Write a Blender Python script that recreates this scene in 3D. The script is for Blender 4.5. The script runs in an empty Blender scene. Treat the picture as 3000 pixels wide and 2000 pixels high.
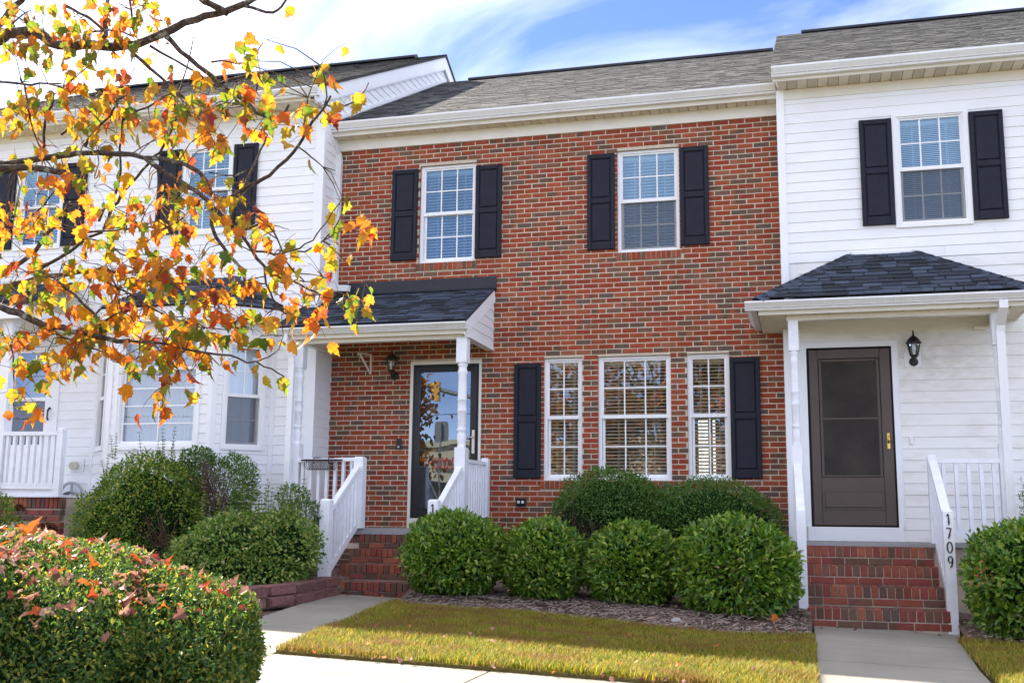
import bpy, bmesh, math, random
import numpy as np
from mathutils import Vector, Matrix

rng = random.Random(11)
nrng = np.random.default_rng(11)
scene = bpy.context.scene
col = scene.collection

# ------------------------------------------------------------------ camera
cam_data = bpy.data.cameras.new('camera')
cam = bpy.data.objects.new('camera', cam_data)
col.objects.link(cam)
RX, UP, FW = Vector((0.96544, 0.260409, 0.01062)), Vector((0.032123, -0.159331, 0.986702)), Vector((-0.258638, 0.952261, 0.16219))
cam.matrix_world = Matrix(((RX.x, UP.x, -FW.x, 0.25590), (RX.y, UP.y, -FW.y, -13.87495), (RX.z, UP.z, -FW.z, 0.09993), (0, 0, 0, 1)))
cam_data.sensor_fit = 'HORIZONTAL'
cam_data.sensor_width = 36.0
cam_data.lens = 3205.7 / 3000 * 36
cam_data.clip_start = 0.1
cam_data.clip_end = 2000
scene.camera = cam

# ------------------------------------------------------------------ sky, sun, exposure
SUN_DIR = Vector((1.08, -0.72, -1.0)).normalized()       # the way the light travels
SUN_ELEV, SUN_AZ = math.radians(37.6), math.atan2(-1.08, 0.72)
world = bpy.data.worlds.new('World')
scene.world = world
world.use_nodes = True
wn, wl = world.node_tree.nodes, world.node_tree.links
bg = wn['Background']
sky = wn.new('ShaderNodeTexSky')
sky.sky_type = 'NISHITA'
sky.sun_disc = False
sky.sun_elevation = SUN_ELEV
sky.sun_rotation = SUN_AZ
sky.air_density = 0.4
sky.altitude = 4000
sky.dust_density = 0.15
sky.ozone_density = 2.0
tc = wn.new('ShaderNodeTexCoord')
mp = wn.new('ShaderNodeMapping')
mp.inputs['Rotation'].default_value = (0.0, 0.35, 0.9)
mp.inputs['Scale'].default_value = (1.0, 4.5, 1.6)
wl.new(tc.outputs['Generated'], mp.inputs['Vector'])
cn = wn.new('ShaderNodeTexNoise')
cn.inputs['Scale'].default_value = 2.2
cn.inputs['Detail'].default_value = 7.0
cn.inputs['Roughness'].default_value = 0.52
cn.inputs['Distortion'].default_value = 0.6
wl.new(mp.outputs['Vector'], cn.inputs['Vector'])
cr = wn.new('ShaderNodeValToRGB')
cr.color_ramp.elements[0].position = 0.30
cr.color_ramp.elements[0].color = (0, 0, 0, 1)
cr.color_ramp.elements[1].position = 0.80
cr.color_ramp.elements[1].color = (0.80, 0.80, 0.80, 1)
wl.new(cn.outputs['Fac'], cr.inputs['Fac'])
mixc = wn.new('ShaderNodeMixRGB')
mixc.inputs['Color2'].default_value = (6.2, 6.2, 6.4, 1)
wl.new(cr.outputs['Color'], mixc.inputs['Fac'])
wl.new(sky.outputs['Color'], mixc.inputs['Color1'])
tint = wn.new('ShaderNodeMixRGB')
tint.blend_type = 'MULTIPLY'
tint.inputs['Fac'].default_value = 1.0
tint.inputs['Color2'].default_value = (0.92, 0.90, 0.93, 1)
wl.new(mixc.outputs['Color'], tint.inputs['Color1'])
wl.new(tint.outputs['Color'], bg.inputs['Color'])
bg.inputs['Strength'].default_value = 0.15

sun_data = bpy.data.lights.new('sun', 'SUN')
sun_data.energy = 4.2
sun_data.angle = math.radians(0.53)
sun_data.color = (1.0, 0.93, 0.80)
sun = bpy.data.objects.new('sun', sun_data)
sun.rotation_euler = SUN_DIR.to_track_quat('-Z', 'Y').to_euler()
col.objects.link(sun)

vs = scene.view_settings
scene.display_settings.display_device = 'sRGB'
vs.view_transform = 'Standard'
vs.look = 'None'
vs.exposure = 2.15
vs.gamma = 1.0
vs.use_curve_mapping = False
scene.cycles.max_bounces = 7
scene.cycles.diffuse_bounces = 4
scene.cycles.glossy_bounces = 3
scene.cycles.transmission_bounces = 4
scene.cycles.transparent_max_bounces = 10
scene.cycles.use_adaptive_sampling = True
scene.cycles.adaptive_threshold = 0.02
scene.cycles.use_denoising = True

# ------------------------------------------------------------------ helpers
WORLD = {}
I4 = Matrix.Identity(4)


def T(x, y, z):
    return Matrix.Translation((x, y, z))


def link(o, parent=None, world=None):
    """Link O with the world matrix WORLD, parented to PARENT without moving it."""
    col.objects.link(o)
    world = I4.copy() if world is None else world
    WORLD[o.name] = world
    if parent is not None:
        o.parent = parent
        o.matrix_parent_inverse = WORLD[parent.name].inverted()
    o.matrix_basis = world
    return o


def tag(o, label, cat, group=None, kind=None):
    o['label'] = label
    o['category'] = cat
    if group:
        o['group'] = group
    if kind:
        o['kind'] = kind
    return o


def empty(name, loc, label, cat, group=None):
    o = bpy.data.objects.new(name, None)
    o.empty_display_size = 0.1
    link(o, None, T(*loc))
    return tag(o, label, cat, group)


class MB:
    """Collects boxes, prisms, tubes and lathes, then links them as one mesh object."""

    def __init__(self):
        self.v, self.f, self.m, self.s = [], [], [], []

    def add(self, vs_, fs, mi=0, smooth=False):
        b = len(self.v)
        self.v.extend([tuple(p) for p in vs_])
        for f in fs:
            self.f.append([i + b for i in f])
            self.m.append(mi)
            self.s.append(smooth)
        return self

    def box(self, x0, x1, y0, y1, z0, z1, mi=0):
        v = [(x0, y0, z0), (x1, y0, z0), (x1, y1, z0), (x0, y1, z0), (x0, y0, z1), (x1, y0, z1), (x1, y1, z1), (x0, y1, z1)]
        return self.add(v, [(0, 3, 2, 1), (4, 5, 6, 7), (0, 1, 5, 4), (1, 2, 6, 5), (2, 3, 7, 6), (3, 0, 4, 7)], mi)

    def bbox(self, x0, x1, y0, y1, z0, z1, b=0.004, mi=0):
        """Box whose front (-y) face is chamfered by B."""
        v = [(x0, y1, z0), (x1, y1, z0), (x1, y1, z1), (x0, y1, z1), (x0, y0 + b, z0), (x1, y0 + b, z0), (x1, y0 + b, z1), (x0, y0 + b, z1),
             (x0 + b, y0, z0 + b), (x1 - b, y0, z0 + b), (x1 - b, y0, z1 - b), (x0 + b, y0, z1 - b)]
        f = [(8, 9, 10, 11), (4, 5, 9, 8), (5, 6, 10, 9), (6, 7, 11, 10), (7, 4, 8, 11), (0, 1, 5, 4), (1, 2, 6, 5), (2, 3, 7, 6), (3, 0, 4, 7)]
        return self.add(v, f, mi)

    def prism(self, poly, axis, a0, a1, mi=0, smooth=False):
        n = len(poly)
        if axis == 'x':
            g = lambda a, p: (a, p[0], p[1])
        elif axis == 'y':
            g = lambda a, p: (p[0], a, p[1])
        else:
            g = lambda a, p: (p[0], p[1], a)
        v = [g(a0, p) for p in poly] + [g(a1, p) for p in poly]
        self.add(v, [tuple(range(n))[::-1], tuple(range(n, 2 * n))], mi)
        self.f.extend([[i + len(self.v) - 2 * n for i in (k, (k + 1) % n, n + (k + 1) % n, n + k)] for k in range(n)])
        self.m.extend([mi] * n)
        self.s.extend([smooth] * n)
        return self

    def bar(self, p, q, w, h, up=(0, 0, 1), mi=0):
        """Rectangular bar from P to Q, W across and H along UP."""
        p, q, up = Vector(p), Vector(q), Vector(up)
        d = (q - p).normalized()
        s = d.cross(up).normalized()
        u = s.cross(d).normalized()
        v = []
        for c in (p, q):
            for a, b in ((-1, -1), (1, -1), (1, 1), (-1, 1)):
                v.append(c + s * (a * w / 2) + u * (b * h / 2))
        return self.add(v, [(0, 1, 2, 3), (7, 6, 5, 4), (0, 4, 5, 1), (1, 5, 6, 2), (2, 6, 7, 3), (3, 7, 4, 0)], mi)

    def tube(self, pts, radii, n=6, mi=0, smooth=True):
        pts = [Vector(p) for p in pts]
        if not hasattr(radii, '__len__'):
            radii = [radii] * len(pts)
        v, f = [], []
        ref = Vector((0.31, 0.2, 0.93)).normalized()
        for i, p in enumerate(pts):
            d = (pts[min(i + 1, len(pts) - 1)] - pts[max(i - 1, 0)])
            d = d.normalized() if d.length > 1e-9 else Vector((0, 0, 1))
            s = d.cross(ref)
            s = s.normalized() if s.length > 1e-3 else d.cross(Vector((1, 0, 0))).normalized()
            u = s.cross(d)
            for k in range(n):
                a = 2 * math.pi * k / n
                v.append(p + (s * math.cos(a) + u * math.sin(a)) * radii[i])
        for i in range(len(pts) - 1):
            for k in range(n):
                k2 = (k + 1) % n
                f.append((i * n + k, i * n + k2, (i + 1) * n + k2, (i + 1) * n + k))
        self.add(v, f, mi, smooth)
        b = len(v)
        self.add(v[:n], [tuple(range(n))[::-1]], mi)
        self.add(v[b - n:], [tuple(range(n))], mi)
        return self

    def lathe(self, prof, cx=0, cy=0, n=16, mi=0, smooth=True):
        v, f = [], []
        for r, z in prof:
            for k in range(n):
                a = 2 * math.pi * k / n
                v.append((cx + r * math.cos(a), cy + r * math.sin(a), z))
        for i in range(len(prof) - 1):
            for k in range(n):
                k2 = (k + 1) % n
                f.append((i * n + k, i * n + k2, (i + 1) * n + k2, (i + 1) * n + k))
        self.add(v, f, mi, smooth)
        if prof[0][0] > 1e-4:
            self.add(v[:n], [tuple(range(n))[::-1]], mi)
        if prof[-1][0] > 1e-4:
            self.add(v[-n:], [tuple(range(n))], mi)
        return self

    def sweep(self, pts, w, h, up=(0, 1, 0), mi=0):
        """Rectangular duct W by H along PTS (mitred), UP roughly normal to the path."""
        pts = [Vector(p) for p in pts]
        v, f = [], []
        for i, p in enumerate(pts):
            a = (pts[i] - pts[i - 1]).normalized() if i else None
            b = (pts[i + 1] - pts[i]).normalized() if i < len(pts) - 1 else None
            d = ((a or b) + (b or a)).normalized()
            k = 1.0 / max(0.5, d.dot(a or b))
            s = Vector(up).cross(d)
            s = s.normalized() if s.length > 1e-3 else Vector((1, 0, 0))
            u = d.cross(s).normalized()
            for x, y in ((-1, -1), (1, -1), (1, 1), (-1, 1)):
                v.append(p + s * (x * w / 2) * (k if abs(s.z) > .3 else 1) + u * (y * h / 2) * (k if abs(s.z) <= .3 else 1))
        for i in range(len(pts) - 1):
            for k in range(4):
                k2 = (k + 1) % 4
                f.append((i * 4 + k, i * 4 + k2, i * 4 + 4 + k2, i * 4 + 4 + k))
        f.append((3, 2, 1, 0))
        f.append(tuple(len(v) - 4 + k for k in range(4)))
        return self.add(v, f, mi)

    def mesh(self, name, mats):
        me = bpy.data.meshes.new(name)
        me.from_pydata(self.v, [], self.f)
        for m in (mats if isinstance(mats, (list, tuple)) else [mats]):
            me.materials.append(m)
        if any(self.m):
            me.polygons.foreach_set('material_index', self.m)
        if any(self.s):
            me.polygons.foreach_set('use_smooth', self.s)
        me.update()
        return me

    def build(self, name, mats, parent=None, world=None, kind=None):
        o = bpy.data.objects.new(name, self.mesh(name, mats))
        link(o, parent, world)
        if kind:
            o['kind'] = kind
        return o


def inst(name, me, parent, world, kind=None):
    return link(bpy.data.objects.new(name, me), parent, world)


def np_mesh(name, verts, quads, mat, smooth=False):
    """Mesh from an (n,3) vertex array and an (m,4) or (m,3) face array."""
    me = bpy.data.meshes.new(name)
    k = quads.shape[1]
    me.vertices.add(len(verts))
    me.vertices.foreach_set('co', np.ascontiguousarray(verts, dtype=np.float32).ravel())
    me.loops.add(quads.size)
    me.loops.foreach_set('vertex_index', np.ascontiguousarray(quads, dtype=np.int32).ravel())
    me.polygons.add(len(quads))
    me.polygons.foreach_set('loop_start', np.arange(0, quads.size, k, dtype=np.int32))
    me.polygons.foreach_set('loop_total', np.full(len(quads), k, dtype=np.int32))
    if smooth:
        me.polygons.foreach_set('use_smooth', np.ones(len(quads), dtype=bool))
    me.materials.append(mat)
    me.update(calc_edges=True)
    return me


def holed(mb, x0, x1, z0, z1, holes, y):
    """Sheet in the plane Y with rectangular HOLES left open."""
    xs = sorted({x0, x1, *[min(max(h[i], x0), x1) for h in holes for i in (0, 1)]})
    zs = sorted({z0, z1, *[min(max(h[i], z0), z1) for h in holes for i in (2, 3)]})
    for a, b in zip(xs, xs[1:]):
        for c, d in zip(zs, zs[1:]):
            mx, mz = (a + b) / 2, (c + d) / 2
            if not any(h[0] < mx < h[1] and h[2] < mz < h[3] for h in holes):
                mb.add([(a, y, c), (b, y, c), (b, y, d), (a, y, d)], [(0, 1, 2, 3)])
    return mb


# ------------------------------------------------------------------ materials
def new_mat(name, base=(0.5, 0.5, 0.5), rough=0.6, spec=0.4, metallic=0.0):
    m = bpy.data.materials.new(name)
    m.use_nodes = True
    n, l = m.node_tree.nodes, m.node_tree.links
    b = n['Principled BSDF']
    b.inputs['Base Color'].default_value = (*base, 1)
    b.inputs['Roughness'].default_value = rough
    b.inputs['Specular IOR Level'].default_value = spec
    b.inputs['Metallic'].default_value = metallic
    return m, n, l, b


def pos_noise(n, l, scale, detail=3.0, rough=0.55, stretch=None, offset=None):
    g = n.new('ShaderNodeNewGeometry')
    t = n.new('ShaderNodeTexNoise')
    t.inputs['Scale'].default_value = scale
    t.inputs['Detail'].default_value = detail
    t.inputs['Roughness'].default_value = rough
    if stretch or offset:
        mpg = n.new('ShaderNodeMapping')
        mpg.inputs['Scale'].default_value = stretch or (1, 1, 1)
        mpg.inputs['Location'].default_value = offset or (0, 0, 0)
        l.new(g.outputs['Position'], mpg.inputs['Vector'])
        l.new(mpg.outputs['Vector'], t.inputs['Vector'])
    else:
        l.new(g.outputs['Position'], t.inputs['Vector'])
    return t.outputs['Fac']


def piece_random(n, l):
    """A number per object and per loose piece, 0..1."""
    oi, g = n.new('ShaderNodeObjectInfo'), n.new('ShaderNodeNewGeometry')
    a = n.new('ShaderNodeMath')
    l.new(oi.outputs['Random'], a.inputs[0])
    l.new(g.outputs['Random Per Island'], a.inputs[1])
    f = n.new('ShaderNodeMath')
    f.operation = 'FRACT'
    l.new(a.outputs[0], f.inputs[0])
    return f.outputs[0]


def ramp(n, l, fac, stops, constant=False):
    r = n.new('ShaderNodeValToRGB')
    e = r.color_ramp.elements
    while len(e) < len(stops):
        e.new(0.5)
    for el, (p, c) in zip(e, stops):
        el.position = p
        el.color = (*c, 1) if len(c) == 3 else c
    if constant:
        r.color_ramp.interpolation = 'CONSTANT'
    l.new(fac, r.inputs['Fac'])
    return r.outputs['Color']


def mix(n, l, fac, a, b, mode='MIX'):
    x = n.new('ShaderNodeMixRGB')
    x.blend_type = mode
    for s, v in (('Fac', fac), ('Color1', a), ('Color2', b)):
        if isinstance(v, (int, float)):
            x.inputs[s].default_value = v
        elif isinstance(v, tuple):
            x.inputs[s].default_value = (*v, 1)
        else:
            l.new(v, x.inputs[s])
    return x.outputs['Color']


def bump(n, l, b, h, strength=0.3, dist=0.01):
    x = n.new('ShaderNodeBump')
    x.inputs['Strength'].default_value = strength
    x.inputs['Distance'].default_value = dist
    l.new(h, x.inputs['Height'])
    l.new(x.outputs['Normal'], b.inputs['Normal'])


def band(n, l, fac, lo, hi):
    """0 below LO, 1 above HI."""
    m_ = n.new('ShaderNodeMapRange')
    m_.inputs['From Min'].default_value = lo
    m_.inputs['From Max'].default_value = hi
    l.new(fac, m_.inputs['Value'])
    return m_.outputs[0]


def brick_material(name, stops, fleck=0.5):
    m, n, l, b = new_mat(name, rough=0.85, spec=0.25)
    r = piece_random(n, l)
    c = ramp(n, l, r, stops, True)
    # flashed ends: part of a brick burnt brown
    r7 = n.new('ShaderNodeMath')
    r7.operation = 'MULTIPLY'
    l.new(r, r7.inputs[0])
    r7.inputs[1].default_value = 23.7
    r8 = n.new('ShaderNodeMath')
    r8.operation = 'FRACT'
    l.new(r7.outputs[0], r8.inputs[0])
    pm = n.new('ShaderNodeMath')
    pm.operation = 'MULTIPLY'
    l.new(band(n, l, r8.outputs[0], 0.62, 0.66), pm.inputs[0])
    l.new(band(n, l, pos_noise(n, l, 5.5, 1.0, 0.4, (1, 1, 0.6), (7.3, 0, 1.1)), 0.50, 0.56), pm.inputs[1])
    part = pm.outputs[0]
    c = mix(n, l, part, c, (0.16, 0.095, 0.06))
    c = mix(n, l, band(n, l, pos_noise(n, l, 14, 4), 0.35, 0.75), c, mix(n, l, 0.45, c, (0.16, 0.05, 0.03)))
    c = mix(n, l, band(n, l, pos_noise(n, l, 160, 3), 0.42, 0.62), mix(n, l, 0.3, c, (0.03, 0.012, 0.008)), c)
    # smears of mortar and lime
    sm = n.new('ShaderNodeMath')
    sm.operation = 'MULTIPLY'
    l.new(band(n, l, pos_noise(n, l, 42, 4, 0.65, (1, 1, 1.7)), 0.60, 0.68), sm.inputs[0])
    l.new(band(n, l, pos_noise(n, l, 2.1, 2), 0.42, 0.62), sm.inputs[1])
    sf = n.new('ShaderNodeMath')
    sf.operation = 'MULTIPLY'
    l.new(sm.outputs[0], sf.inputs[0])
    sf.inputs[1].default_value = fleck
    c = mix(n, l, sf.outputs[0], c, (0.50, 0.44, 0.37))
    l.new(c, b.inputs['Base Color'])
    c = mix(n, l, band(n, l, pos_noise(n, l, 0.8, 4), 0.35, 0.75), mix(n, l, 0.16, c, (0.02, 0.012, 0.01)), c)
    l.new(c, b.inputs['Base Color'])
    bump(n, l, b, pos_noise(n, l, 110, 4), 0.5, 0.004)
    return m


MAT = {}
MAT['brick'] = brick_material('brick', [
    (0.0, (0.45, 0.080, 0.032)), (0.16, (0.39, 0.062, 0.026)), (0.36, (0.48, 0.110, 0.042)), (0.52, (0.34, 0.056, 0.024)),
    (0.64, (0.43, 0.090, 0.034)), (0.76, (0.28, 0.11, 0.055)), (0.86, (0.15, 0.11, 0.085)), (0.92, (0.22, 0.125, 0.08)), (0.95, (0.42, 0.14, 0.07))], 0.85)
MAT['step_brick'] = brick_material('step_brick', [
    (0.0, (0.40, 0.115, 0.07)), (0.2, (0.32, 0.078, 0.06)), (0.36, (0.21, 0.12, 0.08)), (0.5, (0.46, 0.155, 0.085)),
    (0.64, (0.16, 0.10, 0.085)), (0.76, (0.36, 0.09, 0.07)), (0.9, (0.26, 0.125, 0.085))], 0.35)


def simple(name, base, rough=0.6, var=0.12, scale=6.0, bmp=0.0, bscale=60, spec=0.4, metallic=0.0, stretch=None):
    m, n, l, b = new_mat(name, base, rough, spec, metallic)
    dark = tuple(c * (1 - var) for c in base)
    light = tuple(min(1, c * (1 + var)) for c in base)
    l.new(mix(n, l, band(n, l, pos_noise(n, l, scale, 5, 0.6, stretch), 0.3, 0.7), dark, light), b.inputs['Base Color'])
    if bmp:
        bump(n, l, b, pos_noise(n, l, bscale, 4), bmp, 0.004)
    return m


MAT['mortar'] = simple('mortar', (0.56, 0.47, 0.35), 0.95, 0.16, 20, 0.5, 200)
MAT['step_mortar'] = simple('step_mortar', (0.50, 0.42, 0.33), 0.95, 0.4, 2.5, 0.5, 200)


def vinyl(name, base, dirt=0.25, soot=None):
    m, n, l, b = new_mat(name, base, 0.42, 0.4)
    pr = piece_random(n, l)
    c = mix(n, l, pr, tuple(x * 0.965 for x in base), base)
    c = mix(n, l, band(n, l, pos_noise(n, l, 2.6, 6, 0.62, (1, 1, 3.0)), 0.5, 0.85), c, tuple(x * y for x, y in zip(base, (1 - dirt, 1 - dirt * 1.15, 1 - dirt * 1.5))))
    if soot:                                                     # grime where the porch lamp gathers it
        g = n.new('ShaderNodeNewGeometry')
        mp_ = n.new('ShaderNodeMapping')
        mp_.inputs['Location'].default_value = (-1.72 * 0.85, 0.3, -2.02 * 1.5)
        mp_.inputs['Scale'].default_value = (0.85, 1, 1.5)
        l.new(g.outputs['Position'], mp_.inputs['Vector'])
        ln = n.new('ShaderNodeVectorMath')
        ln.operation = 'LENGTH'
        l.new(mp_.outputs['Vector'], ln.inputs[0])
        mk = n.new('ShaderNodeMath')
        mk.operation = 'MULTIPLY'
        l.new(band(n, l, ln.outputs['Value'], 0.85, 0.1), mk.inputs[0])
        l.new(band(n, l, pos_noise(n, l, 7, 6, 0.65, (1, 1, 2.2)), 0.35, 0.75), mk.inputs[1])
        c = mix(n, l, mk.outputs[0], c, soot)
    l.new(c, b.inputs['Base Color'])
    bump(n, l, b, pos_noise(n, l, 24, 3, 0.5, (0.25, 1, 3)), 0.12, 0.004)
    return m


MAT['vinyl'] = vinyl('white_vinyl', (0.86, 0.86, 0.85), 0.10)
MAT['porch_vinyl'] = vinyl('stained_vinyl', (0.86, 0.845, 0.80), 0.2, (0.60, 0.55, 0.46))
MAT['trim'] = simple('white_trim', (0.85, 0.85, 0.84), 0.45, 0.03, 3)
MAT['paint'] = simple('white_rail_paint', (0.82, 0.83, 0.85), 0.5, 0.06, 9, 0.15, 70)
MAT['fascia'] = simple('cream_fascia', (0.78, 0.74, 0.64), 0.45, 0.05, 3)
MAT['soffit'] = simple('cream_soffit', (0.72, 0.66, 0.54), 0.6, 0.07, 8)
MAT['perforated'] = None
m_, n_, l_, b_ = new_mat('perforated_soffit', (0.66, 0.60, 0.48), 0.6)
vor = n_.new('ShaderNodeTexVoronoi')
vor.inputs['Scale'].default_value = 75
vor.inputs['Randomness'].default_value = 0.15
g_ = n_.new('ShaderNodeNewGeometry')
l_.new(g_.outputs['Position'], vor.inputs['Vector'])
l_.new(mix(n_, l_, band(n_, l_, vor.outputs['Distance'], 0.25, 0.4), (0.24, 0.20, 0.15), (0.70, 0.63, 0.51)), b_.inputs['Base Color'])
MAT['perforated'] = m_


def gutter_material():
    m, n, l, b = new_mat('gutter_white', (0.8, 0.8, 0.79), 0.35, 0.5)
    streak = pos_noise(n, l, 22, 3, 0.6, (3.0, 0.15, 0.15))
    c = mix(n, l, band(n, l, streak, 0.45, 0.75), (0.80, 0.80, 0.79), (0.755, 0.745, 0.715))
    c = mix(n, l, band(n, l, pos_noise(n, l, 1.1, 4), 0.55, 0.8), c, (0.68, 0.65, 0.60))
    l.new(c, b.inputs['Base Color'])
    return m


MAT['gutter'] = gutter_material()
MAT['gutter_groove'] = simple('gutter_grime', (0.36, 0.34, 0.30), 0.7, 0.4, 30)
MAT['shutter'] = simple('navy_shutter', (0.013, 0.0145, 0.024), 0.6, 0.2, 12, 0.25, 220, 0.25)
MAT['black_door'] = simple('black_door_paint', (0.014, 0.015, 0.018), 0.38, 0.1, 5)
MAT['brown_door'] = simple('brown_door_paint', (0.085, 0.062, 0.048), 0.45, 0.08, 5)
MAT['black_metal'] = simple('black_lantern_metal', (0.012, 0.011, 0.010), 0.4, 0.3, 30, 0, 60, 0.5)
MAT['rust_wire'] = simple('rusty_wire', (0.045, 0.025, 0.018), 0.7, 0.3, 60)
MAT['brass'] = simple('brass', (0.80, 0.52, 0.13), 0.28, 0.06, 20, 0, 60, 0.5, 1.0)
MAT['steel'] = simple('brushed_nickel', (0.62, 0.60, 0.56), 0.32, 0.05, 20, 0, 60, 0.5, 1.0)
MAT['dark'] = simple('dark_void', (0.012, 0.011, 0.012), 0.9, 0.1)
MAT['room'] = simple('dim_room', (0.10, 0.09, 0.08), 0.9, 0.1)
MAT['slat'] = simple('blind_slat_white', (0.78, 0.78, 0.77), 0.45, 0.03)
MAT['cream_slat'] = simple('blind_slat_cream', (0.78, 0.72, 0.58), 0.45, 0.03)
MAT['curtain'] = simple('sheer_curtain', (0.74, 0.78, 0.80), 0.85, 0.08, 4, 0, 60, 0.2, 0, (8, 1, 0.2))
MAT['grey_plastic'] = simple('grey_plastic', (0.40, 0.39, 0.41), 0.55, 0.08)
MAT['beige_plastic'] = simple('beige_plastic', (0.55, 0.52, 0.40), 0.5, 0.1)
MAT['number'] = simple('dark_bronze_numeral', (0.035, 0.026, 0.024), 0.45, 0.1)
MAT['flashing'] = simple('black_flashing', (0.020, 0.022, 0.030), 0.55, 0.2, 14, 0.3, 40)
MAT['screen'] = simple('door_screen_mesh', (0.034, 0.026, 0.02), 0.75, 0.5, 2.2)


def glass(name, base, spec_white=(1, 1, 1), tint=(0.92, 0.96, 0.97)):
    m = bpy.data.materials.new(name)
    m.use_nodes = True
    n, l = m.node_tree.nodes, m.node_tree.links
    n.clear()
    out = n.new('ShaderNodeOutputMaterial')
    tr, gl, mx = n.new('ShaderNodeBsdfTransparent'), n.new('ShaderNodeBsdfGlossy'), n.new('ShaderNodeMixShader')
    tr.inputs['Color'].default_value = (*tint, 1)
    gl.inputs['Color'].default_value = (*spec_white, 1)
    gl.inputs['Roughness'].default_value = 0.0
    fr = n.new('ShaderNodeFresnel')
    fr.inputs['IOR'].default_value = 1.5
    a = n.new('ShaderNodeMath')
    a.inputs[1].default_value = base
    l.new(fr.outputs[0], a.inputs[0])
    a.use_clamp = True
    l.new(a.outputs[0], mx.inputs['Fac'])
    l.new(tr.outputs[0], mx.inputs[1])
    l.new(gl.outputs[0], mx.inputs[2])
    # float glass is never quite flat
    bp = n.new('ShaderNodeBump')
    bp.inputs['Strength'].default_value = 0.05
    bp.inputs['Distance'].default_value = 0.02
    l.new(pos_noise(n, l, 1.6, 1.0), bp.inputs['Height'])
    l.new(bp.outputs['Normal'], gl.inputs['Normal'])
    l.new(mx.outputs[0], out.inputs['Surface'])
    return m


MAT['glass'] = glass('window_glass', 0.15, (0.50, 0.78, 1.0), (0.72, 0.88, 1.0))  # blue of the mirrored sky is tinted into the upper panes
MAT['clear_glass'] = glass('lower_window_glass', 0.09)
MAT['door_glass'] = glass('storm_door_glass', 0.17, (0.75, 0.90, 1.0))
MAT['insect_screen'] = None
m_ = bpy.data.materials.new('insect_screen')
m_.use_nodes = True
_n, _l = m_.node_tree.nodes, m_.node_tree.links
_t, _x = _n.new('ShaderNodeBsdfTransparent'), _n.new('ShaderNodeMixShader')
_n['Principled BSDF'].inputs['Base Color'].default_value = (0.11, 0.115, 0.13, 1)
_n['Principled BSDF'].inputs['Roughness'].default_value = 0.9
_x.inputs['Fac'].default_value = 0.30
_l.new(_t.outputs[0], _x.inputs[1])
_l.new(_n['Principled BSDF'].outputs[0], _x.inputs[2])
_l.new(_x.outputs[0], _n['Material Output'].inputs['Surface'])
MAT['insect_screen'] = m_
MAT['lamp_glass'] = glass('lantern_glass', 0.03)


def shingle_material(name, cols, grit=0.35):
    m, n, l, b = new_mat(name, rough=0.9, spec=0.25)
    c = ramp(n, l, piece_random(n, l), [(i / len(cols), x) for i, x in enumerate(cols)], True)
    g = pos_noise(n, l, 260, 2, 0.7)
    c = mix(n, l, band(n, l, g, 0.35, 0.65), mix(n, l, grit, c, (0.0, 0.0, 0.0)), mix(n, l, grit * 0.3, c, (0.5, 0.5, 0.5)))
    c = mix(n, l, band(n, l, pos_noise(n, l, 1.4, 5), 0.45, 0.9), c, mix(n, l, 0.15, c, (0.02, 0.02, 0.02)))
    l.new(c, b.inputs['Base Color'])
    bump(n, l, b, g, 0.5, 0.004)
    return m


MAT['old_shingle'] = shingle_material('weathered_shingle', [(0.056, 0.055, 0.052), (0.017, 0.017, 0.017), (0.088, 0.086, 0.080), (0.008, 0.008, 0.008), (0.042, 0.041, 0.039), (0.128, 0.124, 0.114)])
MAT['new_shingle'] = shingle_material('blue_black_shingle', [(0.038, 0.053, 0.082), (0.018, 0.026, 0.042), (0.060, 0.083, 0.125), (0.009, 0.013, 0.022), (0.044, 0.061, 0.092)], 0.3)


def concrete(name, base, stain=0.3):
    m, n, l, b = new_mat(name, base, 0.9, 0.25)
    c = mix(n, l, band(n, l, pos_noise(n, l, 1.3, 6, 0.65), 0.3, 0.75), base, tuple(x * (1 - stain) for x in base))
    c = mix(n, l, band(n, l, pos_noise(n, l, 190, 2), 0.38, 0.62), mix(n, l, 0.16, c, (0.05, 0.045, 0.04)), mix(n, l, 0.08, c, (0.8, 0.78, 0.72)))
    l.new(c, b.inputs['Base Color'])
    bump(n, l, b, pos_noise(n, l, 150, 3), 0.25, 0.003)
    return m


MAT['concrete'] = concrete('concrete', (0.31, 0.28, 0.225), 0.34)
MAT['slab'] = concrete('porch_concrete', (0.36, 0.36, 0.36), 0.35)
MAT['asphalt'] = concrete('asphalt', (0.10, 0.10, 0.10), 0.3)
m_, n_, l_, b_ = new_mat('red_block', rough=0.95, spec=0.2)
bc_ = ramp(n_, l_, piece_random(n_, l_), [(0.0, (0.15, 0.062, 0.055)), (0.5, (0.25, 0.105, 0.09)), (1.0, (0.19, 0.078, 0.075))])
bc_ = mix(n_, l_, band(n_, l_, pos_noise(n_, l_, 38, 6, 0.7), 0.35, 0.7), mix(n_, l_, 0.45, bc_, (0.05, 0.025, 0.022)), mix(n_, l_, 0.12, bc_, (0.6, 0.5, 0.45)))
l_.new(bc_, b_.inputs['Base Color'])
bump(n_, l_, b_, pos_noise(n_, l_, 60, 6, 0.7), 0.9, 0.012)
MAT['block'] = m_


def ground_mat(name, stops, scale, bmp=0.8):
    m, n, l, b = new_mat(name, rough=0.97, spec=0.15)
    c = ramp(n, l, pos_noise(n, l, scale, 8, 0.7), stops)
    l.new(c, b.inputs['Base Color'])
    bump(n, l, b, pos_noise(n, l, scale * 3, 6, 0.7), bmp, 0.02)
    return m


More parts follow.
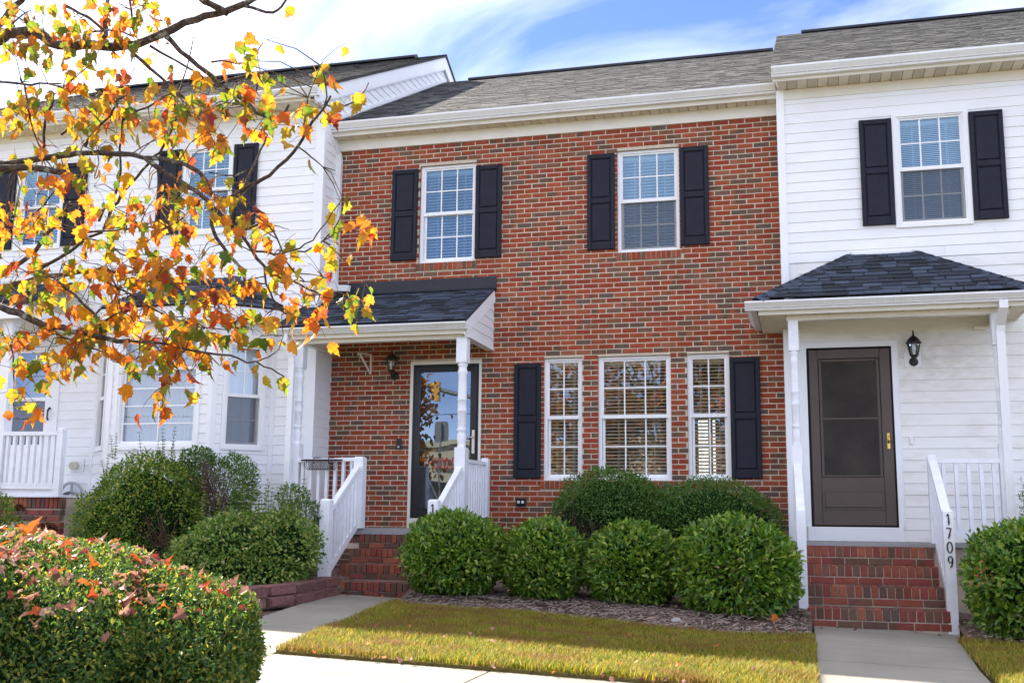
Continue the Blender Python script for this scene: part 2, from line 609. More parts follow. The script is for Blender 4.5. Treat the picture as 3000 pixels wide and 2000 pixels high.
MAT['mulch'] = ground_mat('mulch', [(0.30, (0.05, 0.033, 0.024)), (0.48, (0.15, 0.10, 0.075)), (0.60, (0.25, 0.19, 0.15)), (0.75, (0.11, 0.075, 0.055))], 26)
MAT['turf'] = ground_mat('turf_soil', [(0.3, (0.075, 0.06, 0.02)), (0.5, (0.17, 0.13, 0.04)), (0.7, (0.12, 0.115, 0.03))], 18)
MAT['far_ground'] = ground_mat('far_ground', [(0.3, (0.10, 0.10, 0.035)), (0.6, (0.17, 0.15, 0.06))], 2.0, 0.2)
MAT['bark'] = None
m_, n_, l_, b_ = new_mat('maple_bark', rough=0.9, spec=0.2)
bc = ramp(n_, l_, pos_noise(n_, l_, 60, 6, 0.7), [(0.35, (0.028, 0.020, 0.016)), (0.52, (0.085, 0.062, 0.048)), (0.68, (0.17, 0.14, 0.115))])
bc = mix(n_, l_, band(n_, l_, pos_noise(n_, l_, 19, 3), 0.60, 0.68), bc, (0.30, 0.32, 0.25))
l_.new(bc, b_.inputs['Base Color'])
bump(n_, l_, b_, pos_noise(n_, l_, 90, 5, 0.7), 0.8, 0.006)
MAT['bark'] = m_
MAT['twig'] = simple('dry_twig', (0.105, 0.065, 0.048), 0.9, 0.35, 40)
MAT['core'] = simple('shrub_shade', (0.012, 0.028, 0.007), 1.0, 0.4, 12, 0, 60, 0.05)  # near-black green: the shade deep in the foliage put into the colour


def leaf_material(name, stops, rough=0.45, trans=0.35, spec=0.4, mottle=None, boost=1.6, msc=26):
    m, n, l, b = new_mat(name, rough=rough, spec=spec)
    c = ramp(n, l, piece_random(n, l), stops)
    if mottle:
        c = mix(n, l, band(n, l, pos_noise(n, l, msc, 4), 0.46, 0.66), c, mottle)
    l.new(c, b.inputs['Base Color'])
    t = n.new('ShaderNodeBsdfTranslucent')
    l.new(mix(n, l, 1.0, c, (boost, boost, boost * 0.9), 'MULTIPLY'), t.inputs['Color'])
    mx = n.new('ShaderNodeMixShader')
    mx.inputs['Fac'].default_value = trans
    l.new(b.outputs[0], mx.inputs[1])
    l.new(t.outputs[0], mx.inputs[2])
    l.new(mx.outputs[0], n['Material Output'].inputs['Surface'])
    return m


MAT['holly'] = leaf_material('holly_leaf', [(0.0, (0.05, 0.135, 0.014)), (0.4, (0.09, 0.20, 0.016)), (0.75, (0.19, 0.30, 0.026)), (0.95, (0.34, 0.42, 0.05)), (1.0, (0.24, 0.20, 0.10))], 0.36, 0.3, 0.5)
MAT['boxwood'] = leaf_material('small_holly_leaf', [(0.0, (0.040, 0.105, 0.018)), (0.5, (0.075, 0.165, 0.022)), (0.85, (0.125, 0.23, 0.03)), (1.0, (0.15, 0.23, 0.035))], 0.45, 0.25, 0.4)
MAT['ivy_shrub'] = leaf_material('arching_shrub_leaf', [(0.0, (0.04, 0.10, 0.014)), (0.4, (0.09, 0.19, 0.018)), (0.70, (0.22, 0.31, 0.03)), (0.88, (0.30, 0.33, 0.04)), (1.0, (0.46, 0.40, 0.06))], 0.5, 0.3)
MAT['variegated'] = leaf_material('pale_edged_leaf', [(0.0, (0.05, 0.125, 0.02)), (0.35, (0.11, 0.22, 0.03)), (0.65, (0.24, 0.34, 0.055)), (0.88, (0.36, 0.40, 0.11)), (1.0, (0.42, 0.38, 0.14))], 0.5, 0.3)
MAT['hedge_leaf'] = leaf_material('hedge_leaf', [(0.0, (0.025, 0.07, 0.018)), (0.35, (0.05, 0.12, 0.022)), (0.65, (0.11, 0.17, 0.026)), (0.90, (0.24, 0.25, 0.035)), (1.0, (0.34, 0.28, 0.04))], 0.5, 0.38, 0.35)
MAT['maple'] = leaf_material('maple_leaf', [(0.0, (0.055, 0.12, 0.014)), (0.24, (0.13, 0.18, 0.016)), (0.40, (0.30, 0.27, 0.018)), (0.54, (0.52, 0.27, 0.016)), (0.72, (0.55, 0.17, 0.012)), (0.90, (0.46, 0.085, 0.014)), (0.97, (0.22, 0.025, 0.016)), (1.0, (0.12, 0.02, 0.015))], 0.5, 0.5, 0.3, (0.36, 0.13, 0.02), 1.7)
MAT['fallen'] = leaf_material('fallen_maple_leaf', [(0.0, (0.42, 0.20, 0.14)), (0.3, (0.33, 0.13, 0.09)), (0.5, (0.50, 0.29, 0.22)), (0.68, (0.55, 0.13, 0.03)), (0.85, (0.40, 0.05, 0.025)), (1.0, (0.17, 0.05, 0.05))], 0.6, 0.3, 0.3, None, 1.2)
MAT['grass'] = leaf_material('grass_blade', [(0.0, (0.06, 0.13, 0.012)), (0.38, (0.17, 0.21, 0.018)), (0.66, (0.36, 0.30, 0.03)), (0.87, (0.46, 0.30, 0.05)), (1.0, (0.55, 0.40, 0.14))], 0.6, 0.4, 0.2, (0.25, 0.155, 0.045), 1.2, 2.4)
MAT['weed'] = leaf_material('weed_blade', [(0.0, (0.02, 0.075, 0.012)), (0.6, (0.05, 0.13, 0.02)), (1.0, (0.12, 0.19, 0.04))], 0.5, 0.3)
MAT['far_leaf'] = leaf_material('far_autumn_leaf', [(0.0, (0.07, 0.085, 0.012)), (0.35, (0.22, 0.15, 0.018)), (0.7, (0.42, 0.16, 0.016)), (1.0, (0.46, 0.09, 0.016))], 0.6, 0.3)
MAT['chip'] = simple('wood_chip', (0.26, 0.20, 0.16), 0.95, 0.5, 90)
MAT['petal'] = simple('dried_bloom', (0.17, 0.06, 0.03), 0.9, 0.4, 60)
MAT['stone'] = simple('river_stone', (0.33, 0.30, 0.28), 0.8, 0.2, 18, 0.3, 60)
MAT['stone_tan'] = simple('tan_stone', (0.27, 0.17, 0.12), 0.85, 0.2, 18, 0.3, 60)


def gz(x):
    """Height of the paved ground: it falls gently to the right."""
    return -0.89 - 0.031 * max(-14.0, min(14.0, x))
# ------------------------------------------------------------------ builders for the house parts
_cache = {}


def board_mesh(L, lap, za, zb, mat):
    k = ('board', round(L, 3), round(lap, 4), round(za, 3), round(zb, 3), mat.name)
    if k not in _cache:
        yy = lambda z: -0.0115 + 0.0095 * z / lap
        mb = MB()
        mb.prism([(0.0, za), (yy(za) if za > 0.001 else -0.0095, za), (yy(za + 0.003), za + 0.003), (yy(zb), zb), (0.0, zb)], 'x', 0, L)
        _cache[k] = mb.mesh('siding_board', mat)
    return _cache[k]


def siding(wall, M, x0, x1, z0, z1, lap, holes=(), mat=None):
    """Lapped boards, one object each, on the wall plane y=0 of M."""
    mat = mat or MAT['vinyl']
    n = int(math.ceil((z1 - z0) / lap - 1e-6))
    for k in range(n):
        za = z0 + k * lap
        zb = min(za + lap, z1)
        pieces = [(x0, x1, za, zb)]
        for hx0, hx1, hz0, hz1 in holes:
            nxt = []
            for a, b, c, d in pieces:
                if hx1 <= a or hx0 >= b or hz1 <= c + 0.004 or hz0 >= d - 0.004:
                    nxt.append((a, b, c, d))
                    continue
                if hx0 - a > 0.02:
                    nxt.append((a, hx0, c, d))
                if b - hx1 > 0.02:
                    nxt.append((hx1, b, c, d))
                m0, m1 = max(a, hx0), min(b, hx1)
                if hz0 - c > 0.01:
                    nxt.append((m0, m1, c, hz0))
                if d - hz1 > 0.01:
                    nxt.append((m0, m1, hz1, d))
            pieces = nxt
        cut = []
        for a, b, c, d in pieces:                                # long courses are butted from two boards
            if b - a > 2.6 and (k % 2 == 0):
                j = a + (b - a) * (0.3 + 0.4 * ((k * 0.618) % 1))
                cut += [(a, j - 0.0012, c, d), (j + 0.0012, b, c, d)]
            else:
                cut.append((a, b, c, d))
        for a, b, c, d in cut:
            me = board_mesh(b - a, lap, c - za, d - za, mat)
            inst('siding_board', me, wall, M @ T(a, 0, za))


def box_mesh(w, d, h, mat, bev=0.0):
    k = ('box', round(w, 4), round(d, 4), round(h, 4), mat.name, bev)
    if k not in _cache:
        mb = MB()
        (mb.bbox(0, w, 0, d, 0, h, bev) if bev else mb.box(0, w, 0, d, 0, h))
        _cache[k] = mb.mesh(mat.name, mat)
    return _cache[k]


def quad_mesh(w, h, mat):
    k = ('quad', round(w, 4), round(h, 4), mat.name)
    if k not in _cache:
        _cache[k] = MB().add([(0, 0, 0), (w, 0, 0), (w, 0, h), (0, 0, h)], [(0, 1, 2, 3)]).mesh('pane', mat)
    return _cache[k]


def sash(win, M, x0, x1, z0, z1, y, cols, rows, bar=0.036, mun=0.017, bottom=None, glassmat=None):
    bottom = bottom or bar
    s = MB()
    s.box(x0, x0 + bar, y, y + 0.035, z0, z1)
    s.box(x1 - bar, x1, y, y + 0.035, z0, z1)
    s.box(x0 + bar, x1 - bar, y + 0.001, y + 0.034, z0, z0 + bottom)
    s.box(x0 + bar, x1 - bar, y + 0.001, y + 0.034, z1 - bar, z1)
    s.build('sash', MAT['trim'], win, M)
    a, b, c, d = x0 + bar, x1 - bar, z0 + bottom, z1 - bar
    pw, ph = (b - a) / cols, (d - c) / rows
    for i in range(cols):
        for j in range(rows):
            inst('pane', quad_mesh(pw - mun * 0.2, ph - mun * 0.2, glassmat or MAT['glass']), win, M @ T(a + i * pw + mun * 0.1, y + 0.016, c + j * ph + mun * 0.1))
    for i in range(1, cols):
        inst('muntin', box_mesh(mun, 0.012, d - c, MAT['trim']), win, M @ T(a + i * pw - mun / 2, y + 0.009, c))
    for j in range(1, rows):
        inst('muntin', box_mesh(b - a, 0.010, mun, MAT['trim']), win, M @ T(a, y + 0.010, c + j * ph - mun / 2))


def blind(win, M, x0, x1, z0, z1, y, pitch, width, tilt, mat, cords=(0.22, 0.78), drop=None):
    k = ('slat', round(x1 - x0, 3), width, tilt, mat.name)
    if k not in _cache:
        c, s = math.cos(tilt) * width / 2, math.sin(tilt) * width / 2
        mb = MB()
        mb.prism([(-c, -s - 0.0012), (0, 0.0025), (c, s - 0.0012), (c, s + 0.0012), (0, 0.005), (-c, -s + 0.0012)], 'x', 0, x1 - x0)
        _cache[k] = mb.mesh('blind_slat', mat)
    z = z1 - 0.06
    while z > z0 + 0.01:
        inst('blind_slat', _cache[k], win, M @ T(x0, y, z))
        z -= pitch
    MB().box(x0, x1, y - 0.028, y + 0.028, z1 - 0.045, z1).build('head_rail', mat, win, M)
    cb = MB()
    for f in cords:
        cx = x0 + (x1 - x0) * f
        cb.box(cx - 0.0022, cx + 0.0022, y - width / 2 - 0.004, y - width / 2 - 0.001, z0, z1 - 0.045)
        cb.box(cx + 0.014, cx + 0.0165, y - width / 2 - 0.004, y - width / 2 - 0.001, z0, z1 - 0.045)
    cb.build('cord', mat, win, M, kind='stuff')


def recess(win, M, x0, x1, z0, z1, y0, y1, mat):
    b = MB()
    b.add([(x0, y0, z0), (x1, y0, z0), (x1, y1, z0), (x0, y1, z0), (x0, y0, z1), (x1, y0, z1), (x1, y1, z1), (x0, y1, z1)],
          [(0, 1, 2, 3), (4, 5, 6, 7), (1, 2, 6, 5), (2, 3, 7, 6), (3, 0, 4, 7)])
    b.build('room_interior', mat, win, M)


def window(house, M, w, h, cols, rt, rb, rec=0.03, casing=0.0, frame=0.042, split=0.5, bl=None, room='dark', depth=0.6, pane_mat=None, screen=False):
    """Double-hung window; origin of M is the lower left corner of its outside edge on the wall face."""
    f = MB()
    y0, y1 = rec, rec + 0.11
    if casing:
        f.box(0, casing, -0.03, 0.02, 0, h)
        f.box(w - casing, w, -0.03, 0.02, 0, h)
        f.box(casing, w - casing, -0.0295, 0.02, h - casing, h)
        f.box(casing, w - casing, -0.034, 0.02, 0, casing)
    a, b, c, d = casing, w - casing, casing, h - casing
    f.box(a, a + frame, y0, y1, c, d)
    f.box(b - frame, b, y0, y1, c, d)
    f.box(a + frame, b - frame, y0 + 0.001, y1, d - frame * 0.8, d)
    f.box(a + frame, b - frame, y0 - 0.006, y1, c, c + frame * 0.9)
    win = f.build('window', MAT['trim'], house, M)
    a, b, c, d = a + frame, b - frame, c + frame * 0.9, d - frame * 0.8
    zm = c + (d - c) * split
    sash(win, M, a, b, zm - 0.012, d, y0 + 0.02, cols, rt, bar=0.024, bottom=0.045, glassmat=pane_mat)
    sash(win, M, a + 0.004, b - 0.004, c, zm + 0.014, y0 + 0.058, cols, rb, bar=0.030, bottom=0.04, glassmat=pane_mat)
    if screen:
        MB().box(a + 0.01, b - 0.01, y0 + 0.044, y0 + 0.047, c + 0.01, zm).build('insect_screen', MAT['insect_screen'], win, M)
    if bl:
        blind(win, M, a + 0.012, b - 0.012, c + 0.02, d - 0.01, y1 + 0.045, *bl)
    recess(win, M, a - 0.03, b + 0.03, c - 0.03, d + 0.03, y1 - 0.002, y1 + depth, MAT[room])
    return win


def shutter(house, x0, x1, z0, z1, y):
    w, h = x1 - x0, z1 - z0
    s = MB()
    s.box(x0, x1, y - 0.02, y - 0.002, z0, z1)
    st, tp, md, bt = 0.052, 0.062, 0.075, 0.105
    s.bbox(x0, x0 + st, y - 0.038, y - 0.019, z0, z1, 0.006)
    s.bbox(x1 - st, x1, y - 0.038, y - 0.019, z0, z1, 0.006)
    zm = z0 + h * 0.51
    s.bbox(x0 + st, x1 - st, y - 0.036, y - 0.019, z1 - tp, z1, 0.006)
    s.bbox(x0 + st, x1 - st, y - 0.036, y - 0.019, zm - md / 2, zm + md / 2, 0.006)
    s.bbox(x0 + st, x1 - st, y - 0.036, y - 0.019, z0, z0 + bt, 0.006)
    o = s.build('shutter', MAT['shutter'], house)
    for c, d in ((z0 + bt, zm - md / 2), (zm + md / 2, z1 - tp)):
        p = MB()
        g = 0.007
        p.bbox(x0 + st + g, x1 - st - g, y - 0.034, y - 0.019, c + g, d - g, 0.0135)
        p.build('panel', MAT['shutter'], o)
    return o


def gutter(house, x0, x1, yb, zt, h=0.12, d=0.125):
    zb = zt - h
    prof = [(yb, zt), (yb, zb), (yb - d * 0.55, zb), (yb - d * 0.62, zb + h * 0.18), (yb - d * 0.66, zb + h * 0.36), (yb - d * 0.86, zb + h * 0.62), (yb - d * 0.97, zb + h * 0.78),
            (yb - d, zb + h * 0.8), (yb - d, zt), (yb - d * 0.9, zt), (yb - d * 0.88, zt - 0.012), (yb - 0.012, zt - 0.012)]
    g = MB()
    g.prism(prof, 'x', x0, x1)
    g.box(x0 + 0.01, x1 - 0.01, yb - d * 0.645, yb - d * 0.60, zb + h * 0.19, zb + h * 0.30, 1)
    o = g.build('gutter', [MAT['gutter'], MAT['gutter_groove']], house)
    x = x0 + 2.3
    while x < x1 - 0.5:
        MB().box(x, x + 0.012, yb - d - 0.0015, yb - d * 0.9, zt - h * 0.26, zt + 0.0015).build('gutter_seam', MAT['gutter'], o)
        x += 3.1
    return o


def soffit(house, x0, x1, y0, y1, z, pitch=0.125, rot=False, perforated=True):
    """Ribbed vinyl panels, one object each, from the fascia Y0 to the wall Y1."""
    back = MB().box(x0, x1, y0, y1, z + 0.012, z + 0.02).build('soffit', MAT['dark'], house)
    n = max(1, int(round((x1 - x0) / pitch)))
    p = (x1 - x0) / n
    for i in range(n):
        mt = MAT['perforated'] if (perforated and i % 2) else MAT['soffit']
        k = ('soffit', round(p, 4), round(y1 - y0, 3), mt.name)
        if k not in _cache:
            mb = MB()
            mb.prism([(0.0015, 0.012), (0.008, 0.0), (p - 0.020, 0.0), (p - 0.012, 0.006), (p - 0.0015, 0.012)], 'y', 0, y1 - y0)
            _cache[k] = mb.mesh('soffit_panel', mt)
        inst('soffit_panel', _cache[k], back, T(x0 + i * p, y0, z))
    return back


def downspout(house, pts, w=0.078, d=0.058, up=(0, 1, 0)):
    m = MB().sweep(pts, w, d, up)
    return m.build('downspout', MAT['gutter'], house)


def porch_post(house, cx, cy, z0, z1, hw, ta, tb):
    p = MB()
    p.box(cx - hw, cx + hw, cy - hw, cy + hw, z0, ta)
    p.box(cx - hw, cx + hw, cy - hw, cy + hw, tb, z1)
    r = hw * 0.96
    L = tb - ta
    prof = [(r * 0.80, ta - 0.004), (r * 0.88, ta + 0.012), (r * 0.72, ta + 0.03), (r * 0.74, ta + 0.05), (r * 0.92, ta + 0.11), (r * 0.84, ta + 0.165), (r * 0.70, ta + 0.19), (r * 0.92, ta + 0.205), (r * 0.92, ta + 0.225), (r * 0.74, ta + 0.245),
            (r * 0.80, ta + 0.26), (r * 0.86, ta + L * 0.42), (r * 0.92, ta + L * 0.425), (r * 0.92, ta + L * 0.44), (r * 0.84, ta + L * 0.45), (r * 0.84, ta + L * 0.55), (r * 0.92, ta + L * 0.555), (r * 0.92, ta + L * 0.57), (r * 0.86, ta + L * 0.58),
            (r * 0.80, tb - 0.15), (r * 0.94, tb - 0.125), (r * 0.94, tb - 0.10), (r * 0.80, tb - 0.085), (r * 0.76, tb - 0.05), (r * 0.94, tb - 0.03), (r * 0.94, tb - 0.012), (r * 0.82, tb + 0.004)]
    p.lathe(prof, cx, cy, 20)
    return p.build('porch_post', MAT['paint'], house)


def newel(par, cx, cy, z0, z1, hw, name='newel_post'):
    p = MB()
    b = 0.018
    p.box(cx - hw, cx + hw, cy - hw, cy + hw, z0, z1 - b)
    p.add([(cx - hw, cy - hw, z1 - b), (cx + hw, cy - hw, z1 - b), (cx + hw, cy + hw, z1 - b), (cx - hw, cy + hw, z1 - b), (cx - hw + b, cy - hw + b, z1), (cx + hw - b, cy - hw + b, z1), (cx + hw - b, cy + hw - b, z1), (cx - hw + b, cy + hw - b, z1)],
          [(4, 5, 6, 7), (0, 1, 5, 4), (1, 2, 6, 5), (2, 3, 7, 6), (3, 0, 4, 7)])
    return p.build(name, MAT['paint'], par)


def rails(par, p0, p1, top0, top1, bot0, bot1, n, bw=0.042, th=0.045, tw=0.07):
    """Top rail, bottom rail and N balusters between the plan points P0 and P1."""
    a, b = Vector((*p0, top0)), Vector((*p1, top1))
    MB().bar(a, b, tw, th).build('top_rail', MAT['paint'], par)
    c, d = Vector((*p0, bot0)), Vector((*p1, bot1))
    MB().bar(c, d, 0.04, 0.08).build('bottom_rail', MAT['paint'], par)
    h = Vector((p1[0] - p0[0], p1[1] - p0[1], 0)).normalized()
    for i in range(n):
        t = (i + 0.5) / n
        q = a.lerp(b, t)
        s = c.lerp(d, t)
        m = MB()
        m.bar((s.x, s.y, s.z + 0.01), (q.x, q.y, q.z - 0.01), bw, 0.036, up=(h.x, h.y, 0))
        m.build('baluster', MAT['paint'], par)


def shingle_mesh(w, ex, thick, mat, skew):
    k = ('shingle', w, ex, thick, mat.name, skew)
    if k not in _cache:
        g = 0.0025
        L = ex + 0.03
        v = []
        for zt in (0, 1):
            v += [(g, -ex, 0.010 + zt * thick), (w - g + skew, -ex, 0.010 + zt * thick), (w - g, L - ex, 0.0 + zt * thick * 0.6), (g - skew * 0.6, L - ex, 0.0 + zt * thick * 0.6)]
        _cache[k] = MB().add(v, [(3, 2, 1, 0), (4, 5, 6, 7), (0, 1, 5, 4), (1, 2, 6, 5), (2, 3, 7, 6), (3, 0, 4, 7)]).mesh('shingle', mat)
    return _cache[k]


def roof_frame(origin, udir, vdir):
    u, v = Vector(udir).normalized(), Vector(vdir).normalized()
    n = u.cross(v).normalized()
    return Matrix(((u.x, v.x, n.x, origin[0]), (u.y, v.y, n.y, origin[1]), (u.z, v.z, n.z, origin[2]), (0, 0, 0, 1)))


def shingles(roof, M, width, length, mat, left=lambda v: 0.0, right=None, ex=0.108, seed=1, joined=False, thick=0.005):
    """Laminated shingle tabs in the plane of M (x along the eave, y up the slope)."""
    r = random.Random(seed)
    right = right or (lambda v: width)
    rows = int(math.ceil(length / ex))
    big = MB()
    for k in range(rows):
        v = (k + 1) * ex
        a, b = left(v - ex), right(v - ex)
        u = a - r.random() * 0.08
        while u < b - 0.02:
            w = r.choice((0.13, 0.17, 0.21, 0.26))
            th = thick * r.choice((1.0, 2.2))
            if u + w > b:
                w = max(0.03, round(b - u, 2))
            if u < a:
                w = max(0.03, round(w - (a - u), 2))
                u = a
            vv = min(v, length)
            me_key = (w, ex, th, r.choice((-0.012, 0.0, 0.012)))
            if joined:
                g = 0.002
                pts = []
                for zt in (0, 1):
                    for x, y, z in ((u + g, vv - ex, 0.005 + zt * th * 0.55), (u + w - g, vv - ex, 0.005 + zt * th * 0.55), (u + w - g, vv + 0.02, zt * th * 0.5), (u + g, vv + 0.02, zt * th * 0.5)):
                        pts.append(M @ Vector((x, y + r.uniform(-0.003, 0.003), z)))
                big.add(pts, [(4, 5, 6, 7), (0, 1, 5, 4), (1, 2, 6, 5), (3, 0, 4, 7)])
            else:
                inst('shingle', shingle_mesh(*me_key[:3], mat, me_key[3]), roof, M @ T(u, vv, 0))
            u += w
    if joined:
        big.build('shingles', mat, roof, kind='stuff')


def brick_row(par, x0, x1, y, z, length, height, depth, joint, mat, r, start=0.0, rowlock=False, gap_fill=True):
    """A row of bricks, one object each, whose front faces lie at Y."""
    x = x0 - start
    while x < x1 - 0.006:
        a, b = max(x, x0), min(x + length, x1)
        if b - a > 0.008:
            inst('brick', box_mesh(round(b - a, 3), depth, height, mat, 0.0035), par, T(a, y + r.uniform(-0.0025, 0.0025), z + r.uniform(-0.001, 0.001)))
        x += length + joint


def numeral(par, ch, cx, y, cz, h):
    """House numeral of height H standing proud of the plane Y."""
    P = {'1': [([(-0.26, 0.30, .07), (-0.10, 0.42, .12), (0.02, 0.50, .15)]), ([(0.02, 0.50, .11), (0.05, 0.1, .14), (0.06, -0.30, .19), (0.0, -0.5, .07)])],
         '7': [([(-0.30, 0.36, .06), (-0.27, 0.46, .14), (0.30, 0.42, .12)]), ([(0.32, 0.46, .10), (0.12, 0.05, .14), (0.0, -0.3, .19), (-0.12, -0.5, .06)])],
         '0': [[(0.34 * math.sin(a) , 0.48 * math.cos(a), .10 + .05 * abs(math.sin(a))) for a in [2 * math.pi * i / 18 for i in range(19)]]],
         '9': [[(0.28 * math.sin(a), 0.2 + 0.28 * math.cos(a), .11 + .04 * abs(math.sin(a))) for a in [2 * math.pi * i / 14 for i in range(15)]],
               [(0.29, 0.2, .13), (0.27, -0.1, .15), (0.12, -0.36, .15), (-0.10, -0.5, .06)]]}[ch]
    mb = MB()
    for st in P:
        pts = [(cx + p[0] * h * 0.62, cz + p[1] * h, p[2] * h * 0.85) for p in st]
        v, f = [], []
        for i, (x, z, w) in enumerate(pts):
            q0, q1 = pts[max(0, i - 1)], pts[min(len(pts) - 1, i + 1)]
            dx, dz = q1[0] - q0[0], q1[1] - q0[1]
            if i in (0, len(pts) - 1) and abs(pts[0][0] - pts[-1][0]) + abs(pts[0][1] - pts[-1][1]) < 1e-6:
                dx, dz = pts[1][0] - pts[-2][0], pts[1][1] - pts[-2][1]
            L = math.hypot(dx, dz) or 1
            nx, nz = -dz / L * w / 2, dx / L * w / 2
            v += [(x + nx, y - 0.006, z + nz), (x - nx, y - 0.006, z - nz), (x + nx, y, z + nz), (x - nx, y, z - nz)]
        for i in range(len(pts) - 1):
            a = i * 4
            f += [(a, a + 1, a + 5, a + 4), (a + 2, a + 6, a + 7, a + 3), (a, a + 4, a + 6, a + 2), (a + 1, a + 3, a + 7, a + 5)]
        f += [(0, 2, 3, 1), (len(v) - 4, len(v) - 3, len(v) - 1, len(v) - 2)]
        mb.add(v, f)
    mb.build('numeral', MAT['number'], par)
# ------------------------------------------------------------------ the brick townhouse
BX0, BX1, BTOP, BBOT = -6.11, 0.0, 5.297, -1.0
house = empty('brick_townhouse', (-3.05, 4.0, -0.8), 'red brick townhouse with navy shutters and a shed porch over a black door', 'townhouse', 'row of townhouses')
UPW = [(-4.863, -4.048, 3.599, 4.986), (-2.088, -1.272, 3.599, 4.986)]
LOW = [(-3.074, -2.560, 0.632, 2.222), (-2.352, -1.411, 0.632, 2.222), (-1.205, -0.676, 0.632, 2.222)]
DOOR = (-4.933, -3.926, -0.003, 2.225)
SILLS = [(-4.90, -4.03, 3.484, 3.599), (-2.10, -1.255, 3.484, 3.599), (-3.115, -2.53, 0.517, 0.632), (-2.37, -1.385, 0.517, 0.632), (-1.235, -0.655, 0.517, 0.632)]
holes = UPW + LOW + [DOOR]
wall = holed(MB(), BX0, BX1, BBOT, BTOP + 0.1, holes, 0.005).build('brick_wall', MAT['mortar'], house)
PIT, CH, BL, BH = 0.2032, 0.0677, 0.1905, 0.0548
cand, rest = [], []
blocked = holes + SILLS
k, z = 0, BBOT + 0.01
SH = [(-3.47, -3.10, 0.65, 2.16), (-0.68, -0.30, 0.65, 2.16), (-5.28, -4.89, 3.63, 4.96), (-4.05, -3.67, 3.63, 4.96), (-2.49, -2.12, 3.63, 4.96), (-1.26, -0.885, 3.63, 4.96)]
while z < BTOP + 0.02:
    x = BX1 - PIT * 40 - (PIT / 2 if k % 2 else 0.0)
    while x < BX1:
        j = rng.uniform(-0.003, 0.003)
        segs = [(max(x + j, BX0), min(x + BL + j, BX1))]
        whole = segs[0][1] - segs[0][0] > BL - 0.005
        for h in blocked:
            if z + BH > h[2] + 0.012 and z < h[3] - 0.012:
                nx = []
                for a, b in segs:
                    if h[1] <= a or h[0] >= b:
                        nx.append((a, b))
                        continue
                    whole = False
                    if h[0] - a > 0.03:
                        nx.append((a, h[0]))
                    if b - h[1] > 0.03:
                        nx.append((h[1], b))
                segs = nx
        for a, b in segs:
            if b - a < 0.03:
                continue
            y = rng.uniform(-0.0028, 0.0028)
            zj = z + rng.uniform(-0.0012, 0.0012)
            seen = not any(s[0] < (a + b) / 2 < s[1] and s[2] < zj < s[3] for s in SH) and zj > 0.15 and not (a > -3.1 and zj < 0.5)
            seen = seen and not (a < -3.65 and (zj < 1.0 or 2.3 < zj < 3.4)) and not (a > -0.5 and 2.2 < zj < 2.8)
            d = (Vector(((a + b) / 2, y, zj)) - Vector((0.256, -13.87, 0.1))).length
            (cand if whole and seen else rest).append((d, a, b, y, zj))
        x += PIT
    z += CH
    k += 1
cand.sort()
rest += cand[140:]
for d, a, b, y, z in cand[:140]:
    inst('brick', box_mesh(BL, 0.055, BH, MAT['brick'], 0.003), wall, T(a, y, z))
mb = MB()
for d, a, b, y, z in rest:
    mb.bbox(a, b, y, y + 0.055, z, z + BH, 0.003)
mb.build('bricks', MAT['brick'], wall, kind='stuff')
for x0, x1, z0, z1 in SILLS:                                    # rowlock sills, each brick laid on edge
    n = int(round((x1 - x0) / 0.0665))
    p = (x1 - x0) / n
    MB().box(x0 + 0.002, x1 - 0.002, -0.012, 0.04, z0 + 0.004, z1 - 0.006).build('sill_bed', MAT['mortar'], wall)
    for i in range(n):
        inst('brick', box_mesh(round(p - 0.009, 4), 0.09, 0.098, MAT['brick'], 0.003), wall, T(x0 + i * p + 0.0045, -0.022 + rng.uniform(-0.002, 0.002), z0 + 0.007))
# body of the house behind the wall
body = MB()
body.add([(BX0, 9.2, BBOT), (BX1, 9.2, BBOT), (BX1, 9.2, 5.6), (BX0, 9.2, 5.6)], [(0, 1, 2, 3)])
body.build('back_wall', MAT['vinyl'], house)

# windows and shutters
for x0, x1, z0, z1 in UPW:
    window(house, T(x0, 0, z0), x1 - x0, z1 - z0, 3, 2, 2, rec=0.035, bl=(0.0425, 0.05, 0.55, MAT['slat']), split=0.5, screen=x0 > -3)
for i, (x0, x1, z0, z1) in enumerate(LOW):
    window(house, T(x0, 0, z0), x1 - x0, z1 - z0, 3 if i == 1 else 2, 2, 2, rec=0.035, bl=(0.0445, 0.05, 0.42, MAT['cream_slat']), split=0.505, room='room', depth=1.2, pane_mat=MAT['clear_glass'])
for x0, x1, z0, z1 in UPW + LOW:                                # steel lintels and brick reveals
    MB().box(x0, x1, 0.002, 0.05, z1 - 0.001, z1 + 0.006).build('lintel', MAT['chip'], wall)
for x0, x1, z0, z1 in ((-3.469, -3.109, 0.656, 2.158), (-0.672, -0.302, 0.656, 2.160), (-5.272, -4.893, 3.645, 4.948), (-4.046, -3.677, 3.625, 4.925), (-2.487, -2.120, 3.645, 4.955), (-1.256, -0.888, 3.645, 4.963)):
    shutter(house, x0, x1, z0, z1, -0.003)

# a bright patio door at the back, seen through the right-hand window
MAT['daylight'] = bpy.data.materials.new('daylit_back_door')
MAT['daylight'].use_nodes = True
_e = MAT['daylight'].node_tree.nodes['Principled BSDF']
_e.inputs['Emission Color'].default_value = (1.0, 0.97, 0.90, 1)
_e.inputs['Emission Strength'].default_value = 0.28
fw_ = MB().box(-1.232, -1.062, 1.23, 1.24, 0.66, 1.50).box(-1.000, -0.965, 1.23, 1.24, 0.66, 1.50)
fw_.build('back_door_glow', MAT['daylight'], house, kind='stuff')

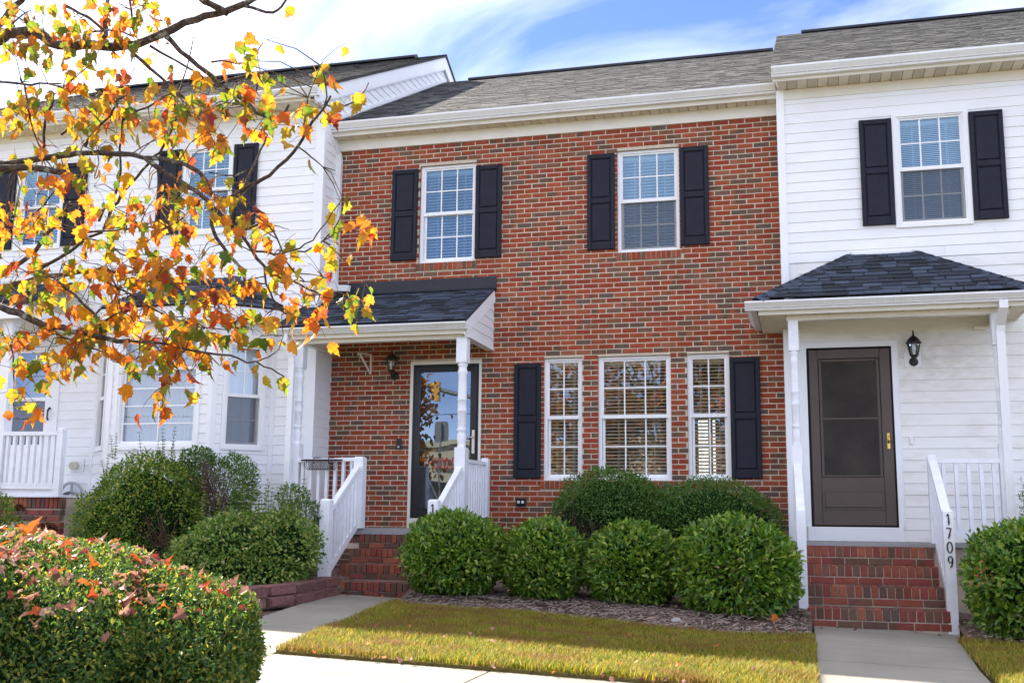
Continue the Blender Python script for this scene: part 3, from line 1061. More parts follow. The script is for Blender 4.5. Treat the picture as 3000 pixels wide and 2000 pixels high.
# storm door
x0, x1, z1 = DOOR[0], DOOR[1], DOOR[3]
tr = MB()
tr.box(x0, x0 + 0.042, -0.012, 0.09, 0.0, z1)
tr.box(x1 - 0.034, x1, -0.012, 0.09, 0.0, z1)
tr.box(x0 + 0.042, x1 - 0.034, -0.011, 0.09, z1 - 0.042, z1)
tr.box(x0 + 0.042, x1 - 0.034, -0.03, 0.09, -0.002, 0.132)
door = tr.build('front_door', MAT['fascia'], house)
a, b, c, d = x0 + 0.042, x1 - 0.034, 0.134, z1 - 0.042
fr = MB()
fr.box(a, a + 0.025, -0.004, 0.07, c, d)
fr.box(b - 0.025, b, -0.004, 0.07, c, d)
fr.box(a + 0.025, b - 0.025, -0.003, 0.07, d - 0.025, d)
fr.bbox(a + 0.03, a + 0.105, -0.018, 0.02, c + 0.01, d - 0.03, 0.006)
fr.bbox(b - 0.115, b - 0.03, -0.018, 0.02, c + 0.01, d - 0.03, 0.006)
fr.bbox(a + 0.105, b - 0.115, -0.017, 0.02, d - 0.105, d - 0.03, 0.006)
fr.bbox(a + 0.105, b - 0.115, -0.017, 0.02, c + 0.01, c + 0.125, 0.006)
fr.build('storm_door_frame', MAT['black_door'], door)
inst('pane', quad_mesh(b - a - 0.22, d - c - 0.23, MAT['door_glass']), door, T(a + 0.105, 0.003, c + 0.125))
dd = MB()
dd.box(a, b, 0.075, 0.11, c - 0.02, d + 0.02)
for px in (a + 0.14, (a + b) / 2 + 0.03):
    for pz, ph in ((c + 0.16, 0.62), (c + 0.9, 0.75), (c + 1.72, 0.22)):
        dd.bbox(px, px + 0.31, 0.066, 0.08, pz, pz + ph, 0.012)
dd.build('door_leaf', MAT['black_door'], door)
hd = MB()
hd.box(b - 0.082, b - 0.045, -0.028, -0.018, 0.98, 1.29)
hd.tube([(b - 0.065, -0.03, 1.19), (b - 0.065, -0.06, 1.19), (b - 0.11, -0.065, 1.195), (b - 0.15, -0.062, 1.175), (b - 0.185, -0.06, 1.185)], [0.012, 0.011, 0.010, 0.009, 0.008], 8)
hd.build('handle', MAT['steel'], door)

# eaves: frieze, soffit, fascia, gutter
MB().box(BX0, BX1 - 0.002, -0.024, 0.004, 5.297, 5.448).build('frieze_board', MAT['fascia'], house)
MB().box(BX0, BX1 - 0.002, -0.034, -0.024, 5.43, 5.449).build('frieze_moulding', MAT['fascia'], house)
soffit(house, BX0, BX1 - 0.004, -0.212, 0.0, 5.45)
MB().box(BX0, BX1 - 0.003, -0.232, -0.212, 5.443, 5.60).build('fascia_board', MAT['fascia'], house)
gutter(house, -6.115, -0.004, -0.233, 5.612)
downspout(house, [(-6.145, -0.30, 5.51), (-6.145, -0.30, 5.43), (-6.10, -0.05, 5.24), (-6.085, -0.045, 5.16), (-6.085, -0.045, 3.36), (-6.06, -0.06, 3.285), (-5.84, -0.10, 3.268)], 0.085, 0.065)

# main roof
SL = math.atan(0.53)
RY, RZ = 4.60, 8.205
Mr = roof_frame((BX0 + 0.012, -0.285, 5.622), (1, 0, 0), (0, math.cos(SL), math.sin(SL)))
LEN = (RY + 0.285) / math.cos(SL)
roof = MB()
w = BX1 - BX0 - 0.018
for s in (0,):
    roof.add([Mr @ Vector(p) for p in ((0, 0, -0.004), (w, 0, -0.004), (w, LEN, -0.004), (0, LEN, -0.004), (0, 0, -0.03), (w, 0, -0.03), (w, LEN, -0.03), (0, LEN, -0.03))], [(0, 1, 2, 3), (7, 6, 5, 4), (0, 4, 5, 1), (1, 5, 6, 2), (3, 2, 6, 7), (0, 3, 7, 4)])
roof.add([(BX0, RY, RZ), (BX1, RY, RZ), (BX1, 9.5, 5.6), (BX0, 9.5, 5.6)], [(3, 2, 1, 0)])
roof = roof.build('roof', MAT['old_shingle'], house)
shingles(roof, Mr, w, LEN - 0.02, MAT['old_shingle'], seed=3, joined=True, ex=0.125)
MB().prism([(RY - 0.16, RZ - 0.05), (RY - 0.155, RZ - 0.01), (RY, RZ + 0.065), (RY + 0.155, RZ - 0.01), (RY + 0.16, RZ - 0.05)], 'x', -5.62, -0.12).build('ridge_vent', MAT['flashing'], roof)

# ---- the shed porch
pr = MB()
pr.box(-6.10, -3.80, -1.15, 0.004, -0.072, 0.0)
porch = pr.build('porch_slab', MAT['slab'], house)
base = MB()
base.box(-6.085, -3.815, -1.105, 0.0, -1.0, -0.074)
base = base.build('porch_foundation', MAT['step_mortar'], house)
r2 = random.Random(5)
low_ = MB()
for k in range(13):
    zz = -0.142 - 0.0677 * k
    if k == 0:
        x = -6.09
        while x < -3.86:
            low_.bbox(x, x + 0.057, -1.118, -1.03, -0.176, -0.0785, 0.003)
            x += 0.0667
    elif k > 1:
        x = -6.09 - 0.1 * (k % 2)
        while x < -5.17:
            low_.bbox(max(x, -6.09), min(x + 0.1937, -5.16), -1.115, -1.03, zz - 0.03, zz + 0.0275, 0.003)
            x += 0.2032
low_.build('bricks', MAT['step_brick'], base, kind='stuff')
steps = MB()
SX0, SX1 = -5.125, -3.93
for i in range(4):
    zt = -0.072 - 0.1735 * i if i else -0.072
    steps.box(SX0 + 0.012, SX1 - 0.012, -1.14 - 0.29 * i + 0.014, -1.10, -1.0, -0.24 - 0.1755 * (i - 1) - 0.012 if i else -0.078)
steps = steps.build('porch_steps', MAT['step_mortar'], house)
for i in range(4):
    yf = -1.15 - 0.29 * i
    top = (-0.074, -0.241, -0.416, -0.60)[i]
    low = (-0.241, -0.416, -0.60, -0.77)[i]
    n = int((SX1 - SX0) / 0.0668)
    p = (SX1 - SX0) / n
    for q in range(n):                                          # rowlock nosing: headers on edge
        inst('brick', box_mesh(round(p - 0.009, 4), 0.30, 0.096, MAT['step_brick'], 0.004), steps, T(SX0 + q * p + 0.0045, yf + r2.uniform(-.003, .003), top - 0.096))
    brick_row(steps, SX0, SX1, yf + 0.004, top - 0.163, 0.1937, 0.0575, 0.09, 0.0095, MAT['step_brick'], r2, 0.07 + 0.1 * (i % 2))
# posts, rails
porch_post(house, -3.848, -1.075, 0.0, 2.335, 0.068, 0.985, 2.03)
porch_post(house, -6.058, -1.06, 0.0, 2.335, 0.064, 1.05, 2.02)
rl = newel(house, -5.135, -2.10, -0.72, 0.335, 0.059, 'stair_railing')
newel(rl, -5.138, -1.16, 0.0, 0.875, 0.062)
rails(rl, (-5.135, -2.04), (-5.138, -1.22), 0.20, 0.745, -0.50, 0.045, 8)
rails(rl, (-5.995, -1.10), (-5.20, -1.14), 0.835, 0.845, 0.115, 0.115, 7)
rr = newel(house, -3.838, -2.06, -0.75, 0.335, 0.059, 'stair_railing')
rails(rr, (-3.838, -2.0), (-3.846, -1.14), 0.215, 0.73, -0.50, 0.045, 8)
newel(rr, -3.835, -0.075, 0.0, 0.915, 0.05)
rails(rr, (-3.845, -1.0), (-3.836, -0.125), 0.83, 0.84, 0.11, 0.11, 9)
numeral(rr, '1', -3.838, -2.1195, 0.225, 0.115)

# porch roof
PS = math.atan(0.52)
PX0, PX1 = -6.345, -3.752
Mp = roof_frame((PX0, -1.285, 2.535), (1, 0, 0), (0, math.cos(PS), math.sin(PS)))
PL = 1.26 / math.cos(PS)
pw = PX1 - PX0
proof = MB()
proof.add([Mp @ Vector(p) for p in ((0, 0, -0.003), (pw, 0, -0.003), (pw, PL, -0.003), (0, PL, -0.003), (0, 0, -0.028), (pw, 0, -0.028), (pw, PL, -0.028), (0, PL, -0.028))], [(0, 1, 2, 3), (7, 6, 5, 4), (0, 4, 5, 1), (1, 5, 6, 2), (3, 2, 6, 7), (0, 3, 7, 4)])
proof = proof.build('porch_roof', MAT['flashing'], house)
NB = (0.545) / 1.26 * PL                                         # the strip left of the wall corner stops at the neighbour
shingles(proof, Mp, pw, PL - 0.03, MAT['new_shingle'], seed=8)
fl = MB()
fl.box(-6.04, -3.735, -0.016, -0.004, 3.16, 3.362)
fl.add([(-6.04, -0.017, 3.205), (-3.735, -0.017, 3.205), (-3.735, -0.13, 3.165), (-6.04, -0.13, 3.165)], [(0, 1, 2, 3)])
fl.build('wall_flashing', MAT['flashing'], proof)
MB().bar((-3.749, -1.30, 2.528), (-3.749, 0.0, 3.204), 0.012, 0.022).build('drip_edge', MAT['flashing'], proof)
gutter(house, -6.372, -3.742, -1.212, 2.508, 0.082, 0.125)
MB().box(-6.20, -3.79, -1.212, -1.19, 2.378, 2.50).build('porch_fascia', MAT['fascia'], house)
soffit(house, -6.16, -3.80, -1.19, -1.115, 2.38, 0.14, perforated=False)
MB().box(-6.10, -3.785, -1.115, -1.0, 2.333, 2.60).build('porch_beam', MAT['fascia'], house)
for sx, nm in ((-6.10, 'porch_beam'), (-3.868, 'porch_beam')):
    MB().box(sx, sx + 0.085, -1.0, -0.002, 2.345, 2.60).build(nm, MAT['trim'], house)
ceil = soffit(house, -6.015, -3.868, -1.0, -0.002, 2.60, 0.11, perforated=False)
# clad gable end of the shed, with its sloping trim board
ge = MB()
ge.add([(-3.775, -1.20, 2.36), (-3.775, -0.003, 2.36), (-3.775, -0.003, 3.15), (-3.775, -1.20, 2.50), (-3.80, -1.20, 2.36), (-3.80, -0.003, 2.36), (-3.80, -0.003, 3.15), (-3.80, -1.20, 2.50)], [(0, 1, 2, 3), (7, 6, 5, 4), (0, 4, 5, 1), (1, 5, 6, 2), (2, 6, 7, 3), (3, 7, 4, 0)])
ge = ge.build('porch_gable', MAT['trim'], house)
for k in range(5):
    zz = 2.362 + 0.1287 * k
    ys = max(-1.15, (zz + 0.02 - 2.50) / 0.52 - 1.13) if k else -1.15
    if -0.01 - ys > 0.08:
        inst('siding_board', board_mesh(-0.006 - ys, 0.1287, 0, 0.1287, MAT['vinyl']), ge, T(-3.7745, ys, zz) @ Matrix.Rotation(math.pi / 2, 4, 'Z'))
MB().bar((-3.762, -1.235, 2.452), (-3.762, -0.012, 3.088), 0.024, 0.155, up=(0, 0, 1)).build('rake_board', MAT['trim'], ge)
MB().bar((-3.775, -1.16, 2.352), (-3.775, -0.005, 2.352), 0.05, 0.022).build('gable_sill', MAT['trim'], ge)
downspout(house, [(-6.185, -1.27, 2.44), (-6.185, -1.27, 2.36), (-6.115, -1.20, 2.14), (-6.110, -1.19, 2.05), (-6.110, -1.19, -0.55)], 0.074, 0.056)

# fixtures on the brick
bell = MB().bbox(-5.107, -5.038, -0.03, -0.003, 1.045, 1.185, 0.006).build('doorbell', MAT['black_door'], house)
MB().tube([(-5.072, -0.031, 1.075), (-5.072, -0.034, 1.075)], 0.016, 12).build('button', MAT['grey_plastic'], bell)
ob = MB()
ob.bbox(-3.425, -3.305, -0.035, -0.002, 0.305, 0.395, 0.008)
ob = ob.build('outlet', MAT['dark'], house)
MB().box(-3.437, -3.293, -0.012, -0.002, 0.293, 0.404).build('outlet_plate', MAT['room'], ob)
for ox in (-3.392, -3.338):
    MB().tube([(ox, -0.034, 0.35), (ox, -0.041, 0.35)], 0.019, 14).build('socket', MAT['trim'], ob)
    MB().box(ox - 0.008, ox - 0.005, -0.0425, -0.0405, 0.345, 0.358).box(ox + 0.005, ox + 0.008, -0.0425, -0.0405, 0.345, 0.358).build('socket_slot', MAT['dark'], ob, kind='stuff')
# ------------------------------------------------------------------ the white townhouse on the right
house = empty('white_townhouse', (3.0, 4.0, -0.9), 'white vinyl townhouse with a hip-roofed porch over a brown screen door', 'townhouse', 'row of townhouses')
RY_ = -0.3
RX1 = 6.1
WIN = (1.362, 2.232, 3.638, 5.086)
DR = (0.20, 1.30, -0.083, 2.264)
h2 = [(WIN[0] + 0.02, WIN[1] - 0.02, WIN[2] + 0.02, WIN[3] - 0.02), (DR[0] + 0.03, DR[1] - 0.03, -0.2, DR[3] - 0.03)]
Mw = T(0, RY_, 0)
wall = holed(MB(), 0.004, RX1, -1.1, 5.52, h2, RY_ + 0.003)
wall.box(0.004, RX1, RY_ + 0.2, RY_ + 0.22, -1.1, -1.0)
wall = wall.build('siding_wall', MAT['vinyl'], house)
siding(wall, Mw, 0.09, RX1, 3.2675, 5.38, 0.128, h2)
siding(wall, Mw, 0.20, RX1, -0.083, 3.262, 0.1338, h2, MAT['porch_vinyl'])
MB().prism([(RY_ + 0.004, -1.1), (9.0, -1.1), (9.0, 5.7), (4.6, 8.36), (-0.28, 5.66), (RY_ + 0.004, 5.5)], 'x', -0.002, 0.003).build('party_wall', MAT['vinyl'], house)
cb = MB()
cb.box(0.0, 0.092, RY_ - 0.026, RY_ + 0.001, 3.0, 5.505)
cb.box(0.0, 0.205, RY_ - 0.026, RY_ + 0.001, -0.9, 2.44)
cb.build('corner_board', MAT['trim'], house)
MB().box(0.092, RX1, RY_ - 0.022, RY_ + 0.001, 5.375, 5.505).build('frieze_board', MAT['fascia'], house)
window(house, T(WIN[0], RY_, WIN[2]), WIN[1] - WIN[0], WIN[3] - WIN[2], 3, 2, 2, rec=-0.012, casing=0.052, frame=0.022, bl=(0.0235, 0.025, 0.5, MAT['slat']), split=0.5, screen=True)
shutter(house, 0.978, 1.356, 3.682, 5.018, RY_ - 0.018)
shutter(house, 2.240, 2.618, 3.680, 5.018, RY_ - 0.018)

# screen door
tr = MB()
yb = RY_
tr.box(DR[0], DR[0] + 0.062, yb - 0.03, yb + 0.08, 0.08, DR[3])
tr.box(DR[1] - 0.062, DR[1], yb - 0.03, yb + 0.08, 0.08, DR[3])
tr.box(DR[0] + 0.062, DR[1] - 0.062, yb - 0.029, yb + 0.08, DR[3] - 0.06, DR[3])
tr.box(DR[0] + 0.02, DR[1] - 0.015, yb - 0.05, yb + 0.08, -0.083, 0.079)
tr.box(DR[0] - 0.012, DR[0] - 0.001, yb - 0.022, yb, 0.08, DR[3] + 0.012)
tr.box(DR[1] + 0.001, DR[1] + 0.012, yb - 0.022, yb, 0.08, DR[3] + 0.012)
door = tr.build('front_door', MAT['trim'], house)
a, b, c, d = 0.266, 1.238, 0.086, 2.203
fr = MB()
fr.box(a, a + 0.022, yb - 0.016, yb + 0.06, c, d)
fr.box(b - 0.022, b, yb - 0.016, yb + 0.06, c, d)
fr.box(a + 0.022, b - 0.022, yb - 0.015, yb + 0.06, d - 0.022, d)
fr.build('door_jamb', MAT['dark'], door)
fr = MB()
a, b, c, d = 0.290, 1.216, 0.098, 2.178
gx0, gx1, gz0, gz1 = 0.392, 1.098, 0.652, 2.068
fr.bbox(a, gx0, yb - 0.024, yb + 0.02, c, d, 0.006)
fr.bbox(gx1, b, yb - 0.024, yb + 0.02, c, d, 0.006)
fr.bbox(gx0, gx1, yb - 0.0235, yb + 0.02, gz1, d, 0.004)
fr.bbox(gx0, gx1, yb - 0.0235, yb + 0.02, c, gz0, 0.004)
fr.build('storm_door', MAT['brown_door'], door)
pn = MB().bbox(0.397, 1.09, yb - 0.031, yb - 0.0236, 0.276, 0.512, 0.003)
pn.bbox(0.42, 1.067, yb - 0.043, yb - 0.031, 0.299, 0.489, 0.011)
pn.build('kick_panel', MAT['brown_door'], door)
st = MB()
st.bbox(gx0 + 0.002, gx0 + 0.04, yb - 0.016, yb + 0.01, gz0, gz1, 0.01)
st.bbox(gx1 - 0.04, gx1 - 0.002, yb - 0.016, yb + 0.01, gz0, gz1, 0.01)
st.bbox(gx0 + 0.04, gx1 - 0.04, yb - 0.0155, yb + 0.01, gz1 - 0.04, gz1 - 0.002, 0.01)
st.bbox(gx0 + 0.04, gx1 - 0.04, yb - 0.0155, yb + 0.01, gz0 + 0.002, gz0 + 0.03, 0.008)
st.bbox(gx0 + 0.04, gx1 - 0.04, yb - 0.010, yb + 0.01, 1.335, 1.362, 0.006)
st.build('window_stop', MAT['brown_door'], door)
inst('pane', quad_mesh(gx1 - gx0 - 0.08, 0.69, MAT['lamp_glass']), door, T(gx0 + 0.04, yb - 0.001, 1.362))
inst('pane', quad_mesh(gx1 - gx0 - 0.08, 0.66, MAT['lamp_glass']), door, T(gx0 + 0.04, yb - 0.001, 0.68))
MB().box(gx0 + 0.03, gx1 - 0.03, yb - 0.006, yb - 0.004, gz0, gz1).build('screen', MAT['screen'], door)
hd = MB()
hd.bbox(1.147, 1.180, yb - 0.034, yb - 0.024, 0.985, 1.172, 0.004)
hd.tube([(1.163, yb - 0.04, 1.055), (1.166, yb - 0.062, 1.075), (1.168, yb - 0.066, 1.10), (1.166, yb - 0.05, 1.135)], [0.013, 0.017, 0.014, 0.008], 8)
hd.build('handle', MAT['brass'], door)
MB().bbox(1.398, 1.432, yb - 0.034, yb - 0.014, 1.035, 1.125, 0.006).build('doorbell', MAT['trim'], house)

# eaves and main roof
soffit(house, 0.012, RX1, -0.625, RY_, 5.507)
MB().box(-0.03, RX1, -0.645, -0.625, 5.50, 5.62).build('fascia_board', MAT['fascia'], house)
gutter(house, -0.042, RX1, -0.646, 5.655)
Mr = roof_frame((-0.052, -0.70, 5.662), (1, 0, 0), (0, math.cos(SL), math.sin(SL)))
LEN = (4.60 + 0.70) / math.cos(SL)
w = RX1 + 0.05
rf = MB()
rf.add([Mr @ Vector(p) for p in ((0, 0, -0.004), (w, 0, -0.004), (w, LEN, -0.004), (0, LEN, -0.004), (0, 0, -0.05), (w, 0, -0.05), (w, LEN, -0.05), (0, LEN, -0.05))], [(0, 1, 2, 3), (7, 6, 5, 4), (0, 4, 5, 1), (1, 5, 6, 2), (3, 2, 6, 7), (0, 3, 7, 4)])
rzz = 5.662 + 5.3 * 0.53
rf.add([(-0.05, 4.6, rzz), (RX1, 4.6, rzz), (RX1, 9.9, 5.66), (-0.05, 9.9, 5.66)], [(3, 2, 1, 0)])
rf.add([(0, 9.2, -1), (RX1, 9.2, -1), (RX1, 9.2, 5.9), (0, 9.2, 5.9), (RX1, RY_ + 0.01, -1), (RX1, RY_ + 0.01, 5.5), (RX1, 4.6, rzz)], [(0, 1, 2, 3), (1, 4, 5, 6, 2)])
roof = rf.build('roof', MAT['old_shingle'], house)
shingles(roof, Mr, w, LEN - 0.02, MAT['old_shingle'], seed=13, joined=True, ex=0.125)
MB().prism([(4.44, rzz - 0.05), (4.445, rzz - 0.01), (4.6, rzz + 0.065), (4.755, rzz - 0.01), (4.76, rzz - 0.05)], 'x', 0.36, RX1).build('ridge_vent', MAT['flashing'], roof)

# ---- hip-roofed porch
HX0, HX1, HYF, HZ0 = -0.285, 2.655, -1.375, 2.618
TX0, TX1, HZ1 = 0.82, 1.548, 3.335
hip = MB()
hip.add([(HX0, HYF, HZ0), (HX1, HYF, HZ0), (TX1, RY_ - 0.02, HZ1), (TX0, RY_ - 0.02, HZ1), (HX0, RY_ - 0.02, HZ0), (HX1, RY_ - 0.02, HZ0), (HX0, 0.0, HZ0), (TX0, 0.0, HZ1)],
        [(0, 1, 2, 3), (0, 3, 4), (1, 5, 2)])
hip.add([(HX0, RY_ - 0.02, HZ0), (0.0, RY_ - 0.02, HZ0 + 0.185), (0.0, -0.004, HZ0 + 0.185), (HX0, -0.004, HZ0)], [(0, 1, 2, 3)])
hip = hip.build('porch_roof', MAT['flashing'], house)
vl = Vector((0, RY_ - 0.02 - HYF, HZ1 - HZ0))
VL = vl.length
Mf = roof_frame((HX0, HYF, HZ0 + 0.003), (1, 0, 0), vl)
shingles(hip, Mf, HX1 - HX0, VL - 0.02, MAT['new_shingle'], left=lambda v: (TX0 - HX0) * v / VL + 0.05, right=lambda v: (HX1 - HX0) - (HX1 - TX1) * v / VL - 0.05, seed=21)
vl2 = Vector((TX0 - HX0, 0, HZ1 - HZ0))
ML = roof_frame((HX0, -0.004, HZ0 + 0.003), (0, -1, 0), vl2)
W2 = -0.004 - HYF
shingles(hip, ML, W2, vl2.length, MAT['new_shingle'], left=lambda v: 0.0 if v < 0.3 else 0.32, right=lambda v: W2 - (W2 - 0.316) * v / vl2.length - 0.05, seed=22)
vl3 = Vector((TX1 - HX1, 0, HZ1 - HZ0))
MR = roof_frame((HX1, HYF, HZ0 + 0.003), (0, 1, 0), vl3)
W3 = RY_ - 0.02 - HYF
shingles(hip, MR, W3, vl3.length, MAT['new_shingle'], left=lambda v: W3 * v / vl3.length + 0.05, right=lambda v: W3, seed=23)
for p, q, s in (((HX0, HYF, HZ0), (TX0, RY_ - 0.02, HZ1), 1), ((HX1, HYF, HZ0), (TX1, RY_ - 0.02, HZ1), -1)):     # hip caps, lapped
    p, q = Vector(p), Vector(q)
    n = 12
    dvec = (q - p) / n
    ax = dvec.normalized()
    f1 = Vector((1, 0, 0)) if s > 0 else Vector((-1, 0, 0))
    nf = vl.cross(Vector((-1, 0, 0))).normalized()
    e1 = (f1 - ax * f1.dot(ax)).normalized() * 0.135              # lies in the front slope
    e2 = Vector((0, 1, 0))
    e2 = (e2 - ax * e2.dot(ax)).normalized() * 0.135              # lies in the side slope
    upv = Vector((0, 0, 1))
    for i in range(n):
        a0, a1 = p + dvec * i + upv * 0.034, p + dvec * (i + 1.12) + upv * 0.022
        cap = MB()
        top = [a0 + e1 - upv * 0.012, a0, a0 + e2 - upv * 0.012, a1 + e1 * 0.95 - upv * 0.012, a1, a1 + e2 * 0.95 - upv * 0.012]
        cap.add(top + [t - upv * 0.008 for t in top], [(0, 1, 4, 3), (1, 2, 5, 4), (6, 9, 10, 7), (7, 10, 11, 8), (0, 6, 7, 1), (1, 7, 8, 2), (0, 3, 9, 6), (2, 8, 11, 5)])
        cap.build('hip_cap', MAT['new_shingle'], hip)
MB().box(TX0 - 0.03, TX1 + 0.03, RY_ - 0.06, RY_ - 0.0165, HZ1 - 0.015, HZ1 + 0.012).build('wall_flashing', MAT['gutter'], hip)
gutter(house, -0.395, 2.77, -1.308, 2.592, 0.10, 0.125)
sg = MB()                                                        # gutter returning along the left side
sg.prism([(-0.268, 2.592), (-0.268, 2.492), (-0.335, 2.492), (-0.35, 2.525), (-0.392, 2.565), (-0.393, 2.592)], 'y', -1.30, -0.006)
sg.build('gutter', MAT['gutter'], house)
fb = MB()
fb.box(-0.25, 2.62, -1.307, -1.287, 2.448, 2.575)
fb.box(-0.25, -0.23, -1.287, -0.004, 2.4485, 2.57)
fb.box(2.60, 2.62, -1.287, RY_ - 0.03, 2.4485, 2.57)
fb.build('porch_fascia', MAT['fascia'], house)
soffit(house, 0.06, 2.42, -1.285, -1.155, 2.452, 0.1525, perforated=False)
ls = MB()
for i in range(24):
    y0 = -1.27 + i * 0.0525
    ls.prism([(y0, 2.462), (y0 + 0.008, 2.452), (y0 + 0.04, 2.452), (y0 + 0.05, 2.462)], 'x', -0.228, 0.052)
ls.build('side_soffit', MAT['soffit'], house)
ls = MB()
for i in range(18):
    y0 = -1.27 + i * 0.0525
    ls.prism([(y0, 2.462), (y0 + 0.008, 2.452), (y0 + 0.04, 2.452), (y0 + 0.05, 2.462)], 'x', 2.43, 2.60)
ls.build('side_soffit', MAT['soffit'], house)
bm = MB()
bm.box(0.055, 2.42, -1.155, -1.05, 2.402, 2.64)
bm.box(0.055, 0.145, -1.05, RY_ - 0.03, 2.4025, 2.64)
bm.box(2.325, 2.42, -1.05, RY_ - 0.03, 2.4025, 2.64)
bm.build('porch_beam', MAT['fascia'], house)
soffit(house, 0.145, 2.325, -1.05, RY_ - 0.02, 2.62, 0.11, perforated=False)
MB().box(2.16, 2.30, RY_ - 0.06, RY_ - 0.016, 2.36, 2.40).box(2.30, 2.50, RY_ - 0.05, RY_ - 0.016, 2.385, 2.42).build('beam_pocket', MAT['fascia'], house)
porch_post(house, 0.128, -1.10, -0.085, 2.402, 0.056, 0.98, 2.055)
porch_post(house, 2.285, -1.10, -0.085, 2.402, 0.056, 0.98, 2.055)
downspout(house, [(2.325, -1.37, 2.50), (2.325, -1.37, 2.43), (2.312, -1.20, 2.27), (2.306, -1.185, 2.19), (2.306, -1.185, -0.75)], 0.088, 0.062)
for zz in (2.1, 1.0):
    MB().box(2.25, 2.36, -1.155, -1.150, zz, zz + 0.03).build('strap', MAT['gutter'], house)
slab = MB().box(0.05, 2.36, -1.29, RY_ + 0.006, -0.124, -0.085).build('porch_slab', MAT['slab'], house)
base = MB().box(0.06, 2.345, -1.235, RY_, -1.1, -0.126).build('porch_foundation', MAT['step_mortar'], house)
steps = MB()
r3 = random.Random(9)
tops, fronts, SXA, SXB = (-0.126, -0.318, -0.515, -0.720), (-1.30, -1.59, -1.88, -2.17), 0.195, 1.50
for i in range(4):
    steps.box(SXA + 0.012, SXB + 0.012 * i - 0.012, fronts[i] + 0.014, -1.2, -1.1, tops[i] - 0.012)
steps = steps.build('porch_steps', MAT['step_mortar'], house)
for i in range(4):
    xb = SXB + 0.015 * i
    n = int(round((xb - SXA) / 0.0775))
    p = (xb - SXA) / n
    for q in range(n):
        inst('brick', box_mesh(round(p - 0.0105, 4), 0.30, 0.112, MAT['step_brick'], 0.005), steps, T(SXA + q * p + 0.005, fronts[i] + r3.uniform(-.003, .003), tops[i] - 0.112))
    brick_row(steps, SXA, xb, fronts[i] + 0.004, tops[i] - 0.192, 0.232, 0.067, 0.09, 0.0105, MAT['step_brick'], r3, 0.08 + 0.12 * (i % 2))
rl = newel(house, 0.157, -2.10, -1.0, 0.262, 0.046, 'stair_railing')
rails(rl, (0.157, -2.05), (0.13, -1.16), 0.20, 0.745, -0.66, -0.07, 7, 0.036, tw=0.085)
rr = newel(house, 1.566, -2.115, -1.0, 0.262, 0.049, 'stair_railing')
newel(rr, 1.542, -1.19, -0.085, 0.858, 0.049)
rails(rr, (1.566, -2.06), (1.542, -1.24), 0.20, 0.78, -0.66, -0.05, 8, 0.036, tw=0.085)
rails(rr, (1.592, -1.15), (2.23, -1.12), 0.795, 0.795, 0.03, 0.03, 5, 0.042)
for ch, zz in zip('1709', (0.165, 0.032, -0.105, -0.245)):
    numeral(rr, ch, 1.566, -2.1645, zz, 0.110)
# ------------------------------------------------------------------ the white townhouse on the left
house = empty('white_townhouse', (-9.0, 4.0, -0.6), 'white vinyl townhouse with a bay window, half hidden by the autumn maple', 'townhouse', 'row of townhouses')
LY, LX1, LX0 = -0.5, -6.12, -13.5
LAP = 0.1287
W1 = (-8.286, -7.494, 4.055, 5.365)
W2 = (-11.09, -10.27, 3.985, 5.30)
LD = (-11.10, -10.085, 0.40, 2.60)
BAYX0, BAYX1 = -9.47, -6.705
hl = [(W1[0] + 0.02, W1[1] - 0.02, W1[2] + 0.02, W1[3] - 0.02), (W2[0] + 0.02, W2[1] - 0.02, W2[2] + 0.02, W2[3] - 0.02), (LD[0] + 0.03, LD[1] - 0.03, LD[2], LD[3] - 0.03), (BAYX0 + 0.05, BAYX1 - 0.05, 0.55, 2.78)]
wall = holed(MB(), LX0, LX1, -1.0, 5.8, hl, LY + 0.003)
wall.add([(LX1 + 0.001, LY, -1.0), (LX1 + 0.001, 9.2, -1.0), (LX1 + 0.001, 9.2, 5.8), (LX1 + 0.001, LY, 5.8)], [(0, 1, 2, 3)])
wall = wall.build('siding_wall', MAT['vinyl'], house)
siding(wall, T(0, LY, 0), LX0, LX1 - 0.11, 0.175, 5.70, LAP, hl)
# return wall facing right, and the gable above the brick house's roof
Mret = T(LX1 + 0.004, LY, 0) @ Matrix.Rotation(math.pi / 2, 4, 'Z')
siding(wall, Mret, 0.06, 0.502, -0.35, 5.70, LAP)
cb = MB()
cb.box(LX1 - 0.112, LX1 + 0.024, LY - 0.026, LY + 0.001, -0.5, 5.76)
cb.box(LX1 + 0.004, LX1 + 0.024, LY + 0.001, LY + 0.062, -0.5, 5.76)
cb.build('corner_board', MAT['trim'], house)
EY, EZ, LS = -0.965, 5.918, 0.513
LRY = 4.41
LRZ = EZ + (LRY - EY) * LS
ga = MB()
ga.add([(LX1 + 0.002, LY, 5.70), (LX1 + 0.002, 9.3, 5.70), (LX1 + 0.002, LRY, LRZ - 0.08)], [(0, 1, 2)])
ga = ga.build('gable_wall', MAT['vinyl'], house)
k = 0
z = 5.70
while z < LRZ - 0.15:
    y0 = (z + 0.10 - EZ) / LS + EY + 0.12
    y1 = min((z - 5.70) / 0.53 + 0.10 + 0.25, LRY + (LRZ - z) / LS - 0.25)
    y0 = max(y0, LY + 0.07)
    if y1 - y0 > 0.12:
        inst('siding_board', board_mesh(round(y1 - y0, 3), LAP, 0, LAP, MAT['vinyl']), ga, T(LX1 + 0.005, y0, z) @ Matrix.Rotation(math.pi / 2, 4, 'Z'))
    z += LAP
rk = math.atan(LS)
off = Vector((0, math.sin(rk), -math.cos(rk))) * 0.125
p, q = Vector((LX1 + 0.045, EY - 0.02, EZ - 0.005)), Vector((LX1 + 0.045, LRY, LRZ - 0.015))
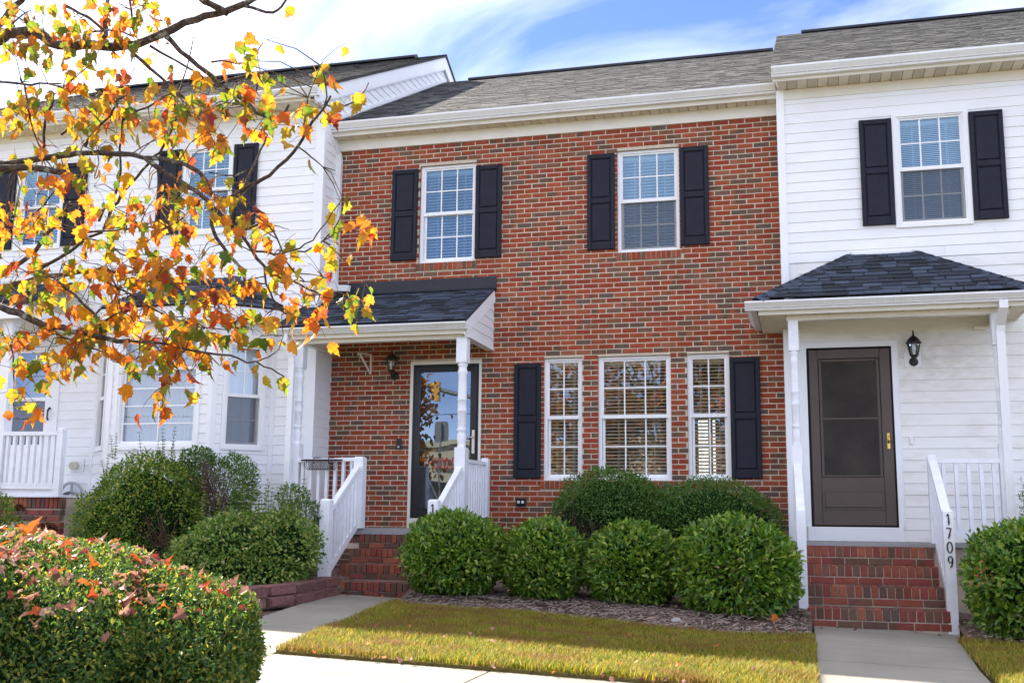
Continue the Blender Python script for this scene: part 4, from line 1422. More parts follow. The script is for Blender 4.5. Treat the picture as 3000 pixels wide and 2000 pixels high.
MB().bar(p + off, q + off, 0.035, 0.225).build('rake_board', MAT['trim'], house)
q2 = Vector((LX1 + 0.045, 9.6, EZ - 0.4))
off2 = Vector((0, -math.sin(rk), -math.cos(rk))) * 0.125
MB().bar(q + off2 + Vector((0, 0.05, -0.01)), Vector((LX1 + 0.0455, LRY + 3.5, LRZ - 0.015 - 3.5 * LS)) + off2, 0.034, 0.225).build('rake_board', MAT['trim'], house)
MB().bar(p + off * 1.95 + Vector((-0.01, 0.5, 0.5 * LS)), q + off * 1.95 + Vector((-0.01, 0, 0)), 0.03, 0.03).build('rake_moulding', MAT['trim'], house)
MB().bar((LX1 + 0.021, -0.32, 5.655), (LX1 + 0.021, 4.6, 8.262), 0.018, 0.05).build('step_flashing', MAT['trim'], house)
er = MB()                                                        # boxed eave return at the corner
er.prism([(EY + 0.10, 5.765), (LY + 0.35, 5.765), (LY + 0.35, 6.30), (EY + 0.10, 5.93)], 'x', LX1 - 0.05, LX1 + 0.022)
er.build('eave_return', MAT['trim'], house)
soffit(house, LX0, LX1 - 0.05, -0.845, LY, 5.765)
MB().box(LX0, LX1 + 0.06, -0.865, -0.845, 5.758, 5.90).build('fascia_board', MAT['fascia'], house)
MB().box(LX0, LX1 - 0.112, LY - 0.024, LY + 0.001, 5.685, 5.764).build('frieze_board', MAT['fascia'], house)
gutter(house, LX0, LX1 + 0.10, -0.866, 5.91)
Mr = roof_frame((LX0, EY + 0.03, EZ + 0.008), (1, 0, 0), (0, math.cos(rk), math.sin(rk)))
LEN = (LRY - EY) / math.cos(rk)
w = LX1 + 0.085 - LX0
rf = MB()
rf.add([Mr @ Vector(p) for p in ((0, 0, -0.004), (w, 0, -0.004), (w, LEN, -0.004), (0, LEN, -0.004), (0, 0, -0.035), (w, 0, -0.035), (w, LEN, -0.035), (0, LEN, -0.035))], [(0, 1, 2, 3), (7, 6, 5, 4), (0, 4, 5, 1), (1, 5, 6, 2), (3, 2, 6, 7), (0, 3, 7, 4)])
rf.add([(LX0, LRY, LRZ + 0.01), (LX1 + 0.085, LRY, LRZ + 0.01), (LX1 + 0.085, 9.8, LRZ - 5.39 * LS), (LX0, 9.8, LRZ - 5.39 * LS), (LX0, LRY, LRZ - 0.03), (LX1 + 0.085, LRY, LRZ - 0.03), (LX1 + 0.085, 9.8, LRZ - 5.43 * LS), (LX0, 9.8, LRZ - 5.43 * LS)], [(3, 2, 1, 0), (4, 5, 6, 7), (1, 2, 6, 5)])
rf.add([(LX0, 9.2, -1), (LX1, 9.2, -1), (LX1, 9.2, 5.9), (LX0, 9.2, 5.9), (LX0, LY, -1), (LX0, LY, 5.8), (LX0, LRY, LRZ)], [(0, 1, 2, 3), (0, 4, 5, 6, 3)])
roof = rf.build('roof', MAT['old_shingle'], house)
shingles(roof, Mr, w, LEN - 0.02, MAT['old_shingle'], seed=33, joined=True, ex=0.125)
MB().prism([(LRY - 0.16, LRZ - 0.04), (LRY - 0.155, LRZ), (LRY, LRZ + 0.075), (LRY + 0.155, LRZ), (LRY + 0.16, LRZ - 0.04)], 'x', LX0, -6.62).build('ridge_vent', MAT['flashing'], roof)
for (x0, x1, z0, z1) in (W1, W2):
    window(house, T(x0, LY, z0), x1 - x0, z1 - z0, 3, 2, 2, rec=-0.012, casing=0.045, frame=0.022, bl=(0.0425, 0.05, 0.6, MAT['slat']), split=0.5)
    shutter(house, x0 - 0.40, x0 - 0.03, z0 + 0.03, z1 - 0.03, LY - 0.018)
    shutter(house, x1 + 0.02, x1 + 0.385, z0 + 0.03, z1 - 0.03, LY - 0.018)

# ---- bay window
P0, P1, P2, P3 = (-9.47, LY), (-8.885, -1.05), (-7.315, -1.05), (-6.705, LY)
bay = house
BZ0, BZ1 = -0.05, 2.70


def face_matrix(p, q):
    a = math.atan2(q[1] - p[1], q[0] - p[0])
    return T(p[0], p[1], 0) @ Matrix.Rotation(a, 4, 'Z'), math.hypot(q[0] - p[0], q[1] - p[1])


for (p, q, wx0, wx1, wz0, wz1, kind) in ((P0, P1, 0.12, 0.70, 0.99, 2.47, 'side'), (P1, P2, 0.10, 1.40, 0.985, 2.58, 'front'), (P2, P3, 0.13, 0.70, 0.995, 2.45, 'side')):
    Mf, L = face_matrix(p, q)
    hh = [(wx0 + 0.02, wx1 - 0.02, wz0 + 0.02, wz1 - 0.02)]
    sh = MB()
    holed(sh, 0, L, BZ0, BZ1 + 0.05, hh, 0.003)
    sh = sh.build('bay_wall', MAT['vinyl'], bay, Mf)
    siding(sh, Mf, 0.05, L - 0.05, 0.0425, BZ1, LAP, hh)
    MB().box(-0.01, 0.055, -0.024, 0.004, BZ0, BZ1).build('corner_board', MAT['trim'], bay, Mf)
    MB().box(L - 0.055, L + 0.01, -0.0245, 0.004, BZ0, BZ1).build('corner_board', MAT['trim'], bay, Mf)
    if kind == 'side':
        window(bay, Mf @ T(wx0, 0, wz0), wx1 - wx0, wz1 - wz0, 2, 2, 2, rec=-0.012, casing=0.05, frame=0.022, split=0.49, room='room', pane_mat=MAT['clear_glass'], screen=True)
        cu = MB()
        cu.box(wx0 + 0.06, wx1 - 0.06, 0.16, 0.17, wz0 + 0.05, wz1 - 0.05)
        cu.build('curtain', MAT['curtain'] if p == P2 else MAT['room'], bay, Mf)
    else:
        win = window(bay, Mf @ T(wx0, 0, wz0), wx1 - wx0, wz1 - wz0, 2, 1, 4, rec=-0.012, casing=0.055, frame=0.03, split=0.70, room='room', pane_mat=MAT['clear_glass'])
        n = 30
        wv = wx1 - wx0 - 0.2
        pts = [(wx0 + 0.1 + wv * i / (n * 4), 0.15 + 0.022 * math.sin(i * math.pi / 2 + 0.3 * math.sin(i))) for i in range(n * 4 + 1)]
        cv = [(x, y, z) for z in (wz0 + 0.06, wz1 - 0.06) for x, y in pts]
        m = len(pts)
        MB().add(cv, [(i, i + 1, m + i + 1, m + i) for i in range(m - 1)], 0, True).build('curtain', MAT['curtain'], bay, Mf)
fl = MB()
fl.prism([P0, P1, P2, P3], 'z', BZ0 - 0.04, BZ0)
fl.prism([(P0[0] - 0.12, LY), (P1[0] - 0.07, P1[1] - 0.12), (P2[0] + 0.07, P2[1] - 0.12), (P3[0] + 0.14, LY)], 'z', BZ1 - 0.012, BZ1 + 0.012)
fl.build('bay_soffit', MAT['soffit'], bay)
fa = MB()
E0, E1, E2, E3 = (P0[0] - 0.17, LY), (P1[0] - 0.09, P1[1] - 0.15), (P2[0] + 0.09, P2[1] - 0.15), (P3[0] + 0.19, LY)
for p, q in ((E0, E1), (E1, E2), (E2, E3)):
    fa.bar((p[0], p[1], BZ1 + 0.09), (q[0], q[1], BZ1 + 0.09), 0.03, 0.20)
fa.build('bay_fascia', MAT['trim'], bay)
T0, T1_ = (-8.35, LY - 0.015, 3.41), (-7.36, LY - 0.015, 3.41)
br = MB()
zr = BZ1 + 0.195
A0, A1, A2, A3 = [(p[0], p[1], zr) for p in ((E0[0] - 0.03, LY - 0.015), (E1[0] - 0.02, E1[1] - 0.04), (E2[0] + 0.02, E2[1] - 0.04), (E3[0] + 0.03, LY - 0.015))]
br.add([A0, A1, A2, A3, T0, T1_], [(0, 1, 4), (1, 2, 5, 4), (2, 3, 5)])
br = br.build('bay_roof', MAT['flashing'], bay)
vv = Vector((0, T0[1] - A1[1], T0[2] - A1[2]))
Mf = roof_frame((A1[0], A1[1], zr + 0.003), (1, 0, 0), vv)
Lw = A2[0] - A1[0]
shingles(br, Mf, Lw, vv.length - 0.02, MAT['new_shingle'], left=lambda v: (T0[0] - A1[0]) * v / vv.length, right=lambda v: Lw - (A2[0] - T1_[0]) * v / vv.length, seed=41)
ue = (Vector(A3) - Vector(A2))
un_ = ue.normalized()
tv = Vector(T1_) - Vector(A2)
up_ = tv - un_ * tv.dot(un_)
Ms = roof_frame(Vector(A2) + Vector((0, 0, 0.003)), un_, up_)
hh_ = up_.length
ux = tv.dot(un_)
shingles(br, Ms, ue.length, hh_ - 0.02, MAT['new_shingle'], left=lambda v: ux * v / hh_, right=lambda v: ue.length - (ue.length - ux) * v / hh_, seed=42)
MB().bar(Vector(A2) + Vector((0, 0, .015)), Vector(T1_) + Vector((0, 0, .015)), 0.16, 0.02).build('hip_cap', MAT['new_shingle'], br)
MB().bar((A0[0] + 0.1, LY - 0.022, zr + 0.02), (T0[0], LY - 0.022, 3.43), 0.02, 0.08).bar((T0[0], LY - 0.022, 3.43), (T1_[0], LY - 0.022, 3.43), 0.02, 0.06).bar((T1_[0], LY - 0.022, 3.43), (A3[0], LY - 0.022, zr + 0.02), 0.02, 0.08).build('roof_trim', MAT['trim'], bay)

# ---- entry: storm door, stoop, railing
tr = MB()
tr.box(LD[0], LD[0] + 0.07, LY - 0.03, LY + 0.06, LD[2], LD[3])
tr.box(LD[1] - 0.07, LD[1], LY - 0.03, LY + 0.06, LD[2], LD[3])
tr.box(LD[0] + 0.07, LD[1] - 0.07, LY - 0.029, LY + 0.06, LD[3] - 0.07, LD[3])
door = tr.build('front_door', MAT['trim'], house)
a, b = LD[0] + 0.075, LD[1] - 0.075
gl, gr = -10.935, -10.305
f = MB()
f.box(a, gl, LY - 0.022, LY + 0.02, 0.43, 2.52)
f.box(gr, b, LY - 0.022, LY + 0.02, 0.43, 2.52)
f.box(gl, gr, LY - 0.021, LY + 0.02, 2.44, 2.52)
f.box(gl, gr, LY - 0.021, LY + 0.02, 1.735, 1.79)
f.box(gl, gr, LY - 0.021, LY + 0.02, 0.43, 1.11)
f.build('storm_door', MAT['trim'], door)
inst('pane', quad_mesh(gr - gl, 0.65, MAT['door_glass']), door, T(gl, LY, 1.79))
inst('pane', quad_mesh(gr - gl, 0.625, MAT['lamp_glass']), door, T(gl, LY, 1.11))
MB().box(a, b, LY + 0.04, LY + 0.06, 0.43, 2.5).build('door_leaf', MAT['black_door'], door)
MB().tube([(-10.215, LY - 0.03, 1.63), (-10.22, LY - 0.06, 1.60), (-10.225, LY - 0.06, 1.5), (-10.235, LY - 0.03, 1.46)], [0.02, 0.014, 0.012, 0.012], 8).build('handle', MAT['black_metal'], door)
MB().box(-11.6, -9.27, -1.40, LY - 0.02, 0.352, 0.385).box(-11.6, -9.3, -1.375, -1.33, 0.352, 0.46).build('porch_slab', MAT['paint'], house)
base = MB().box(-11.59, -9.285, -1.34, LY, -0.10, 0.35).box(-9.6, -9.285, -1.34, LY, -1.0, -0.10).box(-11.6, -11.2, -1.34, LY, -1.0, -0.10).build('porch_foundation', MAT['step_mortar'], house)
r4 = random.Random(3)
x = -10.4
while x < -9.31:
    inst('brick', box_mesh(0.0575, 0.09, 0.14, MAT['step_brick'], 0.004), base, T(x, -1.362 + r4.uniform(-.002, .002), 0.205))
    x += 0.0675
for kk in range(2):
    brick_row(base, -10.4, -9.272, -1.358, 0.118 - 0.078 * kk, 0.1937, 0.066, 0.09, 0.0105, MAT['step_brick'], r4, 0.1 * (kk % 2))
for kk in range(3):
    brick_row(base, -9.62, -9.272, -1.358, -0.04 - 0.078 * kk, 0.1937, 0.066, 0.09, 0.0105, MAT['step_brick'], r4, 0.1 * (kk % 2))
fnd = MB().box(-9.28, -6.13, LY - 0.012, LY, -1.0, 0.170).build('foundation', MAT['step_mortar'], house)
for kk in range(8):
    brick_row(fnd, -10.0, -9.0, LY - 0.030, 0.10 - 0.0745 * kk, 0.1937, 0.065, 0.06, 0.0105, MAT['step_brick'], r4, 0.1 * (kk % 2))
MB().box(-10.34, -10.19, -1.45, -1.30, 0.385, 2.9).build('porch_post', MAT['paint'], house)
rl = newel(house, -9.325, -1.38, 0.354, 1.262, 0.045, 'porch_railing')
rails(rl, (-10.19, -1.40), (-9.37, -1.385), 1.195, 1.19, 0.50, 0.495, 8, 0.052, 0.05, 0.09)
er = MB()                                                        # entry roof, mostly behind the leaves
er.add([(-11.9, -1.62, 2.95), (-9.85, -1.62, 2.95), (-9.85, LY - 0.02, 3.45), (-11.9, LY - 0.02, 3.45), (-11.9, -1.62, 2.92), (-9.85, -1.62, 2.92), (-9.85, LY - 0.02, 3.42), (-11.9, LY - 0.02, 3.42)], [(0, 1, 2, 3), (7, 6, 5, 4), (0, 4, 5, 1), (1, 5, 6, 2)])
er = er.build('porch_roof', MAT['flashing'], house)
ev = Vector((0, 1.10, 0.5))
shingles(er, roof_frame((-11.9, -1.62, 2.953), (1, 0, 0), ev), 2.05, ev.length - 0.02, MAT['new_shingle'], seed=44)
MB().box(-11.88, -9.87, -1.60, -1.56, 2.74, 2.91).box(-9.91, -9.87, -1.56, LY - 0.03, 2.74, 2.91).build('porch_fascia', MAT['trim'], house)
vn = MB().bbox(-9.795, -9.585, LY - 0.035, LY - 0.012, 0.725, 0.90, 0.01).build('dryer_vent', MAT['vinyl'], house)
MB().tube([(-9.70, LY - 0.034, 0.815), (-9.70, LY - 0.12, 0.80)], [0.05, 0.06], 14).build('vent_hood', MAT['beige_plastic'], vn)
# ------------------------------------------------------------------ ground, walks, beds, street
def sheet(name, poly, dz, mat, kind='structure'):
    """Flat polygon laid DZ above the sloping ground."""
    o = MB().add([(x, y, gz(x) + dz) for x, y in poly], [tuple(range(len(poly)))]).build(name, mat)
    o['kind'] = kind
    return o


gx = [-400, -60, -14, 14, 60, 400]
g = MB()
for a, b in zip(gx, gx[1:]):
    g.add([(a, -400, gz(a) - 0.3), (b, -400, gz(b) - 0.3), (b, 400, gz(b) - 0.3), (a, 400, gz(a) - 0.3)], [(0, 1, 2, 3)])
ground = g.build('ground', MAT['far_ground'])
ground['kind'] = 'structure'


def slabs(name, pieces, mat, thick=0.09):
    """A pavement: a bed with one object per poured slab, joints left open."""
    first = None
    for q in pieces:
        cx, cy = sum(p[0] for p in q) / len(q), sum(p[1] for p in q) / len(q)
        pts = []
        for x, y in q:
            d = Vector((cx - x, cy - y))
            d = d.normalized() * 0.010
            pts.append((x + d.x, y + d.y))
        n = len(pts)
        v = [(x, y, gz(x)) for x, y in pts] + [(x, y, gz(x) - thick) for x, y in pts]
        mb = MB().add(v, [tuple(range(n))] + [(k, n + k, n + (k + 1) % n, (k + 1) % n) for k in range(n)])
        if first is None:
            bed = MB()
            for q2 in pieces:
                bed.add([(x, y, gz(x) - 0.024) for x, y in q2], [tuple(range(len(q2)))])
            first = bed.build(name, MAT['mulch'])
            first['kind'] = 'structure'
        mb.build('slab', mat, first)
    return first


LWL = [(-5.02, -2.03), (-4.88, -2.9), (-4.70, -3.75), (-4.52, -4.6), (-4.36, -5.5), (-4.22, -6.96)]
LWR = [(-3.98, -2.03), (-4.05, -2.55), (-3.86, -3.75), (-3.72, -4.5), (-3.56, -5.5), (-3.26, -6.96)]
walk = slabs('walkway', [[LWL[0], LWL[1], LWL[2], LWR[2], LWR[1], LWR[0]], [LWL[2], LWL[3], LWL[4], LWR[4], LWR[3], LWR[2]], [LWL[4], LWL[5], LWR[5], LWR[4]]], MAT['concrete'])
walk2 = slabs('walkway', [[(0.24, -2.05), (0.255, -3.5), (1.50, -3.5), (1.60, -2.05)], [(0.255, -3.5), (0.26, -5.05), (1.41, -5.05), (1.50, -3.5)], [(0.26, -5.05), (0.275, -6.96), (1.36, -6.96), (1.41, -5.05)]], MAT['concrete'])
sw = []
x = -14.04
while x < 12:
    sw.append([(x, -6.97), (x, -8.55), (x + 1.5, -8.55), (x + 1.5, -6.97)])
    x += 1.5
slabs('sidewalk', [[(px + 0.30, py) for px, py in q] for q in sw], MAT['concrete'])
road = sheet('street', [(-90, -12.0), (-90, -27.0), (90, -27.0), (90, -12.0)], -0.17, MAT['asphalt'])
kb = MB()
for a, b in zip(range(-60, 60, 3), range(-57, 63, 3)):
    for y0, y1 in ((-12.0, -11.82), (-27.18, -27.0)):
        v = [(a + 0.006, y0, gz(a) - 0.3), (b - 0.006, y0, gz(b) - 0.3), (b - 0.006, y1, gz(b) - 0.3), (a + 0.006, y1, gz(a) - 0.3)]
        v += [(q[0], q[1], q[2] + 0.29) for q in v]
        kb.add(v, [(4, 5, 6, 7), (0, 1, 5, 4), (1, 2, 6, 5), (2, 3, 7, 6), (3, 0, 4, 7)])
kb = kb.build('kerb', MAT['concrete'])
kb['kind'] = 'structure'
sheet('far_sidewalk', [(-90, -28.6), (-90, -30.4), (90, -30.4), (90, -28.6)], -0.03, MAT['concrete'])
sheet('parking_lot', [(-90, -36.0), (-90, -54.0), (90, -54.0), (90, -36.0)], -0.03, MAT['concrete'])

for y0, y1 in ((-28.6, -27.0), (-36.0, -30.4), (-120.0, -54.0)):
    sheet('verge', [(-90, y1), (-90, y0), (90, y0), (90, y1)], -0.05, MAT['far_ground'])

sheet('soil', [(-13.5, 0.0), (-13.5, -6.97), (7.0, -6.97), (7.0, 0.0)], -0.04, MAT['mulch'])

# mulch beds, mounded towards the house
def bed(name, x0, x1, y0f, y1, rise, seed):
    nx, ny = int((x1 - x0) / 0.06), 44
    v, f = [], []
    rr_ = np.random.default_rng(seed)
    for i in range(nx + 1):
        x = x0 + (x1 - x0) * i / nx
        yf = y0f(x)
        for j in range(ny + 1):
            t = j / ny
            y = yf + (y1 - yf) * t
            e = min(1.0, t * 5)
            z = gz(x) - 0.02 + e * (0.05 + rr_.uniform(-0.012, 0.012)) + rise * (1 - (1 - t) ** 2) + 0.02 * math.sin(x * 3.1 + y * 2.3) * e
            v.append((x, y, z))
    for i in range(nx):
        for j in range(ny):
            a = i * (ny + 1) + j
            f.append((a, a + ny + 1, a + ny + 2, a + 1))
    o = link(bpy.data.objects.new(name, np_mesh(name, np.array(v), np.array(f), MAT['mulch'], True)))
    o['kind'] = 'structure'
    return o


def lerp_pts(pts):
    xs_, ys_ = [p[0] for p in pts], [p[1] for p in pts]
    return lambda x: float(np.interp(x, xs_, ys_))


BEDF = lerp_pts([(-4.1, -2.5), (-3.9, -3.0), (-3.6, -3.25), (-3.0, -3.3), (-2.3, -3.35), (-1.6, -3.55), (-0.9, -3.85), (-0.3, -3.85), (0.05, -3.75), (0.24, -3.6)])
bed('mulch_bed', -4.12, 0.23, BEDF, -0.01, 0.16, 1)
bed('mulch_bed', 1.60, 7.0, lerp_pts([(1.6, -2.9), (2.0, -3.25), (3.0, -3.5), (7.0, -3.5)]), -0.31, 0.12, 2)
bed('mulch_bed', -13.0, -4.93, lerp_pts([(-13, -5.0), (-6.5, -5.2), (-5.6, -4.7), (-5.1, -3.3), (-4.93, -2.2)]), -0.52, 0.22, 3)

# lawn: soil, then blades
def in_poly(P, poly):
    x, y = P[:, 0], P[:, 1]
    c = np.zeros(len(P), bool)
    n = len(poly)
    for i in range(n):
        x0, y0 = poly[i]
        x1, y1 = poly[(i + 1) % n]
        with np.errstate(divide='ignore', invalid='ignore'):
            k = ((y0 > y) != (y1 > y)) & (x < (x1 - x0) * (y - y0) / (y1 - y0 + 1e-12) + x0)
        c ^= k
    return c


LAWN = [(-4.0, -2.75)] + [(x + 0.035, y) for x, y in LWR[2:5]] + [(-3.24, -6.962), (0.262, -6.962), (0.245, -3.6), (0.05, -3.72), (-0.3, -3.82), (-0.9, -3.82), (-1.6, -3.52), (-2.3, -3.32), (-3.0, -3.27), (-3.6, -3.22), (-3.88, -2.98)]
LAWN2 = [(1.52, -2.95), (1.43, -5.05), (1.40, -6.93), (7.0, -6.93), (7.0, -3.5), (3.0, -3.5), (2.0, -3.25)]
LAWN3 = [(-4.42, -5.2), (-4.28, -6.93), (-13, -6.93), (-13, -5.0), (-6.5, -5.2), (-5.6, -4.75)]
STRIP = [(-9.0, -8.6), (-9.0, -11.7), (7.0, -11.7), (7.0, -8.6)]
gzv = lambda x: -0.89 - 0.031 * np.clip(x, -14, 14)


def lawn(poly, dens, seed, hmean=0.052, dz=0.022):
    n_ = len(poly)
    o = MB().add([(x, y, gz(x) + dz) for x, y in poly] + [(x, y, gz(x) - 0.06) for x, y in poly], [tuple(range(n_))] + [(k, n_ + k, n_ + (k + 1) % n_, (k + 1) % n_) for k in range(n_)]).build('lawn', MAT['turf'])
    o['kind'] = 'structure'
    r = np.random.default_rng(seed)
    a = np.array(poly)
    lo, hi = a.min(0), a.max(0)
    n = int((hi - lo).prod() * dens)
    P = lo + (hi - lo) * r.random((n, 2))
    P = P + r.normal(0, 0.012, P.shape)
    bare = np.sin(P[:, 0] * 5.3 + 2.0 * np.sin(P[:, 1] * 3.1)) + np.sin(P[:, 1] * 6.7 + P[:, 0] * 1.9) + np.sin(P[:, 0] * 13.1 - P[:, 1] * 9.7) * 0.6
    P0 = P - r.normal(0, 0.014, P.shape)
    P = P[in_poly(P0, poly) & ((bare > -1.15) | (r.random(n) < 0.45))]
    n = len(P)
    patch = 0.5 + 0.5 * np.sin(P[:, 0] * 2.1 + 1.3 * np.sin(P[:, 1] * 1.7)) * np.sin(P[:, 1] * 2.7 + P[:, 0])
    h = hmean * (0.55 + 0.7 * r.random(n)) * (0.8 + 0.4 * patch)
    ang = r.random(n) * 2 * np.pi
    lean = h * (0.25 + 0.75 * r.random(n))
    w = 0.0022 + 0.0018 * r.random(n)
    base = np.column_stack([P, gzv(P[:, 0]) + dz - 0.004])
    d = np.column_stack([np.cos(ang), np.sin(ang), np.zeros(n)])
    s = np.column_stack([-np.sin(ang), np.cos(ang), np.zeros(n)]) * w[:, None]
    mid = base + d * lean[:, None] * 0.3 + np.array([0, 0, 1]) * (h * 0.6)[:, None]
    tip = base + d * lean[:, None] + np.array([0, 0, 1]) * h[:, None]
    V = np.stack([base - s, base + s, mid + s * 0.7, mid - s * 0.7, tip], 1).reshape(-1, 3)
    k = np.arange(n)[:, None] * 5
    F = np.concatenate([k + np.array([[0, 1, 2]]), k + np.array([[0, 2, 3]]), k + np.array([[3, 2, 4]])])
    gr = link(bpy.data.objects.new('grass', np_mesh('grass', V, F, MAT['grass'])))
    gr['kind'] = 'stuff'
    return o


lawn(LAWN, 11000, 1)
lawn(LAWN2, 6500, 2)
lawn(LAWN3, 1500, 3)
lawn(STRIP, 900, 4, 0.05, -0.02)

# chips, needles and twigs on the mulch
def litter(n, seed, fx, mat, size, name):
    r = random.Random(seed)
    V, F = [], []
    for i in range(n):
        x, y, z = fx(r)
        a, L, w = r.uniform(0, math.pi), size * r.uniform(0.4, 1.6), size * r.uniform(0.06, 0.3)
        t = r.uniform(-0.35, 0.35)
        c, s = math.cos(a), math.sin(a)
        b = len(V)
        for u, v_ in ((-1, -1), (1, -1), (1, 1), (-1, 1)):
            V.append((x + c * u * L / 2 - s * v_ * w / 2, y + s * u * L / 2 + c * v_ * w / 2, z + t * u * L / 2 + 0.006 + 0.2 * w * v_))
        F.append((b, b + 1, b + 2, b + 3))
    o = link(bpy.data.objects.new(name, np_mesh(name, np.array(V), np.array(F), mat)))
    o['kind'] = 'stuff'


def bed_point(r):
    x = r.uniform(-4.05, 0.2)
    yf = BEDF(x)
    t = r.random() ** 1.6 * 0.7
    y = yf + (-0.1 - yf) * t
    return x, y, gz(x) - 0.02 + min(1, t * 5) * 0.05 + 0.16 * (1 - (1 - t) ** 2) + 0.012


litter(7000, 1, bed_point, MAT['chip'], 0.06, 'mulch_litter')
litter(1100, 2, lambda r: (lambda x, t: (x, -3.4 + 1.6 * t, gz(x) + 0.03 + 0.12 * (1 - (1 - t) ** 2) * 0.9))(r.uniform(1.6, 4.0), r.random()), MAT['chip'], 0.05, 'mulch_litter')
litter(1500, 3, lambda r: (lambda x, y: (x, y, gz(x) + 0.11))(r.uniform(-8, -5.0), r.uniform(-4.2, -2.3)), MAT['chip'], 0.05, 'mulch_litter')

# block edging of the left bed
kw = empty('block_wall', (-4.85, -3.3, -0.74), 'low edging wall of two courses of rough red blocks beside the left walk', 'garden wall')
path = [(-5.55, -4.72), (-5.08, -4.52), (-4.90, -4.02), (-4.86, -3.55), (-4.90, -3.05), (-4.97, -2.6), (-5.03, -2.16)]
r5 = random.Random(4)
for kk in range(2):
    for i in range(len(path) - 1):
        p, q = Vector((*path[i], 0)), Vector((*path[i + 1], 0))
        d = (q - p)
        L = d.length
        d.normalize()
        c = (p + q) / 2 + d * (0.05 if kk else -0.02)
        a = math.atan2(d.y, d.x)
        L *= 0.93 - 0.05 * r5.random()
        mb = MB()
        h, w, b = 0.104, 0.20, 0.014
        top, bot = h - 0.002, 0.0
        v = []
        for z, ins in ((0, 0.006), (b, 0), (h - b, 0), (h - 0.002, b)):
            for sx, sy in ((-1, -1), (1, -1), (1, 1), (-1, 1)):
                v.append((sx * (L / 2 - ins) + r5.uniform(-.005, .005), sy * (w / 2 - ins) + r5.uniform(-.014, .014), z + r5.uniform(-.002, .002)))
        f = [(0, 3, 2, 1), (12, 13, 14, 15)] + [(4 * t + k2, 4 * t + (k2 + 1) % 4, 4 * t + 4 + (k2 + 1) % 4, 4 * t + 4 + k2) for t in range(3) for k2 in range(4)]
        mb.add(v, f)
        mb.build('block', MAT['block'], kw, T(c.x - 0.03 * kk, c.y, gz(c.x) - 0.012 + 0.106 * kk) @ Matrix.Rotation(a + r5.uniform(-.04, .04), 4, 'Z'))


def stone(name, x, y, z, rx, ry, rz, mat, label, seed):
    r = random.Random(seed)
    bm = bmesh.new()
    bmesh.ops.create_icosphere(bm, subdivisions=3, radius=1.0)
    for v in bm.verts:
        k = 1 + 0.10 * math.sin(v.co.x * 3 + seed) * math.cos(v.co.y * 4) + r.uniform(-.015, .015)
        v.co = Vector((v.co.x * rx * k, v.co.y * ry * k, v.co.z * rz * k))
    me = bpy.data.meshes.new(name)
    bm.to_mesh(me)
    bm.free()
    me.materials.append(mat)
    me.polygons.foreach_set('use_smooth', [True] * len(me.polygons))
    o = link(bpy.data.objects.new(name, me), None, T(x, y, z))
    return tag(o, label, 'stone')


stone('stone', -0.99, -3.33, gz(-1) + 0.055, 0.058, 0.05, 0.036, MAT['stone'], 'pale rounded stone at the edge of the mulch bed', 1)
stone('stone', -1.22, -3.22, gz(-1.2) + 0.05, 0.075, 0.06, 0.028, MAT['stone_tan'], 'flat tan stone left of the pale stone in the mulch', 2)
stone('stone', -0.82, -3.30, gz(-.8) + 0.05, 0.05, 0.045, 0.025, MAT['stone_tan'], 'small brown stone right of the pale stone in the mulch', 3)
# ------------------------------------------------------------------ shrubs
def leaf_arrays(P, D, N, L, W, fold=0.25, bend=0.12):
    """Folded leaves: base points P, tip directions D, upper normals N, lengths L, widths W. Returns vertices, quads."""
    n = len(P)
    D = D / np.linalg.norm(D, axis=1, keepdims=True)
    S = np.cross(D, N)
    S /= np.linalg.norm(S, axis=1, keepdims=True) + 1e-9
    U = np.cross(S, D)
    L_, W_ = L[:, None], W[:, None]
    a = P
    l1 = P + D * L_ * 0.33 + S * W_ * 0.5 + U * W_ * fold
    l2 = P + D * L_ * 0.72 + S * W_ * 0.36 + U * (W_ * fold * 0.7 - L_ * bend * 0.5)
    t = P + D * L_ - U * L_ * bend
    r2 = P + D * L_ * 0.72 - S * W_ * 0.36 + U * (W_ * fold * 0.7 - L_ * bend * 0.5)
    r1 = P + D * L_ * 0.33 - S * W_ * 0.5 + U * W_ * fold
    V = np.stack([a, l1, l2, t, r2, r1], 1).reshape(-1, 3)
    k = np.arange(n)[:, None] * 6
    F = np.concatenate([k + np.array([[0, 1, 2, 3]]), k + np.array([[0, 3, 4, 5]])])
    return V, F


def rand_dirs(n, r):
    v = r.normal(size=(n, 3))
    return v / np.linalg.norm(v, axis=1, keepdims=True)


